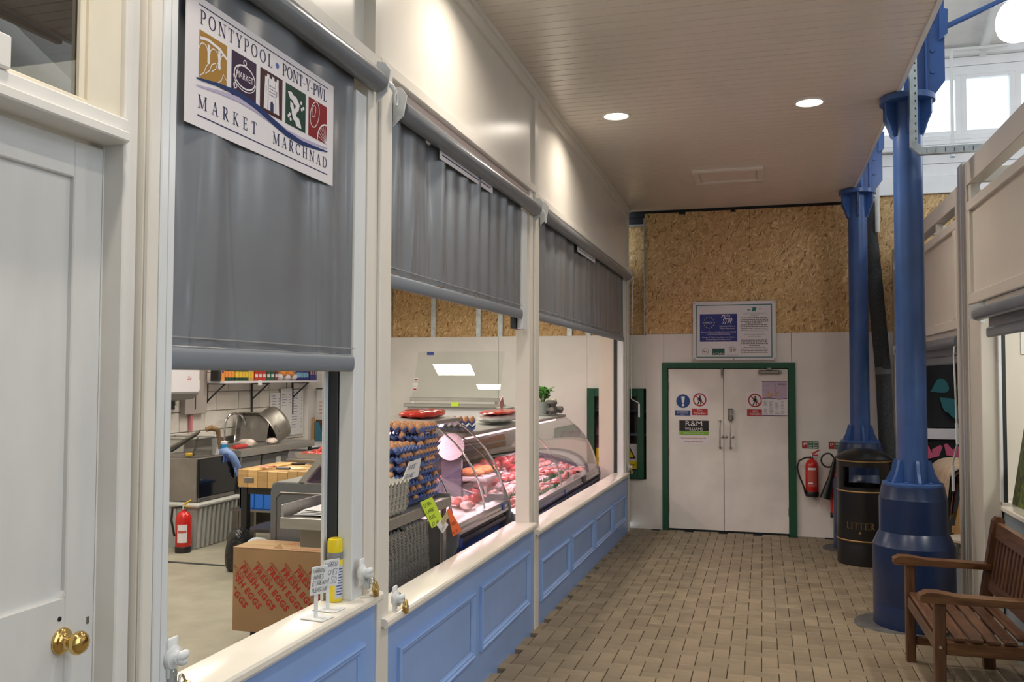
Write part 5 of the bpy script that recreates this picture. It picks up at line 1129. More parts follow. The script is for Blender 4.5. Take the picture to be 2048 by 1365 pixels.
for n, (c, lab) in enumerate(RUGC):
    r0_ = .20 - .035 * n; y0, y1 = 8.72 + .05 * n, 9.58 - .03 * n
    P = [(1.80 + (r0_ + .0) * cos(a), .76 + .02 + r0_ * .62 * sin(a)) for a in [pi * i / 14 for i in range(15)]]
    P = [(P[0][0] + .03, .40 + .05 * n)] + P + [(P[-1][0] - .05, .30 + .05 * n)]
    m = MB()
    for (x, z) in P: m.v += [(x, y0, z), (x, y1, z)]
    m.f = [(2 * i, 2 * i + 1, 2 * i + 3, 2 * i + 2) for i in range(len(P) - 1)]
    for (x, z) in P: m.v += [(1.80 + (x - 1.80) * .94, y0, z - .012), (1.80 + (x - 1.80) * .94, y1, z - .012)]
    k_ = 2 * len(P); m.f += [(k_ + 2 * i, k_ + 2 * i + 2, k_ + 2 * i + 3, k_ + 2 * i + 1) for i in range(len(P) - 1)] + [(2 * i, 2 * i + 2, k_ + 2 * i + 2, k_ + 2 * i) for i in range(len(P) - 1)] + [(2 * i + 1, k_ + 2 * i + 1, k_ + 2 * i + 3, 2 * i + 3) for i in range(len(P) - 1)]
    o = obj('rug', m, mat('rug_cloth_%d' % n, c, .9, var=.5 if n == 2 else .12, scale=14), smooth=50, origin=(1.8, 9.2, .76)); tag(o, lab, 'rug', 'rugs over the trestle')
t = thing('round_stool', 'round topped stool beside the trestle in the far kiosk', 'stool', (1.62, 8.2, FL(8.2)))
obj('stool_top', MB().lathe([(.15, 0), (.165, .01), (.165, .03), (.15, .04)], (1.66, 8.25, .30), 28), mat('pale_beige_vinyl', (.50, .43, .34), .5), t, smooth=40)
for k in range(4): obj('leg', MB().tube([(1.66 + .11 * cos(k * pi / 2 + .6), 8.25 + .11 * sin(k * pi / 2 + .6), .30), (1.66 + .14 * cos(k * pi / 2 + .6), 8.25 + .14 * sin(k * pi / 2 + .6), FL(8.25))], .013, 8), STEELD, t)
obj('kiosk_dado', B(XR + .02, XR + .045, 7.3, 10.6, -.18, .25), GREYB, k2); obj('inner_wall', B(XR + .10, 3.4, 10.70, 10.74, -.2, 2.9), mat('dark_board', (.05, .05, .05), .7), k2)
# ================================================================ BUTCHER SHOP INTERIOR
S.cycles.transparent_max_bounces = 32
CASEB = mat('deep_blue_panel', (.012, .045, .20), .35)
CASEG = mat('grey_case_end', (.16, .17, .185), .4)
CASEW = mat('white_case_lining', (.74, .72, .72), .35)
CASET = mat('case_top_grey', (.50, .50, .46), .3)
def case(lab, Y0, Y1, dz, sup):
    t = thing('display_counter', lab, 'display counter', (-2.45, (Y0 + Y1) / 2, 0))
    Z = lambda z: z + dz
    obj('base_panel', MB().prism([(-1.925, .02), (-1.90, Z(.60)), (-2.95, Z(.60)), (-2.95, .02)], 'y', Y0 + .03, Y1 - .03), CASEB, t)
    obj('lower_rail', MB().prism([(-1.93, Z(.605)), (-1.875, Z(.605)), (-1.862, Z(.625)), (-1.860, Z(.650)), (-1.93, Z(.655))], 'y', Y0 + .02, Y1 - .02), STEELD, t)
    obj('dark_groove', B(-1.93, -1.872, Y0 + .02, Y1 - .02, Z(.655), Z(.672)), BLACK, t)
    obj('bumper_rail', MB().prism([(-1.95, Z(.672)), (-1.865, Z(.672)), (-1.846, Z(.69)), (-1.846, Z(.71)), (-1.853, Z(.716)), (-1.850, Z(.735)), (-1.862, Z(.757)), (-1.90, Z(.762)), (-1.95, Z(.762))], 'y', Y0 + .02, Y1 - .02), ALU, t)
    ep = [(-2.02, Z(.50)), (-1.87, Z(.56)), (-1.845, Z(.62)), (-1.838, Z(.70)), (-1.85, Z(.765)), (-1.885, Z(.80)), (-2.02, Z(.80))]
    for a, b in ((Y0 - .005, Y0 + .03), (Y1 - .03, Y1 + .005)): obj('end_cap', MB().prism(ep, 'y', a, b), CASEG, t)
    # deck, back wall, rear worktop
    obj('deck', MB().prism([(-1.90, Z(.70)), (-1.90, Z(.72)), (-2.80, Z(.84)), (-2.80, Z(.80))], 'y', Y0 + .03, Y1 - .03), CASEW, t)
    obj('back_lining', B(-2.83, -2.80, Y0 + .03, Y1 - .03, Z(.70), Z(.985)), CASEW, t)
    obj('worktop', MB().prism([(-3.16, Z(.93)), (-3.165, Z(.955)), (-3.155, Z(.975)), (-3.13, Z(.985)), (-2.80, Z(.985)), (-2.80, Z(.93))], 'y', Y0 + .01, Y1 - .01), ALU, t)
    ge = [(-3.16, .06), (-3.165, Z(.92)), (-3.15, Z(.965)), (-3.12, Z(.98)), (-2.80, Z(.98)), (-1.98, Z(.76)), (-1.98, Z(.50)), (-1.98, .06)]
    for a, b in ((Y0, Y0 + .028), (Y1 - .028, Y1)):
        e_ = obj('end_panel', MB().prism(ge, 'y', a, b), CASEG, t)
    obj('end_trim', join(*[MB().tube([(-3.12, Y0 - .004, .15), (-3.125, Y0 - .004, Z(.88)), (-3.09, Y0 - .004, Z(.915)), (-2.1, Y0 - .004, Z(.915))], .006, 6)]), STEELD, t)
    obj('rear_panel', MB().prism([(-2.94, Z(.99)), (-2.625, Z(1.345)), (-2.61, Z(1.335)), (-2.925, Z(.98))], 'y', Y0 + .05, Y1 - .05), mat('smoked_panel', (.035, .042, .05), .35), t)
    for a, b in ((Y0 + .01, Y0 + .05), (Y1 - .05, Y1 - .01)): obj('rear_frame', MB().prism([(-2.97, Z(.985)), (-2.63, Z(1.37)), (-2.60, Z(1.34)), (-2.93, Z(.975))], 'y', a, b), ALU, t)
    # top shelf with its pink tube
    obj('top_shelf', MB().prism([(-2.262, Z(1.342)), (-2.255, Z(1.36)), (-2.262, Z(1.374)), (-2.63, Z(1.40)), (-2.63, Z(1.375)), (-2.30, Z(1.335))], 'y', Y0 + .01, Y1 - .01), CASET, t)
    obj('shelf_edge', B(-2.258, -2.250, Y0 + .01, Y1 - .01, Z(1.345), Z(1.372), .003), ALU, t)
    obj('lamp_tube', MB().tube([(-2.36, Y0 + .1, Z(1.318)), (-2.36, Y1 - .1, Z(1.318))], .012, 10), TUBEP, t)
    area('counter_lamp', (-2.36, (Y0 + Y1) / 2, Z(1.30)), .04, 23 * (Y1 - Y0) / 2, (1, .58, .68), sy=(Y1 - Y0) - .3, spread=170)
    # curved front glass
    CV = [(-1.872, .765), (-1.885, .85), (-1.915, .95), (-1.96, 1.045), (-2.02, 1.135), (-2.10, 1.222), (-2.18, 1.29), (-2.262, 1.345)]
    th = .006; m = MB(); n = 16; ys = [Y0 + .02 + (Y1 - Y0 - .04) * i / 1 for i in range(2)]
    for (x, z) in CV: m.v += [(x, ys[0], Z(z)), (x, ys[1], Z(z))]
    for (x, z) in CV: m.v += [(x - th * .8, ys[0], Z(z) - th * .5), (x - th * .8, ys[1], Z(z) - th * .5)]
    k = 2 * len(CV); m.f = [(2 * i, 2 * i + 2, 2 * i + 3, 2 * i + 1) for i in range(len(CV) - 1)] + [(k + 2 * i, k + 2 * i + 1, k + 2 * i + 3, k + 2 * i + 2) for i in range(len(CV) - 1)]
    obj('curved_glass', m, GLASS, t, smooth=80)
    for y in (Y0 + .012, Y1 - .012):
        m = MB().prism([(x, Z(z)) for x, z in CV] + [(-2.62, Z(1.36)), (-2.80, Z(1.15)), (-2.80, Z(.86))], 'y', y - .003, y + .003); obj('end_glass', m, PERSPEX, t)
    for y in [Y0 + .02, Y1 - .02] + sup:
        obj('chrome_arm', MB().tube([(x - .012, y, Z(z)) for x, z in CV], .0075, 8), CHROME, t, smooth=80)
    obj('edge_seal', MB().tube([(x + .002, Y0 + .004, Z(z)) for x, z in CV], .003, 6), BLACK, t, smooth=80)
    return t
case1 = case('near curved glass meat counter beside the egg table', 5.22, 6.42, 0.0, [5.9])
case2 = case('long far curved glass meat counter full of pink meat', 6.52, 10.22, -.135, [8.35])
for c, y, z in ((case1, 6.22, .735), (case1, 5.27, .64), (case2, 8.3, .575)): obj('maker_sticker', B(-1.848, -1.8445, y, y + .05, z - .03, z + .025), mat('sticker_blue', (.03, .06, .30), .4), c)
obj('thermometer_box', B(-1.86, -1.838, 9.2, 9.36, .56, .625, .004), BLACK, case2)

# ---- meat
MC = [mat('meat_pink', (.72, .29, .27), .38, var=.45, scale=16, coat=.3, bump=.5, bscale=40), mat('meat_red', (.58, .13, .12), .35, var=.45, scale=22, coat=.3, bump=.5, bscale=40),
      mat('meat_pale', (.80, .50, .46), .42, var=.35, scale=12, coat=.2, bump=.4, bscale=30), mat('meat_deep', (.40, .06, .06), .35, var=.35, scale=20, coat=.3, bump=.4, bscale=40), mat('crumbed_orange', (.62, .24, .06), .6, var=.35, scale=40, bump=.5, bscale=90)]
rm = random.Random(21)
def lump(r, jit, flat=-.35): return MB().blob((0, 0, 0), r, 12, 8, jit, rm, flat)
MEAT = {}
for kind, rs in (('meat_joint', [(.075, .055, .06), (.09, .06, .055), (.07, .07, .065)]), ('meat_steak', [(.075, .05, .016), (.065, .055, .018), (.085, .045, .015)]), ('meat_chop', [(.06, .035, .022), (.05, .04, .025)]), ('diced_meat', [(.03, .026, .02), (.034, .024, .022)])):
    for n, r in enumerate(rs):
        for c in (0, 1, 2, 3):
            m_ = mesh(kind, lump(r, .16 if kind != 'meat_steak' else .10), MC[c], smooth=85); MEAT.setdefault(kind, []).append(m_)
def put(kind, x, y, z, lab, grp, rot=None, sc=None, me=None):
    me = me or rm.choice(MEAT[kind]); o = inst(kind, me, (x, y, z), (rm.uniform(-.15, .15), rm.uniform(-.15, .15), rm.uniform(0, 6.3)) if rot is None else rot, sc)
    tag(o, lab, 'meat', grp); return o
DZ2 = -.135
def deck(x): return .72 + (x + 1.90) / (-.90) * .12 + DZ2
def tray(lab, x0, x1, y0, y1, m=CASEW):
    z = deck((x0 + x1) / 2); a = deck(x1) + .006; b = deck(x0) + .006
    o = MB(); pts = [(x1, y0, a), (x1, y1, a), (x0, y1, b), (x0, y0, b)]
    o.v = pts + [(p[0], p[1], p[2] + .022) for p in pts] + [(p[0] + (.012 if p[0] < (x0 + x1) / 2 else -.012), p[1] + (.012 if p[1] < (y0 + y1) / 2 else -.012), p[2] + .022) for p in pts] + [(p[0] + (.02 if p[0] < (x0 + x1) / 2 else -.02), p[1] + (.02 if p[1] < (y0 + y1) / 2 else -.02), p[2] + .005) for p in pts]
    o.f = [(3, 2, 1, 0)] + [(4 * k + i, 4 * k + (i + 1) % 4, 4 * k + 4 + (i + 1) % 4, 4 * k + 4 + i) for k in range(3) for i in range(4)] + [(12, 13, 14, 15)]
    t = obj('meat_tray', o, m, origin=((x0 + x1) / 2, y0, z)); tag(t, lab, 'tray', 'trays in the far meat counter'); return t
rows = [(-1.93, -2.09), (-2.11, -2.32), (-2.34, -2.57), (-2.59, -2.78)]
wd = ['first', 'second', 'third', 'fourth', 'fifth', 'sixth', 'seventh', 'eighth']
for r, (xa, xb) in enumerate(rows):
    y = 6.62
    ncol = 6 if r < 2 else 5; dy = (10.1 - y) / ncol
    for c in range(ncol):
        rn = ['front', 'second', 'third', 'back'][r]
        tray('white tray in the %s row of the far meat counter, %s from the near end' % (rn, wd[c]), xb, xa, y + .01, y + dy - .01)
        if r == 3: kind, n, hh = 'meat_joint', 6, .055
        elif r == 2: kind, n, hh = ('meat_joint', 6, .05) if c % 2 else ('meat_chop', 10, .025)
        elif r == 1: kind, n, hh = ('meat_steak', 8, .02) if c % 2 == 0 else ('diced_meat', 12, .022)
        else: kind, n, hh = ('meat_steak', 6, .02) if c % 2 else ('diced_meat', 10, .022)
        pm_ = [q for q in MEAT[kind]]; cm = rm.choice((0, 0, 1, 1, 2, 3)); sel = [q for q in pm_ if q.materials[0] == MC[cm]]
        for i in range(n):
            px = xb + (xa - xb) * (.2 + .6 * rm.random()); py = y + dy * (.10 + .80 * (i + .5) / n)
            put(kind, px, py, deck(px) + hh + .012 * (i % 2) + .008, '%s on a white tray in the %s row of the far counter' % ({'meat_joint': 'rounded meat joint', 'meat_steak': 'flat cut steak', 'meat_chop': 'small pale chop', 'diced_meat': 'small diced meat piece'}[kind], rn), 'meat in the %s row of the far counter' % rn, me=rm.choice(sel))
        y += dy
# green garnish strips between rows
GARN = mat('garnish_green', (.06, .22, .09), .5)
for n, (xg, ya, yb) in enumerate(((-2.10, 6.7, 8.0), (-2.10, 8.3, 9.4), (-1.935, 7.2, 8.4))):
    m = MB(); rg = random.Random(n)
    for i in range(int((yb - ya) / .012)):
        y = ya + .012 * i; z = deck(xg) + .02; w_ = .006; hx = rg.uniform(-.03, .03); hz = rg.uniform(.035, .06)
        m.add([(xg - .01, y, z), (xg + .01, y + w_, z), (xg + hx, y + rg.uniform(-.02, .02), z + hz)], [(0, 1, 2)])
    o = obj('garnish_strip', m, GARN, origin=(xg, (ya + yb) / 2, deck(xg)), kind='stuff'); tag(o, ['green plastic garnish strip between the front rows of meat, near half', 'green plastic garnish strip between the front rows of meat, far half', 'green plastic garnish strip along the front glass of the far counter'][n], 'garnish')
# price tickets in the meat
for n, (x, y, lab) in enumerate(((-2.30, 7.25, 'white price ticket standing in the second row of meat, nearest'), (-2.52, 9.1, 'white price ticket standing against the joints, far half'), (-2.08, 8.05, 'white price ticket standing in the front meat, middle'), (-2.55, 7.6, 'white price ticket standing among the joints, near half'), (-1.95, 9.0, 'dark price ticket standing by the front glass'))):
    z = deck(x) + .045
    t = obj('price_ticket', MB().box(-.002, .002, -.035, .035, 0, .06).xf(Matrix.Translation((x, y, z)) @ Matrix.Rotation(-.25, 4, 'Y')), BLACK if n == 4 else PAPER, origin=(x, y, z)); tag(t, lab, 'price ticket')
# crumbed joint tray and pale box inside the near end of the long counter
o = obj('crumbed_tray', B(-2.62, -2.30, 7.25, 7.75, deck(-2.45) + .12, deck(-2.45) + .16, .01), CASEW, origin=(-2.45, 7.5, .9)); tag(o, 'raised white tray of orange crumbed meat at the near end of the far counter', 'tray')
for i in range(3):
    o = obj('crumbed_joint', MB().blob((-2.47 + .02 * i, 7.33 + .16 * i, deck(-2.45) + .19), (.13, .075, .035), 14, 8, .06, rm), MC[4], smooth=True, origin=(-2.45, 7.33 + .16 * i, deck(-2.45) + .16)); tag(o, 'orange crumbed piece of meat on the raised white tray', 'meat', 'crumbed meat pieces')
# near counter contents
o = obj('round_plate', MB().lathe([(.0, 0), (.095, 0), (.105, .006), (.105, .010), (.09, .008), (.0, .006)], (0, 0, 0), 36, cap=False).xf(Matrix.Translation((-2.30, 6.35, 1.15)) @ Matrix.Rotation(radians(75), 4, 'X') @ Matrix.Rotation(.2, 4, 'Y')), mat('off_white_plate', (.46, .42, .44), .5), smooth=40, origin=(-2.3, 6.2, 1.05)); tag(o, 'round white plate standing upright under the shelf of the near meat counter', 'plate')
o = obj('plate_prop', MB().prism([(-2.38, .775), (-2.22, .755), (-2.22, 1.06), (-2.38, 1.06)], 'y', 6.365, 6.395), mat('lilac_grey_box', (.10, .09, .13), .5)); tag(o, 'lilac grey box with white label propping the round plate', 'box')
obj('box_label', B(-2.24, -2.217, 6.367, 6.393, .98, 1.05), PAPER, o)
def deck1(x): return .72 + (x + 1.90) / (-.90) * .12
o = obj('butcher_paper', MB().grid(lambda u, v: (-1.93 - .45 * u, 5.5 + .75 * v, deck1(-1.93 - .45 * u) + .012 + .008 * sin(9 * u + 5 * v)), 12, 10), PAPER, smooth=60, origin=(-2.1, 5.9, .75)); tag(o, 'crumpled white butcher paper in the near meat counter', 'paper')
for i in range(9):
    x, y = -2.0 - .2 * rm.random(), 5.85 + .42 * rm.random()
    put('meat_joint' if i % 3 else 'meat_chop', x, y, deck1(x) + .045, 'bagged red and pink meat lying on paper in the near meat counter', 'meat on paper in the near counter', sc=(.75, .75, .6))
o = obj('white_tray', B(-2.72, -2.40, 5.4, 6.1, .86, .885, .006), CASEW); tag(o, 'flat white tray at the back of the near meat counter', 'tray')
for i in range(5): put('meat_steak', -2.56 + .05 * (i % 2), 5.5 + .12 * i, .905, 'flat cut lying on the back tray of the near meat counter', 'cuts on the back tray')

# ---- steel table with egg trays
T0, T1, U0, U1, TZ = -2.445, -1.862, 4.13, 5.145, .95
t = thing('steel_table', 'stainless steel table with raised side rims holding the egg trays', 'table', ((T0 + T1) / 2, (U0 + U1) / 2, 0))
obj('table_top', join(B(T0, T1, U0, U1, TZ - .035, TZ - .004, .003)), STEEL, t)
obj('front_apron', B(T0 - .001, T1 + .002, U0 - .003, U0 + .010, TZ - .058, TZ, .003), STEEL, t); obj('side_apron', B(T1 - .010, T1 + .003, U0 + .011, U1, TZ - .058, TZ, .003), STEEL, t)
obj('side_upstand', B(T0 - .003, T0 + .010, U0 + .011, U1, TZ - .05, TZ + .065, .003), STEEL, t); obj('rear_upstand', B(T0, T1, U1 - .012, U1, TZ - .05, TZ + .02, .003), STEEL, t)
for x, y in ((T1 - .04, U0 + .05), (T0 + .04, U1 - .05), (T1 - .03, U1 - .05)): obj('leg', MB().tube([(x, y, 0), (x, y, TZ - .04)], .019, 14), STEEL, t)
obj('under_shelf', B(T0 + .03, T1 - .03, U0 + .03, U1 - .03, .30, .325, .003), STEELD, t)
obj('cross_rail', B(T0 + .06, T1 - .06, U0 + .10, U0 + .14, .78, .905, .003), mat('beige_drawer', (.36, .31, .24), .5), t)
# egg trays: an egg-crate sheet with scalloped edges, and the eggs
def traymesh(name, m, n=6, s=.30, amp=.021, seg=5):
    N_ = n * seg; g = MB(); c = s / n
    def hgt(i, j): return amp * (cos(2 * pi * i / seg) + cos(2 * pi * j / seg)) * .5
    vs = []
    for lay in (0, .0035):
        for j in range(N_ + 1):
            for i in range(N_ + 1): vs.append((-s / 2 + s * i / N_, -s / 2 + s * j / N_, hgt(i, j) + amp - lay))
    K = N_ + 1; fs = []
    for j in range(N_):
        for i in range(N_):
            a = j * K + i; fs.append((a, a + 1, a + K + 1, a + K)); b = a + K * K; fs.append((b, b + K, b + K + 1, b + 1))
    for i in range(N_):
        for (a, b) in ((i, i + 1), ((N_) * K + i + 1, N_ * K + i), ((i + 1) * K, i * K), (i * K + N_, (i + 1) * K + N_)): fs.append((b, a, a + K * K, b + K * K))
    g.add(vs, fs); return mesh(name, g, m, smooth=60)
EGB = mat('blue_pulp_card', (.15, .22, .50), .85, bump=.4, bscale=150, rand=.12); EGG = mat('grey_pulp_card', (.47, .45, .40), .88, bump=.4, bscale=150, rand=.08); EGD = mat('dark_grey_pulp_card', (.30, .285, .26), .9, bump=.4, bscale=150, rand=.1)
tB, tG, tD = traymesh('egg_tray', EGB), traymesh('egg_tray', EGG, seg=4), traymesh('egg_tray', EGD, seg=4)
EGGM = mat('brown_eggshell', (.62, .30, .14), .42, rand=.16, var=.05, scale=30)
em = MB().lathe([(.0005, -.028), (.010, -.0265), (.0175, -.020), (.0215, -.009), (.0222, 0), (.0205, .011), (.0155, .021), (.008, .0275), (.0005, .030)], (0, 0, 0), 14, cap=False); eme = mesh('egg', em, EGGM, smooth=True)
ewm = mesh('egg', em, mat('pale_eggshell', (.72, .66, .55), .42, rand=.05), smooth=True)
re = random.Random(5)
def eggtray(me, x, y, z, lab, grp, rz=0.0):
    o = inst('egg_tray', me, (x, y, z), (0, 0, rz)); tag(o, lab, 'egg tray', grp); return o
def egg(x, y, z, lab, grp, me=None):
    o = inst('egg', me or eme, (x, y, z), (re.uniform(-.12, .12), re.uniform(-.12, .12), re.uniform(0, 6))); tag(o, lab, 'egg', grp)
ords = ['lowest', 'second', 'third', 'fourth', 'fifth', 'sixth', 'seventh', 'eighth', 'ninth']
c_ = .294 / 6
def eggs_in(x, y, z, cells, lab, grp):
    for i, j in cells: egg(x - .147 + c_ * (i + .5), y - .147 + c_ * (j + .5), z + .032, lab, grp)
def bluestack(x, y, n, nm, top, front_rows):
    for k in range(n):
        z = TZ - .001 + .0505 * k; dx = re.uniform(-.008, .008); dy = re.uniform(-.008, .008)
        last = k == n - 1
        eggtray(tB, x + dx, y + dy, z, '%s blue pulp egg tray in the %s stack on the table' % ('topmost' if last else ords[k], nm), 'blue egg trays', (pi / 2 if k % 2 else 0) + re.uniform(-.04, .04))
        if last: cells = top; l = 'brown egg in the topmost blue tray of the %s stack' % nm
        else:
            cells = [(5, j) for j in range(6) if re.random() < .55]
            if k >= front_rows: cells += [(i, 0) for i in range(5) if re.random() < .6]
            l = 'brown egg at the side of the %s blue tray stack' % nm
        eggs_in(x + dx, y + dy, z, cells, l, 'eggs in the %s stack' % nm)
bluestack(-2.085, 4.985, 9, 'rear taller', [(i, j) for i in range(6) for j in range(6)], 5)
bluestack(-2.082, 4.675, 7, 'front shorter', [(i, j) for i in range(6) for j in range(6) if i + j > 4 and i < 5], 3)
for k in range(12):
    eggtray(tG, -2.025 + .0012 * k, 4.34 + re.uniform(-.003, .003), TZ + .0135 * k, 'pale grey empty egg tray in the neat stack on the steel table', 'pale grey empty egg trays', re.uniform(-.02, .02))
for s_, (x, y, n_, lean_, nm) in enumerate(((-2.005, 4.63, 34, -.0035, 'farther'), (-2.005, 4.31, 33, -.003, 'nearer'))):
    for k in range(n_):
        eggtray(tD, x, y + lean_ * k * .5 + .02, .328 + .0155 * k, 'dark grey empty egg tray in the leaning %s stack under the steel table' % nm, 'dark grey egg trays under the table', re.uniform(-.03, .03))
# papers on the table
for k in range(4):
    o = obj('newspaper', MB().grid(lambda u, v: (-2.41 + .20 * u + .01 * k, 4.20 + .30 * v + .015 * k, TZ + .004 + .007 * k + .006 * sin(3 * u + k) * u), 8, 4), PAPER, smooth=60, origin=(-2.3, 4.35, TZ + .004 + .007 * k)); tag(o, ['bottom folded newspaper', 'second folded newspaper', 'third folded newspaper', 'top white sheet'][k] + ' in the pile left on the steel table', 'newspaper', 'papers on the steel table')
# cards and price tags
def card(name, lab, P, m, words, ink, sz, w_, cat='price card', t=.004):
    """P: four corners tl, tr, br, bl as (y, z) on the plane x"""
    x = P[4]; q = P[:4]; mb = MB(); v = [(x, a, b) for a, b in q]
    mb.v = v + [(x - t, a, b) for a, b in q]; mb.f = [(0, 3, 2, 1), (4, 5, 6, 7), (0, 1, 5, 4), (1, 2, 6, 5), (2, 3, 7, 6), (3, 0, 4, 7)]
    o = obj(name, mb, m, origin=(x, q[3][0], q[3][1])); tag(o, lab, cat)
    u = Vector((0, q[2][0] - q[3][0], q[2][1] - q[3][1])); vv = Vector((0, q[0][0] - q[3][0], q[0][1] - q[3][1])); W_, H_ = u.length, vv.length
    f = Frame((x, q[3][0], q[3][1]), u, vv); f.v = vv.normalized(); f.n = Vector((1, 0, 0)); L_ = MB()
    for i, s in enumerate(words):
        g = hand(f, s, W_ * .10, H_ * (1 - (i + .92) / (len(words) + .15)), sz * (1 if not isinstance(sz, list) else 1), w_); L_.add(g.v, g.f)
    obj('handwriting', L_, ink, o, kind='stuff'); return o, f
INKB = mat('blue_ink', (.05, .06, .25), .6); INKK = mat('black_ink', (.02, .02, .03), .6)
FLUY = mat('fluorescent_yellow_card', (.62, .85, .05), .55); FLUO = mat('fluorescent_orange_card', (.95, .17, .03), .55)
card('range_card', 'white card lettered free range tied to the blue egg trays', [(4.56, 1.215), (4.735, 1.222), (4.685, 1.122), (4.45, 1.116), -1.895], PAPER, ['FREE', 'RANGE'], INKB, .032, .0045)
card('yellow_price_card', 'bright yellow green price card hanging from the egg table edge', [(4.62, .985), (4.80, .992), (5.0, .818), (4.80, .812), -1.852], FLUY, ['EXTRA', 'LARGE', 'EGGS', '£2.40'], INKK, .030, .0042)
o, f = card('orange_price_card', 'bright orange tapering price card beside the yellow one', [(5.03, .885), (5.06, .890), (5.30, .715), (5.13, .705), -1.840], FLUO, ['', 'EGGS', '£1.20'], INKK, .022, .003)
card('small_white_tag', 'small white tag under the yellow price card', [(4.86, .82), (4.96, .845), (5.06, .79), (4.96, .755), -1.845], PAPER, ['/////'], INKK, .02, .002)
card('buff_tag', 'buff folded tag between the yellow and orange price cards', [(4.93, .835), (5.06, .885), (5.09, .850), (4.96, .80), -1.843], mat('buff_card', (.52, .42, .24), .6), [], INKK, .02, .002)
# ---- things on the near sill
def ticket(lab, y, x, rz, words, ink, zt):
    M_ = Matrix.Translation((x, y, .796)) @ Matrix.Rotation(rz, 4, 'Z')
    t = thing('price_ticket_holder', lab, 'price ticket', (x, y, .796))
    obj('base', MB().box(-.05, .05, -.035, .045, 0, .004, .001).xf(M_), UPVC, t); obj('stem', MB().box(-.004, .0, -.011, .011, 0, .10, .001).xf(M_), UPVC, t)
    c = obj('ticket_card', MB().box(.0, .003, -.052, .052, .088, .19, .001).xf(M_ @ Matrix.Rotation(-.10, 4, 'X')), UPVC, t)
    R_ = M_ @ Matrix.Rotation(-.10, 4, 'X'); f = Frame(R_ @ Vector((.0031, -.052, .088)), R_.to_3x3() @ Vector((0, 1, 0)), R_.to_3x3() @ Vector((0, 0, 1))); L_ = MB()
    for s, yy_, hh in words:
        g = hand(f, s, .007, yy_, hh, .0017, jit=.04); L_.add(g.v, g.f)
    obj('handwriting', L_, ink, c)
ticket('nearer white ticket with black writing on the near sill', 2.965, -1.60, -.12, [('MARROW', .078, .016), (' BONES', .056, .016), ('£1.50EACH', .034, .015), ('PLEASEASK', .010, .014)], INKK, 0)
ticket('farther white ticket with blue writing on the near sill', 3.085, -1.615, -.12, [('MARROW', .074, .018), (' BONES', .044, .020), ('£1.50', .010, .026)], INKB, 0)
t = thing('spray_can', 'yellow spray can with grey band standing on the near sill', 'spray can', (-1.655, 3.22, .796))
cx, cy = -1.655, 3.215
obj('can_body', MB().lathe([(.029, 0), (.031, .004), (.031, .165), (.029, .172)], (cx, cy, .796), 32), YEL, t, smooth=40)
obj('can_band', MB().lathe([(.0305, .165), (.0312, .168), (.0312, .192), (.0305, .195)], (cx, cy, .796), 32), mat('grey_band', (.22, .23, .24), .4), t, smooth=40)
obj('can_cap', MB().lathe([(.030, .195), (.0305, .198), (.0305, .235), (.028, .246), (.020, .250), (.019, .248), (.001, .248)], (cx, cy, .796), 32), YEL, t, smooth=40)
wraplabel(t, cx, cy, .0314, .81, .94, pi * .16, pi * .62, mat('label_pale_blue', (.55, .60, .70), .5))
obj('label_lines', join(*[MB().grid(lambda u, v, z=z_: (cx + .0316 * sin(pi * (.22 + .34 * u)), cy - .0316 * cos(pi * (.22 + .34 * u)), z + .004 * v), 6, 1) for z_ in [.825 + .011 * i for i in range(10)]]), INKB, t)

# ---- cardboard box of the egg supplier
X0, X1, Y0, Y1, Z0, Z1 = -3.235, -2.475, 4.90, 5.17, .085, .605
t = thing('cardboard_box', 'large brown cardboard box printed FRESH EGGS in red on the shop floor', 'box', (-2.85, 5.03, Z0))
obj('box_body', B(X0, X1, Y0, Y1, Z0, Z1, .004), CARD, t); obj('top_flap', join(B(X0, X1, Y0, (Y0 + Y1) / 2 - .002, Z1, Z1 + .004), B(X0, X1, (Y0 + Y1) / 2 + .002, Y1, Z1, Z1 + .004)), CARD, t)
obj('tape', B(X0 - .001, X1 + .001, (Y0 + Y1) / 2 - .03, (Y0 + Y1) / 2 + .03, Z1 + .004, Z1 + .005), mat('buff_tape', (.52, .36, .18), .3), t)
obj('torn_flap', MB().add([(-2.97, 4.93, Z1 + .005), (-2.89, 4.92, Z1 + .005), (-2.92, 4.94, Z1 + .035)], [(0, 1, 2)]), CARD, t)
f = Frame((X0, Y0 - .001, Z0), (1, 0, 0), (0, 0, 1)); f.n = Vector((0, -1, 0)); P_ = MB()
FRm, EGm, sm = text_mb('FRESH', .056, 'LEFT', 1.14, bold=.0022), text_mb('EGGS', .056, 'LEFT', 1.16, bold=.0022), text_mb('FRESH FOOD', .026, 'LEFT', 1.0)
def clipadd(m, x, z, rot):
    g = f.place(m, x, z, .0004, rot); keep = []
    for fc in g.f:
        if all(X0 + .008 < g.v[i][0] < X1 - .008 and Z0 + .01 < g.v[i][2] < Z1 - .05 for i in fc): keep.append(fc)
    P_.add(g.v, keep)
for i in range(-2, 8):
    x = -.035 + .097 * i
    clipadd(FRm, x, .405, -.82); clipadd(sm, x + .015, .44, -.82); clipadd(EGm, x + .033, .265, -.82); clipadd(EGm, x - .19, .245 + .0, -.93) if False else None
obj('print', P_, REDINK, t); obj('print_block', f.rect(.30, .42, .01, .05, .0006), REDINK, t)
f = Frame((X1 - .02, Y1 - .03, Z1 + .0045), (-1, 0, 0), (0, -1, 0)); obj('top_print', join(txt(f, 'EGGS FOR QUALITY', .24, .015, .045, .0006), txt(f, 'KEEP REFRIGERATED', .24, .075, .05, .0006), txt(f, 'THIS WAY UP', .24, .20, .035, .0006)), REDINK, t)
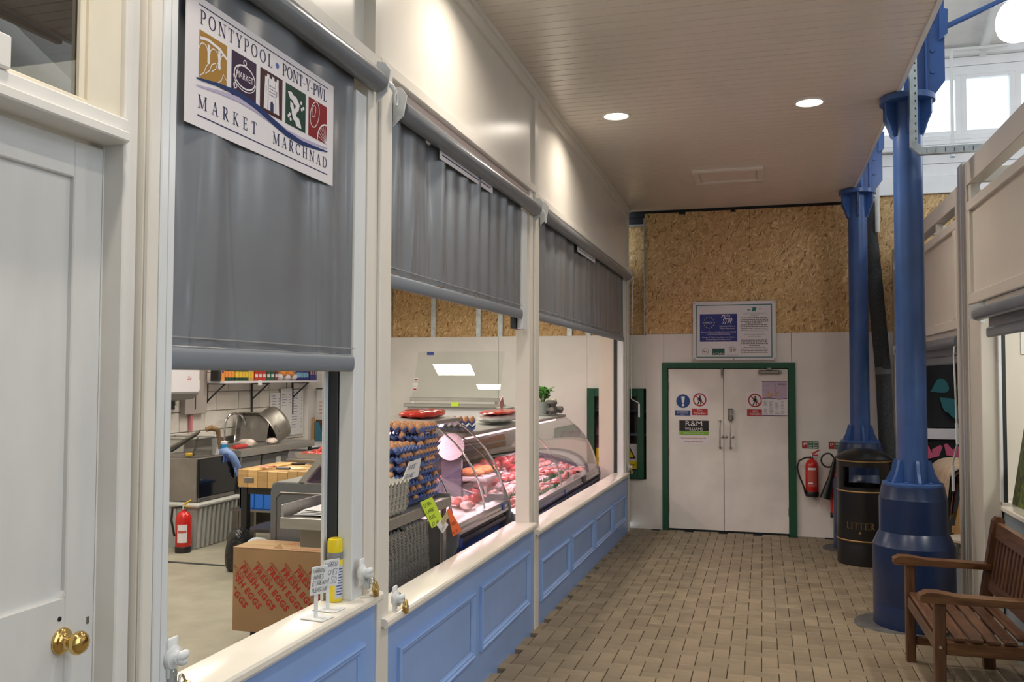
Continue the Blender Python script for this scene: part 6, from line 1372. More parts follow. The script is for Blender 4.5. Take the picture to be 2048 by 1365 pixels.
o = obj('box_dolly', B(-3.13, -2.58, 4.93, 5.14, .03, .085, .01), BLACK); tag(o, 'low black dolly under the printed egg box', 'dolly')
for x, y in ((-3.08, 4.96), (-2.63, 4.96), (-3.08, 5.11), (-2.63, 5.11)): obj('wheel', MB().tube([(x - .01, y, .016), (x + .01, y, .016)], .016, 12), DKGREY, o)

# ---- butcher's block with knives, blue crate beneath
bx0, bx1, by0, by1, bz0, bz1 = -4.49, -3.80, 6.86, 7.55, .70, .86
t = thing('butcher_block', 'thick worn wooden butcher block on black legs', 'butcher block', (-4.15, 7.2, 0))
for i in range(7):
    x = bx0 + (bx1 - bx0) * i / 7
    obj('block_stave', B(x + .001, x + (bx1 - bx0) / 7 - .001, by0, by1, bz0, bz1 - .012 * (1 if 1 < i < 5 else 0), .004), MAPLE, t)
for x in (bx0 + .06, bx1 - .12): obj('iron_strap', B(x, x + .10, by0 - .006, by0, .745, .79, .003), STEELD, t)
obj('iron_strap', B(bx0 - .006, bx0, by0, by0 + .1, .745, .79, .003), STEELD, t)
for x in (bx0 + .05, bx1 - .05):
    for y in (by0 + .05, by1 - .05): obj('leg', B(x - .03, x + .03, y - .03, y + .03, 0, bz0, .003), BLACK, t)
for y in (by0 + .03, by1 - .07): obj('leg_rail', B(bx0 + .05, bx1 - .05, y, y + .04, .64, .70), BLACK, t)
obj('lower_shelf', B(bx0 + .05, bx1 - .05, by0 + .05, by1 - .05, .30, .33), STEELD, t)
def knife(x, y, a, lab, L1=.15, L2=.13):
    M_ = Matrix.Translation((x, y, bz1)) @ Matrix.Rotation(a, 4, 'Z'); t = thing('knife', lab, 'knife', (x, y, bz1))
    obj('blade', MB().prism([(0, -.018), (L1 * .8, -.018), (L1, .004), (0, .014)], 'z', .004, .008).xf(M_), CHROME, t); obj('handle', MB().box(-L2, .0, -.013, .015, 0, .022, .008).xf(M_), BLACK, t)
knife(-4.02, 6.95, .2, 'black handled knife nearest the front edge of the butcher block'); knife(-3.92, 7.28, 2.7, 'black handled knife lying farther back on the butcher block'); knife(-4.1, 7.36, .5, 'black handled knife at the back left of the butcher block')
o = obj('cutting_sheet', B(-4.2, -3.86, 7.08, 7.24, .8485, .858, .003), mat('cream_board', (.72, .60, .38), .5)); tag(o, 'cream cutting sheet on the butcher block', 'cutting board')
put('meat_chop', -4.30, 6.98, .875, 'scrap of pink meat near the left edge of the butcher block', 'meat scraps on the block', sc=(.8, .8, .5)); put('meat_chop', -4.24, 7.02, .873, 'scrap of pink meat near the left edge of the butcher block', 'meat scraps on the block', sc=(.6, .6, .4))
t = thing('blue_crate', 'bright blue plastic crate on the low shelf behind the butcher block', 'crate', (-4.85, 7.9, .4))
CRB = mat('bright_blue_plastic', (.02, .16, .62), .35); m = MB()
for q in ((-5.05, -4.55, 7.75, 7.77), (-5.05, -4.55, 8.03, 8.05), (-5.05, -5.03, 7.75, 8.05), (-4.57, -4.55, 7.75, 8.05)): m.box(*q, .36, .58)
m.box(-5.05, -4.55, 7.75, 8.05, .355, .365)
obj('crate_body', m, CRB, t); obj('crate_rim', join(B(-5.07, -4.53, 7.73, 7.76, .565, .59, .004), B(-5.07, -4.53, 8.04, 8.07, .565, .59, .004), B(-5.07, -5.04, 7.73, 8.07, .565, .59, .004), B(-4.56, -4.53, 7.73, 8.07, .565, .59, .004)), CRB, t)
for k in range(5): obj('crate_rib', B(-5.0 + .1 * k, -4.98 + .1 * k, 7.738, 7.75, .38, .56, .002), CRB, t)
o = obj('low_rack', join(B(-5.15, -3.9, 7.72, 8.12, .335, .355), *[B(x - .02, x + .02, y - .02, y + .02, 0, .335) for x in (-5.1, -3.95) for y in (7.76, 8.08)]), STEELD); tag(o, 'low dull steel rack under the blue crate behind the block', 'rack')
# mince tray
t = thing('mince_tray', 'steel tray heaped with red mince behind the butcher block', 'tray', (-4.15, 8.0, .86))
m = MB(); q = [(-4.36, 7.66), (-3.96, 7.66), (-3.96, 8.3), (-4.36, 8.3)]
m.v = [(x, y, .885) for x, y in q] + [(x + (.02 if x > -4.1 else -.02), y + (.02 if y > 8 else -.02), .94) for x, y in q]; m.f = [(3, 2, 1, 0)] + [(i, (i + 1) % 4, 4 + (i + 1) % 4, 4 + i) for i in range(4)] + [(0, 1, 2, 3)]
obj('tray_pan', m, STEEL, t)
mm_ = MB(); rg = random.Random(2)
for i in range(90): mm_.blob((-4.32 + .32 * rg.random(), 7.7 + .56 * rg.random(), .90 + .05 * rg.random()), (.03, .03, .022), 6, 4, .3, rg)
obj('mince', mm_, mat('bright_mince', (.55, .06, .05), .4, var=.4, scale=40, coat=.3), t, kind='stuff', smooth=True)
o = obj('tray_stand', join(B(-4.45, -3.87, 7.6, 8.36, .85, .884, .003), *[B(x - .02, x + .02, y - .02, y + .02, 0, .85) for x in (-4.4, -3.92) for y in (7.65, 8.31)]), STEELD); tag(o, 'steel stand under the mince tray', 'stand')

# ---- black bags behind the box
BAG = mat('black_bin_bag', (.012, .012, .013), .22, bump=.9, bscale=22, dist=.02)
def bag(lab, c, r, m, seed):
    rr_ = random.Random(seed); b = MB(); n, k = 22, 13
    ph = [(rr_.uniform(3, 9), rr_.uniform(0, 6), rr_.uniform(.02, .07)) for _ in range(6)]
    for j in range(k + 1):
        tt = pi * j / k
        for i in range(n):
            q = 2 * pi * i / n; w_ = 1 + sum(a * sin(fq * q + p + 2.2 * tt) for fq, p, a in [(round(f_), p, a) for f_, p, a in ph])
            zz = max(cos(tt), -.72); b.v.append((c[0] + r[0] * max(0, sin(tt)) ** .8 * cos(q) * w_, c[1] + r[1] * max(0, sin(tt)) ** .8 * sin(q) * w_, c[2] + r[2] * (zz + .72)))
    for j in range(k):
        for i in range(n): b.f.append((j * n + i, (j + 1) * n + i, (j + 1) * n + (i + 1) % n, j * n + (i + 1) % n))
    o = obj('rubbish_bag', b, m, smooth=50, origin=c); tag(o, lab, 'bag'); return o
bag('tall black rubbish bag standing left of the printed egg box', (-4.38, 6.73, 0), (.125, .11, .215), BAG, 1)
bag('black rubbish bag slumped behind the printed egg box', (-3.70, 6.45, .0), (.26, .16, .215), BAG, 6)
bag('pale grey tied bag between the two black bags', (-4.06, 6.50, 0), (.13, .12, .20), mat('pale_grey_bag', (.42, .46, .48), .35, bump=.4, bscale=20), 3)

# ---- grey crate with microwave and clutter, extinguisher
t = thing('storage_crate', 'large grey ribbed plastic storage crate under the microwave', 'crate', (-5.6, 7.7, 0))
GRP = mat('grey_crate_plastic', (.34, .35, .335), .5); GRP2 = mat('grey_crate_lid', (.43, .43, .40), .5)
obj('crate_body', MB().prism([(-5.95, .0), (-5.31, .0), (-5.285, .40), (-5.97, .40)], 'y', 7.39, 8.08), GRP, t)
for k in range(9): obj('crate_rib', MB().prism([(-5.31, .01), (-5.285, .01), (-5.262, .395), (-5.285, .395)], 'y', 7.42 + .075 * k, 7.435 + .075 * k), GRP2, t)
for k in range(5): obj('crate_rib', B(-5.42 - .11 * k, -5.405 - .11 * k, 7.375, 7.392, .02, .39), GRP2, t)
obj('crate_lid', B(-5.98, -5.255, 7.36, 8.12, .40, .445, .015), GRP2, t)
t = thing('microwave_oven', 'dull steel microwave oven with black glass door on the grey crate', 'microwave', (-5.6, 7.75, .445))
obj('oven_body', B(-5.92, -5.33, 7.44, 8.07, .447, .875, .008), STEELD, t); obj('oven_door', B(-5.33, -5.312, 7.455, 8.055, .49, .865, .004), BLACKG, t)
obj('bottom_rail', B(-5.33, -5.31, 7.455, 8.055, .452, .486, .003), STEELD, t); obj('button', B(-5.312, -5.306, 7.47, 7.49, .66, .67), BRASS, t)
t = thing('clear_tub', 'clear plastic tub of kitchen tools on the microwave', 'tub', (-5.6, 7.65, .877))
m = MB(); A_ = [(-5.85, 7.46), (-5.38, 7.46), (-5.38, 7.80), (-5.85, 7.80)]; B_ = [(-5.88, 7.43), (-5.35, 7.43), (-5.35, 7.83), (-5.88, 7.83)]
m.v = [(x, y, .878) for x, y in A_] + [(x, y, 1.06) for x, y in B_]; m.f = [(3, 2, 1, 0)] + [(i, (i + 1) % 4, 4 + (i + 1) % 4, 4 + i) for i in range(4)]
obj('tub_wall', m, glass_mat('frosted_clear_plastic', (.78, .79, .78), .25), t); obj('tub_rim', join(*[MB().tube([(*B_[i], 1.06), (*B_[(i + 1) % 4], 1.06)], .008, 6) for i in range(4)]), glass_mat('clear_rim', (.7, .72, .72), .2), t)
for (P, r_, m_, nm, lab) in (([(-5.8, 7.5, .90), (-5.42, 7.6, 1.13)], .016, STEELD, 'sharpening_steel', 'dull steel bar leaning out of the clear tub'), ([(-5.75, 7.6, .92), (-5.5, 7.68, 1.10)], .012, BLACK, 'tongs', 'dark tongs leaning in the clear tub'), ([(-5.45, 7.55, .9), (-5.55, 7.75, 1.05)], .010, DKGREY, 'spatula', 'dark spatula lying in the clear tub')):
    o = obj(nm, MB().tube(P, r_, 8), m_, origin=P[0]); tag(o, lab, 'kitchen tool')
o = obj('yellow_scourer', B(-5.52, -5.46, 7.50, 7.56, .885, .92, .01), mat('scourer_yellow', (.75, .45, .03), .8)); tag(o, 'yellow scourer in the bottom of the clear tub', 'scourer')
o = obj('brown_glove', MB().tube([(-5.42, 7.70, 1.14), (-5.38, 7.74, 1.16), (-5.34, 7.79, 1.13), (-5.33, 7.80, 1.02), (-5.33, 7.80, .94)], [.022, .03, .028, .018, .010], 10), mat('brown_leather', (.19, .11, .045), .7, var=.4, scale=18), smooth=60, origin=(-5.4, 7.7, 1.0)); tag(o, 'brown leather glove hanging over the tub corner', 'glove')
t = thing('white_bottle', 'white plastic bottle standing behind the gloves on the microwave', 'bottle', (-5.42, 7.90, .877))
obj('bottle_body', MB().lathe([(.035, 0), (.038, .01), (.038, .15), (.026, .185), (.014, .195), (.013, .21)], (-5.42, 7.87, .876), 20), SIGNW, t, smooth=40); obj('bottle_cap', MB().lathe([(.016, .21), (.016, .235)], (-5.42, 7.87, .876), 14), SIGNW, t)
t = thing('wipes_tub', 'blue wipes tub with white lid behind the gloves', 'tub', (-5.40, 7.97, .877))
obj('tub_body', MB().lathe([(.036, 0), (.038, .005), (.038, .10)], (-5.40, 7.98, .876), 20), mat('wipes_blue', (.03, .25, .50), .35), t, smooth=40); obj('tub_lid', MB().lathe([(.039, .10), (.039, .125), (.034, .13)], (-5.40, 7.98, .876), 20), SIGNW, t, smooth=40)
GL = mat('pale_blue_nitrile', (.22, .33, .60), .5)
t = thing('rubber_gloves', 'pale blue rubber gloves draped over the microwave door', 'gloves', (-5.33, 7.95, .88))
obj('glove_cuff', MB().tube([(-5.40, 7.92, .885), (-5.34, 7.93, .90), (-5.30, 7.97, .86), (-5.285, 8.02, .79), (-5.285, 8.06, .73)], [.045, .05, .045, .042, .04], 12), GL, t, smooth=60)
for k, (dy, dz) in enumerate(((-.03, -.09), (-.01, -.11), (.012, -.11), (.032, -.09), (-.055, -.05))): obj('glove_finger', MB().tube([(-5.285, 8.05 + dy * .6, .75), (-5.28, 8.07 + dy, .73 + dz * .6), (-5.28, 8.08 + dy * 1.1, .73 + dz)], [.014, .012, .007], 8), GL, t, smooth=60)
o = obj('patterned_cloth', MB().grid(lambda u, v: (-5.31 + .012 * sin(14 * u) + .01 * v, 7.83 + .12 * u, .80 + .09 * v), 14, 4), mat('blue_check_cloth', (.05, .09, .24), .8, var=.9, scale=30), smooth=60, origin=(-5.31, 7.88, .8)); tag(o, 'dark blue patterned cloth hanging beside the blue gloves', 'cloth')
e3 = extinguisher('red fire extinguisher with white label on the shop floor by the grey crate', -5.345, 7.27, .005, .072, .40, RED, lever=mat('yellow_lever', (.75, .50, .04), .4))
wraplabel(e3, -5.345, 7.27, .0732, .10, .27, -.2, 1.1, SIGNW); wraplabel(e3, -5.345, 7.27, .0735, .19, .215, -.1, 1.0, PALER, 'label_rule'); wraplabel(e3, -5.345, 7.27, .0732, .2, .3, -1.5, -.9, SIGNW)
obj('hose', MB().tube([(-5.36, 7.26, .43), (-5.45, 7.24, .42), (-5.46, 7.24, .30), (-5.43, 7.25, .15)], .011, 8), BLACK, e3, smooth=60)

# ---- sink run along the block wall
t = thing('sink_unit', 'long stainless steel sink worktop along the white block wall', 'sink', (-5.65, 8.95, 0))
sx0, sx1, sy0, sy1 = -5.99, -5.30, 8.14, 9.72
m = MB()
for q in ((sx0, -5.85, sy0, sy1), (-5.40, sx1, sy0, sy1), (-5.85, -5.40, sy0, 8.42), (-5.85, -5.40, 8.86, sy1)): m.box(q[0], q[1], q[2], q[3], .868, .90)
obj('worktop', m, STEEL, t); obj('sink_bowl', join(B(-5.85, -5.845, 8.42, 8.86, .70, .87), B(-5.405, -5.40, 8.42, 8.86, .70, .87), B(-5.85, -5.40, 8.42, 8.425, .70, .87), B(-5.85, -5.40, 8.855, 8.86, .70, .87), B(-5.85, -5.40, 8.42, 8.86, .69, .70)), STEELD, t)
obj('front_apron', B(sx1 - .008, sx1 + .004, sy0 - .002, sy1, .825, .902, .003), STEEL, t); obj('side_apron', B(sx0, sx1 - .009, sy0 - .004, sy0 + .008, .825, .902, .003), STEEL, t); obj('backsplash', B(-5.995, -5.975, sy0, sy1, .90, .985, .003), STEELD, t)
for x in (sx0 + .05, sx1 - .035):
    for y in (sy0 + .03, sy1 - .05): obj('leg', B(x - .02, x + .02, y - .02, y + .02, .02, .83, .003), STEELD, t)
obj('low_shelf', B(sx0 + .04, sx1 - .04, sy0 + .04, sy1 - .04, .22, .24), STEELD, t)
obj('rear_screen', B(-5.97, -5.95, sy0, sy1, .25, .83), STEELD, t)
tp = obj('tap', MB().tube([(-5.88, 8.70, .90), (-5.88, 8.70, 1.10), (-5.875, 8.71, 1.17), (-5.86, 8.76, 1.235), (-5.84, 8.84, 1.255), (-5.82, 8.92, 1.235), (-5.80, 8.98, 1.18), (-5.795, 9.0, 1.11)], .014, 12), CHROME, t, smooth=60)
obj('tap_base', join(MB().lathe([(.03, 0), (.028, .03), (.02, .05)], (-5.88, 8.70, .90), 16), MB().tube([(-5.88, 8.62, .93), (-5.88, 8.78, .93)], .015, 10)), CHROME, t, smooth=50)
for n, (x0, y0, y1, c, lab) in enumerate(((-5.80, 8.25, 8.66, (.30, .30, .31), 'grey plastic bin under the sink worktop, nearer'), (-5.80, 8.70, 9.25, (.22, .22, .23), 'grey plastic bin with white label under the sink worktop, farther'))):
    b_ = thing('plastic_bin', lab, 'bin', (-5.6, (y0 + y1) / 2, .24)); obj('bin_body', MB().prism([(x0 + .03, .243), (-5.42, .243), (-5.385, .80), (x0, .80)], 'y', y0, y1), mat('bin_grey_%d' % n, c, .45), b_); obj('bin_rim', B(x0 - .01, -5.375, y0 - .01, y1 + .01, .775, .81, .008), mat('bin_grey_%d' % n, c, .45), b_)
    if n: obj('bin_label', B(-5.398, -5.380, 8.98, 9.08, .64, .76), PAPER, b_)
# dishes leaning on the splashback
for n, (y, lab) in enumerate(((8.98, 'deep steel roasting tray leaning on the splashback, nearer'), (9.05, 'deep steel roasting tray leaning on the splashback, behind the nearer'))):
    M_ = Matrix.Translation((-5.72 - .02 * n, y, .905)) @ Matrix.Rotation(.12, 4, 'Z') @ Matrix.Rotation(radians(-14), 4, 'X')
    m = MB(); w_, h_ = .20, .36
    m.v = [(-w_, 0, 0), (w_, 0, 0), (w_, 0, h_), (-w_, 0, h_), (-w_ + .03, .05, .03), (w_ - .03, .05, .03), (w_ - .03, .05, h_ - .03), (-w_ + .03, .05, h_ - .03)]
    m.f = [(0, 1, 5, 4), (1, 2, 6, 5), (2, 3, 7, 6), (3, 0, 4, 7), (4, 5, 6, 7)]
    rim = MB().tube([(-w_, 0, 0), (w_, 0, 0), (w_, 0, h_), (-w_, 0, h_), (-w_, 0, 0)], .010, 8)
    q = thing('roasting_tray', lab, 'tray', (-5.72, y, .905)); obj('tray_pan', m.xf(M_), STEELD, q); obj('tray_rim', rim.xf(M_), CHROME, q, smooth=40)
t = thing('stock_pot', 'big dented aluminium pot tipped on its side on the sink worktop', 'pot', (-5.6, 9.28, .905))
M_ = Matrix.Translation((-5.56, 9.22, 1.11)) @ Vector((.42, .66, .42)).to_track_quat('Z', 'Y').to_matrix().to_4x4()
POT = mat('dented_aluminium', (.44, .42, .38), .45, 1.0, var=.12, scale=6, bump=.35, bscale=14, dist=.01)
obj('pot_wall', MB().lathe([(.205, -.12), (.212, -.122), (.213, -.112), (.207, -.105), (.207, .06), (.195, .095), (.16, .115), (.0, .118)], (0, 0, 0), 40, cap=False).lathe([(.204, -.12), (.202, .05), (.15, .108), (0, .110)], (0, 0, 0), 40, cap=False).xf(M_), POT, t, smooth=50)
for s_ in (-1, 1): obj('pot_handle', MB().tube([(.207 * s_, -.045, -.07), (.245 * s_, -.04, -.075), (.25 * s_, 0, -.078), (.245 * s_, .04, -.075), (.207 * s_, .045, -.07)], .007, 8).xf(M_), POT, t, smooth=60)
for n, (x, y, r_, c, nm, lab) in enumerate(((-5.45, 8.50, (.11, .05, .045), (.70, .60, .55), 'wrapped_meat', 'pale wrapped meat parcel beside the tap'), (-5.42, 8.95, (.06, .07, .035), (.70, .62, .54), 'wrapped_meat', 'small pale parcel on the front of the sink worktop'))):
    o = obj(nm, MB().blob((x, y, .905 + r_[2]), r_, 14, 9, .10, rm, -.8), mat('pale_wrap', (.66, .55, .49), .5, var=.3, scale=12), smooth=True, origin=(x, y, .905)); tag(o, lab, 'parcel')
o = obj('red_tube', MB().tube([(-5.42, 8.20, .925), (-5.42, 8.42, .925)], .022, 12), mat('red_film', (.55, .05, .05), .35), smooth=40, origin=(-5.42, 8.3, .905)); tag(o, 'red wrapped tube lying at the near end of the sink worktop', 'tube')
# ---- wall fittings
t = thing('water_heater', 'white box water heater high on the block wall', 'water heater', (-5.85, 7.9, 1.48))
obj('heater_case', B(-5.99, -5.72, 7.45, 8.02, 1.50, 2.05, .02), SIGNW, t); obj('heater_base', MB().prism([(-5.99, 1.42), (-5.80, 1.44), (-5.73, 1.50), (-5.99, 1.50)], 'y', 7.46, 8.01), mat('grey_heater_base', (.33, .32, .29), .5), t)
f = Frame((-5.7195, 7.72, 1.62), (0, 1, 0), (0, 0, 1)); obj('heater_lettering', txt(f, 'Zip', .11, .04, .05, .0006, shear=.3), REDINK, t)
o = obj('control_box', B(-6.0, -5.86, 7.55, 7.80, 1.335, 1.42, .006), BLACK); tag(o, 'black control box under the water heater', 'control box'); obj('valve', MB().tube([(-5.86, 7.76, 1.38), (-5.82, 7.76, 1.38)], .018, 12), CHROME, o)
o = obj('power_cable', MB().tube([(-5.98, 7.86, 1.37), (-5.975, 7.87, 1.25), (-5.98, 7.86, 1.15), (-5.975, 7.87, 1.06), (-5.98, 7.84, 1.03)], .006, 8), BLACK, smooth=60, origin=(-5.98, 7.86, 1.2)); tag(o, 'black cable hanging from the control box to the socket', 'cable')
o = obj('wall_socket', B(-6.0, -5.985, 7.74, 7.85, 1.02, 1.12, .004), mat('steel_socket', (.45, .44, .42), .4)); tag(o, 'steel wall socket low beneath the water heater', 'socket'); obj('socket_insert', B(-5.985, -5.98, 7.765, 7.825, 1.045, 1.095, .003), SIGNW, o)
t = thing('wall_cabinet', 'grey steel dispenser panel between the heater and the shelf', 'dispenser', (-5.95, 8.3, 1.26))
obj('panel', B(-6.0, -5.93, 8.06, 8.44, 1.27, 2.0, .004), mat('pinkish_grey_steel', (.42, .37, .34), .4), t); obj('panel_slot', B(-5.93, -5.928, 8.225, 8.24, 1.32, 1.50), BLACK, t); lb = obj('panel_label', B(-5.93, -5.927, 8.15, 8.30, 1.53, 1.64), PAPER, t); obj('label_print', join(B(-5.927, -5.9265, 8.16, 8.29, 1.605, 1.625), B(-5.927, -5.9265, 8.17, 8.28, 1.555, 1.57)), REDINK, lb)
o = obj('pink_tag', B(-5.99, -5.96, 8.20, 8.235, 1.08, 1.26, .004), mat('pink_plastic', (.65, .20, .24), .4)); tag(o, 'pink plastic tag hanging below the dispenser panel', 'tag')
t = thing('wall_shelf', 'white wall shelf of groceries on black brackets', 'shelf', (-5.86, 9.6, 1.6))
obj('board', B(-5.995, -5.72, 8.46, 10.66, 1.600, 1.625, .003), SIGNW, t)
for y in (8.52, 9.42, 10.38):
    obj('bracket', join(MB().tube([(-5.985, y, 1.40), (-5.76, y, 1.595)], .010, 6), B(-5.995, -5.98, y - .012, y + .012, 1.18 if y > 9 else 1.38, 1.6), B(-5.99, -5.75, y - .012, y + .012, 1.588, 1.60)), DKGREY, t)
obj('shelf_ticket', B(-5.719, -5.716, 9.12, 9.20, 1.575, 1.63), PAPER, t)
zt = 1.626
def jar(y, r, h, body, lid, lab, grp, name='jar', ban=None, x=-5.80):
    t = thing(name, lab, name, (x, y, zt), grp); obj('jar_body', MB().lathe([(r * .92, 0), (r, .006), (r, h * .72), (r * .8, h * .84), (r * .72, h * .86)], (x, y, zt), 16), body, t, smooth=40); obj('lid', MB().lathe([(r * .78, h * .86), (r * .78, h)], (x, y, zt), 14), lid, t)
    if ban: obj('label', MB().lathe([(r * 1.01, h * .22), (r * 1.01, h * .58)], (x, y, zt), 16, cap=False), ban, t)
def packet(y, w_, h, m, band, lab, grp, z=0, x=-5.82, d=.10, name='packet'):
    t = thing(name, lab, 'packet', (x, y, zt + z), grp); obj('box', B(x - d / 2, x + d / 2, y - w_ / 2, y + w_ / 2, zt + z, zt + z + h, .002), m, t); obj('label_band', B(x + d / 2, x + d / 2 + .001, y - w_ / 2 + .005, y + w_ / 2 - .02, zt + z + h * .45, zt + z + h * .85), band, t)
JM = {k: mat('grocery_' + k, c, .35) for k, c in dict(green=(.015, .06, .03), yellow=(.70, .46, .04), gold=(.55, .36, .10), red=(.50, .035, .02), dgreen=(.02, .10, .055), plum=(.22, .02, .06), orange=(.75, .27, .05), navy=(.03, .04, .22), sky=(.20, .42, .60), black=(.02, .02, .02), teal=(.04, .20, .25)).items()}
packet(8.50, .055, .20, JM['orange'], JM['navy'], 'tall orange spice packet at the near end of the shelf', None)
packet(8.43, .045, .20, JM['black'], JM['black'], 'black packet at the near tip of the shelf', None)
for i in range(3): jar(8.585 + .062 * i, .029, .19, JM['green'], JM['black'], 'dark green bottle with orange label on the shelf', 'dark green bottles', 'bottle', JM['orange'])
for i in range(4): jar(8.79 + .066 * i, .031, .185, JM['green'], JM['yellow'], 'dark jar with round yellow label on the shelf', 'yellow labelled jars', 'jar', JM['yellow'])
for i in range(2): jar(9.04 + .062 * i, .029, .175, JM['gold'], SIGNW, 'pale gold mustard jar on the shelf', 'gold jars', 'jar', JM['yellow'])
for k in range(2):
    for i in range(3): packet(9.175 + .085 * i, .08, .095, JM['red'], SIGNW, 'red carton in the %s layer on the shelf' % ('upper' if k else 'lower'), 'red cartons, %s layer' % ('upper' if k else 'lower'), z=.097 * k)
    for i in range(2): packet(9.44 + .09 * i, .085, .095, JM['dgreen'], SIGNW, 'green carton in the %s layer on the shelf' % ('upper' if k else 'lower'), 'green cartons, %s layer' % ('upper' if k else 'lower'), z=.097 * k)
    packet(9.615, .07, .095, JM['plum'], SIGNW, 'plum red carton in the %s layer at the right of the green ones' % ('upper' if k else 'lower'), None, z=.097 * k)
for i in range(5):
    o = obj('snack_bag', MB().blob((-5.80, 9.72 + .085 * i, zt + .045 + .045 * (i % 2)), (.06, .055, .042), 10, 8, .10, rm, -.9), JM['orange'] if i % 2 else SIGNW, smooth=True, origin=(-5.8, 9.72 + .085 * i, zt)); tag(o, ['white bread bag, first from the near end of the bags on the shelf', 'orange bread bag, second from the near end of the bags', 'white bread bag in the middle of the shelf bags', 'orange bread bag, fourth of the shelf bags', 'white bread bag, last of the shelf bags before the blue bottles'][i], 'bag', 'bread bags on the shelf')
for i in range(4): jar(10.18 + .072 * i, .031, .175, JM['navy'], JM['sky'], 'navy blue bottle with pale label on the shelf', 'navy bottles', 'bottle', JM['sky'])
for i in range(3): packet(10.48 + .06 * i, .055, .165, JM['navy'], JM['orange'], 'navy packet with orange band at the far end of the shelf', 'navy packets at the shelf end')
# price lists hanging on the wall
for n, (y0, y1, z0, z1, lab) in enumerate(((9.83, 10.09, .93, 1.47, 'handwritten white price list on the block wall, left sheet'), (10.06, 10.34, .915, 1.52, 'handwritten price list hanging from a clip, middle sheet'), (10.33, 10.66, .905, 1.50, 'handwritten white price list beside the corner post, right sheet'))):
    x = -5.985 + .012 * (n == 1); o = obj('price_list', B(x - .004, x, y0, y1, z0, z1), PAPER); tag(o, lab, 'price list')
    f = Frame((x, y0, z0), (0, 1, 0), (0, 0, 1)); L_ = MB(); rg = random.Random(n); W_ = y1 - y0
    for r in range(13 if n != 1 else 5):
        z = (z1 - z0) - .08 - .035 * r; a = W_ * rg.uniform(.25, .5)
        L_.add(*(lambda q: (q.v, q.f))(f.line([(.03, z), (.03 + a * .5, z + .006), (.03 + a, z)], .007, .0008))); L_.add(*(lambda q: (q.v, q.f))(f.line([(W_ - .06, z), (W_ - .03, z + .003)], .007, .0008)))
    if n != 1: g = hand(f, 'FREEZER' if n == 2 else 'PORK', .03, (z1 - z0) - .055, .03, .004); L_.add(g.v, g.f)
    obj('handwriting', L_, mat('violet_ink', (.16, .13, .38), .6), o)
    if n == 1: obj('hanging_clip', MB().tube([(-5.97, 10.2, 1.52), (-5.97, 10.2, 1.57), (-5.965, 10.185, 1.60)], .006, 6), DKGREY, o)
# far left corner: whiteboard, freezer, board
t = thing('whiteboard', 'whiteboard with faint red and blue notes on the far shop wall', 'whiteboard', (-5.4, 10.88, 1.1))
wb = obj('board', B(-5.90, -4.95, 10.875, 10.895, .80, 1.50, .002), mat('whiteboard_white', (.70, .69, .66), .25), t); obj('top_edge', B(-5.91, -4.94, 10.87, 10.895, 1.50, 1.515, .002), DKGREY, t)
f = Frame((-5.90, 10.874, .80), (1, 0, 0), (0, 0, 1)); f.n = Vector((0, -1, 0)); L_ = MB(); L2 = MB(); rg = random.Random(8)
for r in range(4): L_.add(*(lambda q: (q.v, q.f))(f.line([(.04, .52 - .05 * r), (.08, .525 - .05 * r), (.14, .52 - .05 * r)], .008, .0006)))
g = hand(f, '1468', .24, .40, .07, .007); L_.add(g.v, g.f)
for r in range(5): L2.add(*(lambda q: (q.v, q.f))(f.line([(.08, .65 - .035 * r), (.2 + .04 * (r % 2), .655 - .035 * r)], .006, .0006)))
obj('red_notes', L_, mat('red_marker', (.60, .16, .12), .5), wb); obj('blue_notes', L2, mat('faint_blue_marker', (.42, .45, .56), .5), wb)
t = thing('chest_freezer', 'white chest freezer in the far left corner', 'freezer', (-5.55, 10.4, 0))
obj('freezer_body', B(-5.90, -4.85, 10.0, 10.70, .03, .74, .01), SIGNW, t); obj('freezer_lid', B(-5.91, -4.84, 9.98, 10.71, .745, .80, .012), SIGNW, t)
o = obj('brown_board', B(-5.86, -5.52, 10.78, 10.80, .805, 1.09, .003), mat('dark_brown_board', (.11, .045, .025), .5)); tag(o, 'dark brown board standing on the freezer against the whiteboard', 'board'); o.location.y -= 0
o = obj('blue_folder', MB().prism([(-5.86, .805), (-5.73, .805), (-5.80, 1.06), (-5.86, 1.06)], 'y', 10.755, 10.775), mat('teal_folder', (.04, .16, .24), .5)); tag(o, 'teal blue folder leaning in front of the brown board', 'folder')
o = obj('wood_batten', B(-5.90, -5.87, 10.755, 10.78, .805, 1.12, .003), PINE); tag(o, 'thin wooden batten standing left of the brown board', 'batten')
t = thing('prep_trolley', 'grey trolley with dark tray and white cloth near the freezer', 'trolley', (-5.4, 9.85, 0))
obj('trolley_top', B(-5.35, -4.75, 9.55, 9.92, .74, .78, .004), STEELD, t)
for x in (-5.3, -4.8):
    for y in (9.6, 9.88): obj('leg', B(x - .02, x + .02, y - .02, y + .02, 0, .74), mat('cream_leg', (.60, .53, .40), .5), t)
o = obj('dark_tray', B(-5.30, -4.95, 9.58, 9.88, .782, .81, .008), BLACK); tag(o, 'dark oven tray lying on the grey trolley', 'tray')
o = obj('white_cloth', MB().grid(lambda u, v: (-5.10 + .25 * u, 9.60 + .18 * v, .815 + .014 * sin(9 * u) * sin(7 * v + 1)), 12, 8), PAPER, smooth=60, origin=(-5.0, 9.7, .815)); tag(o, 'crumpled white cloth on the dark tray', 'cloth')
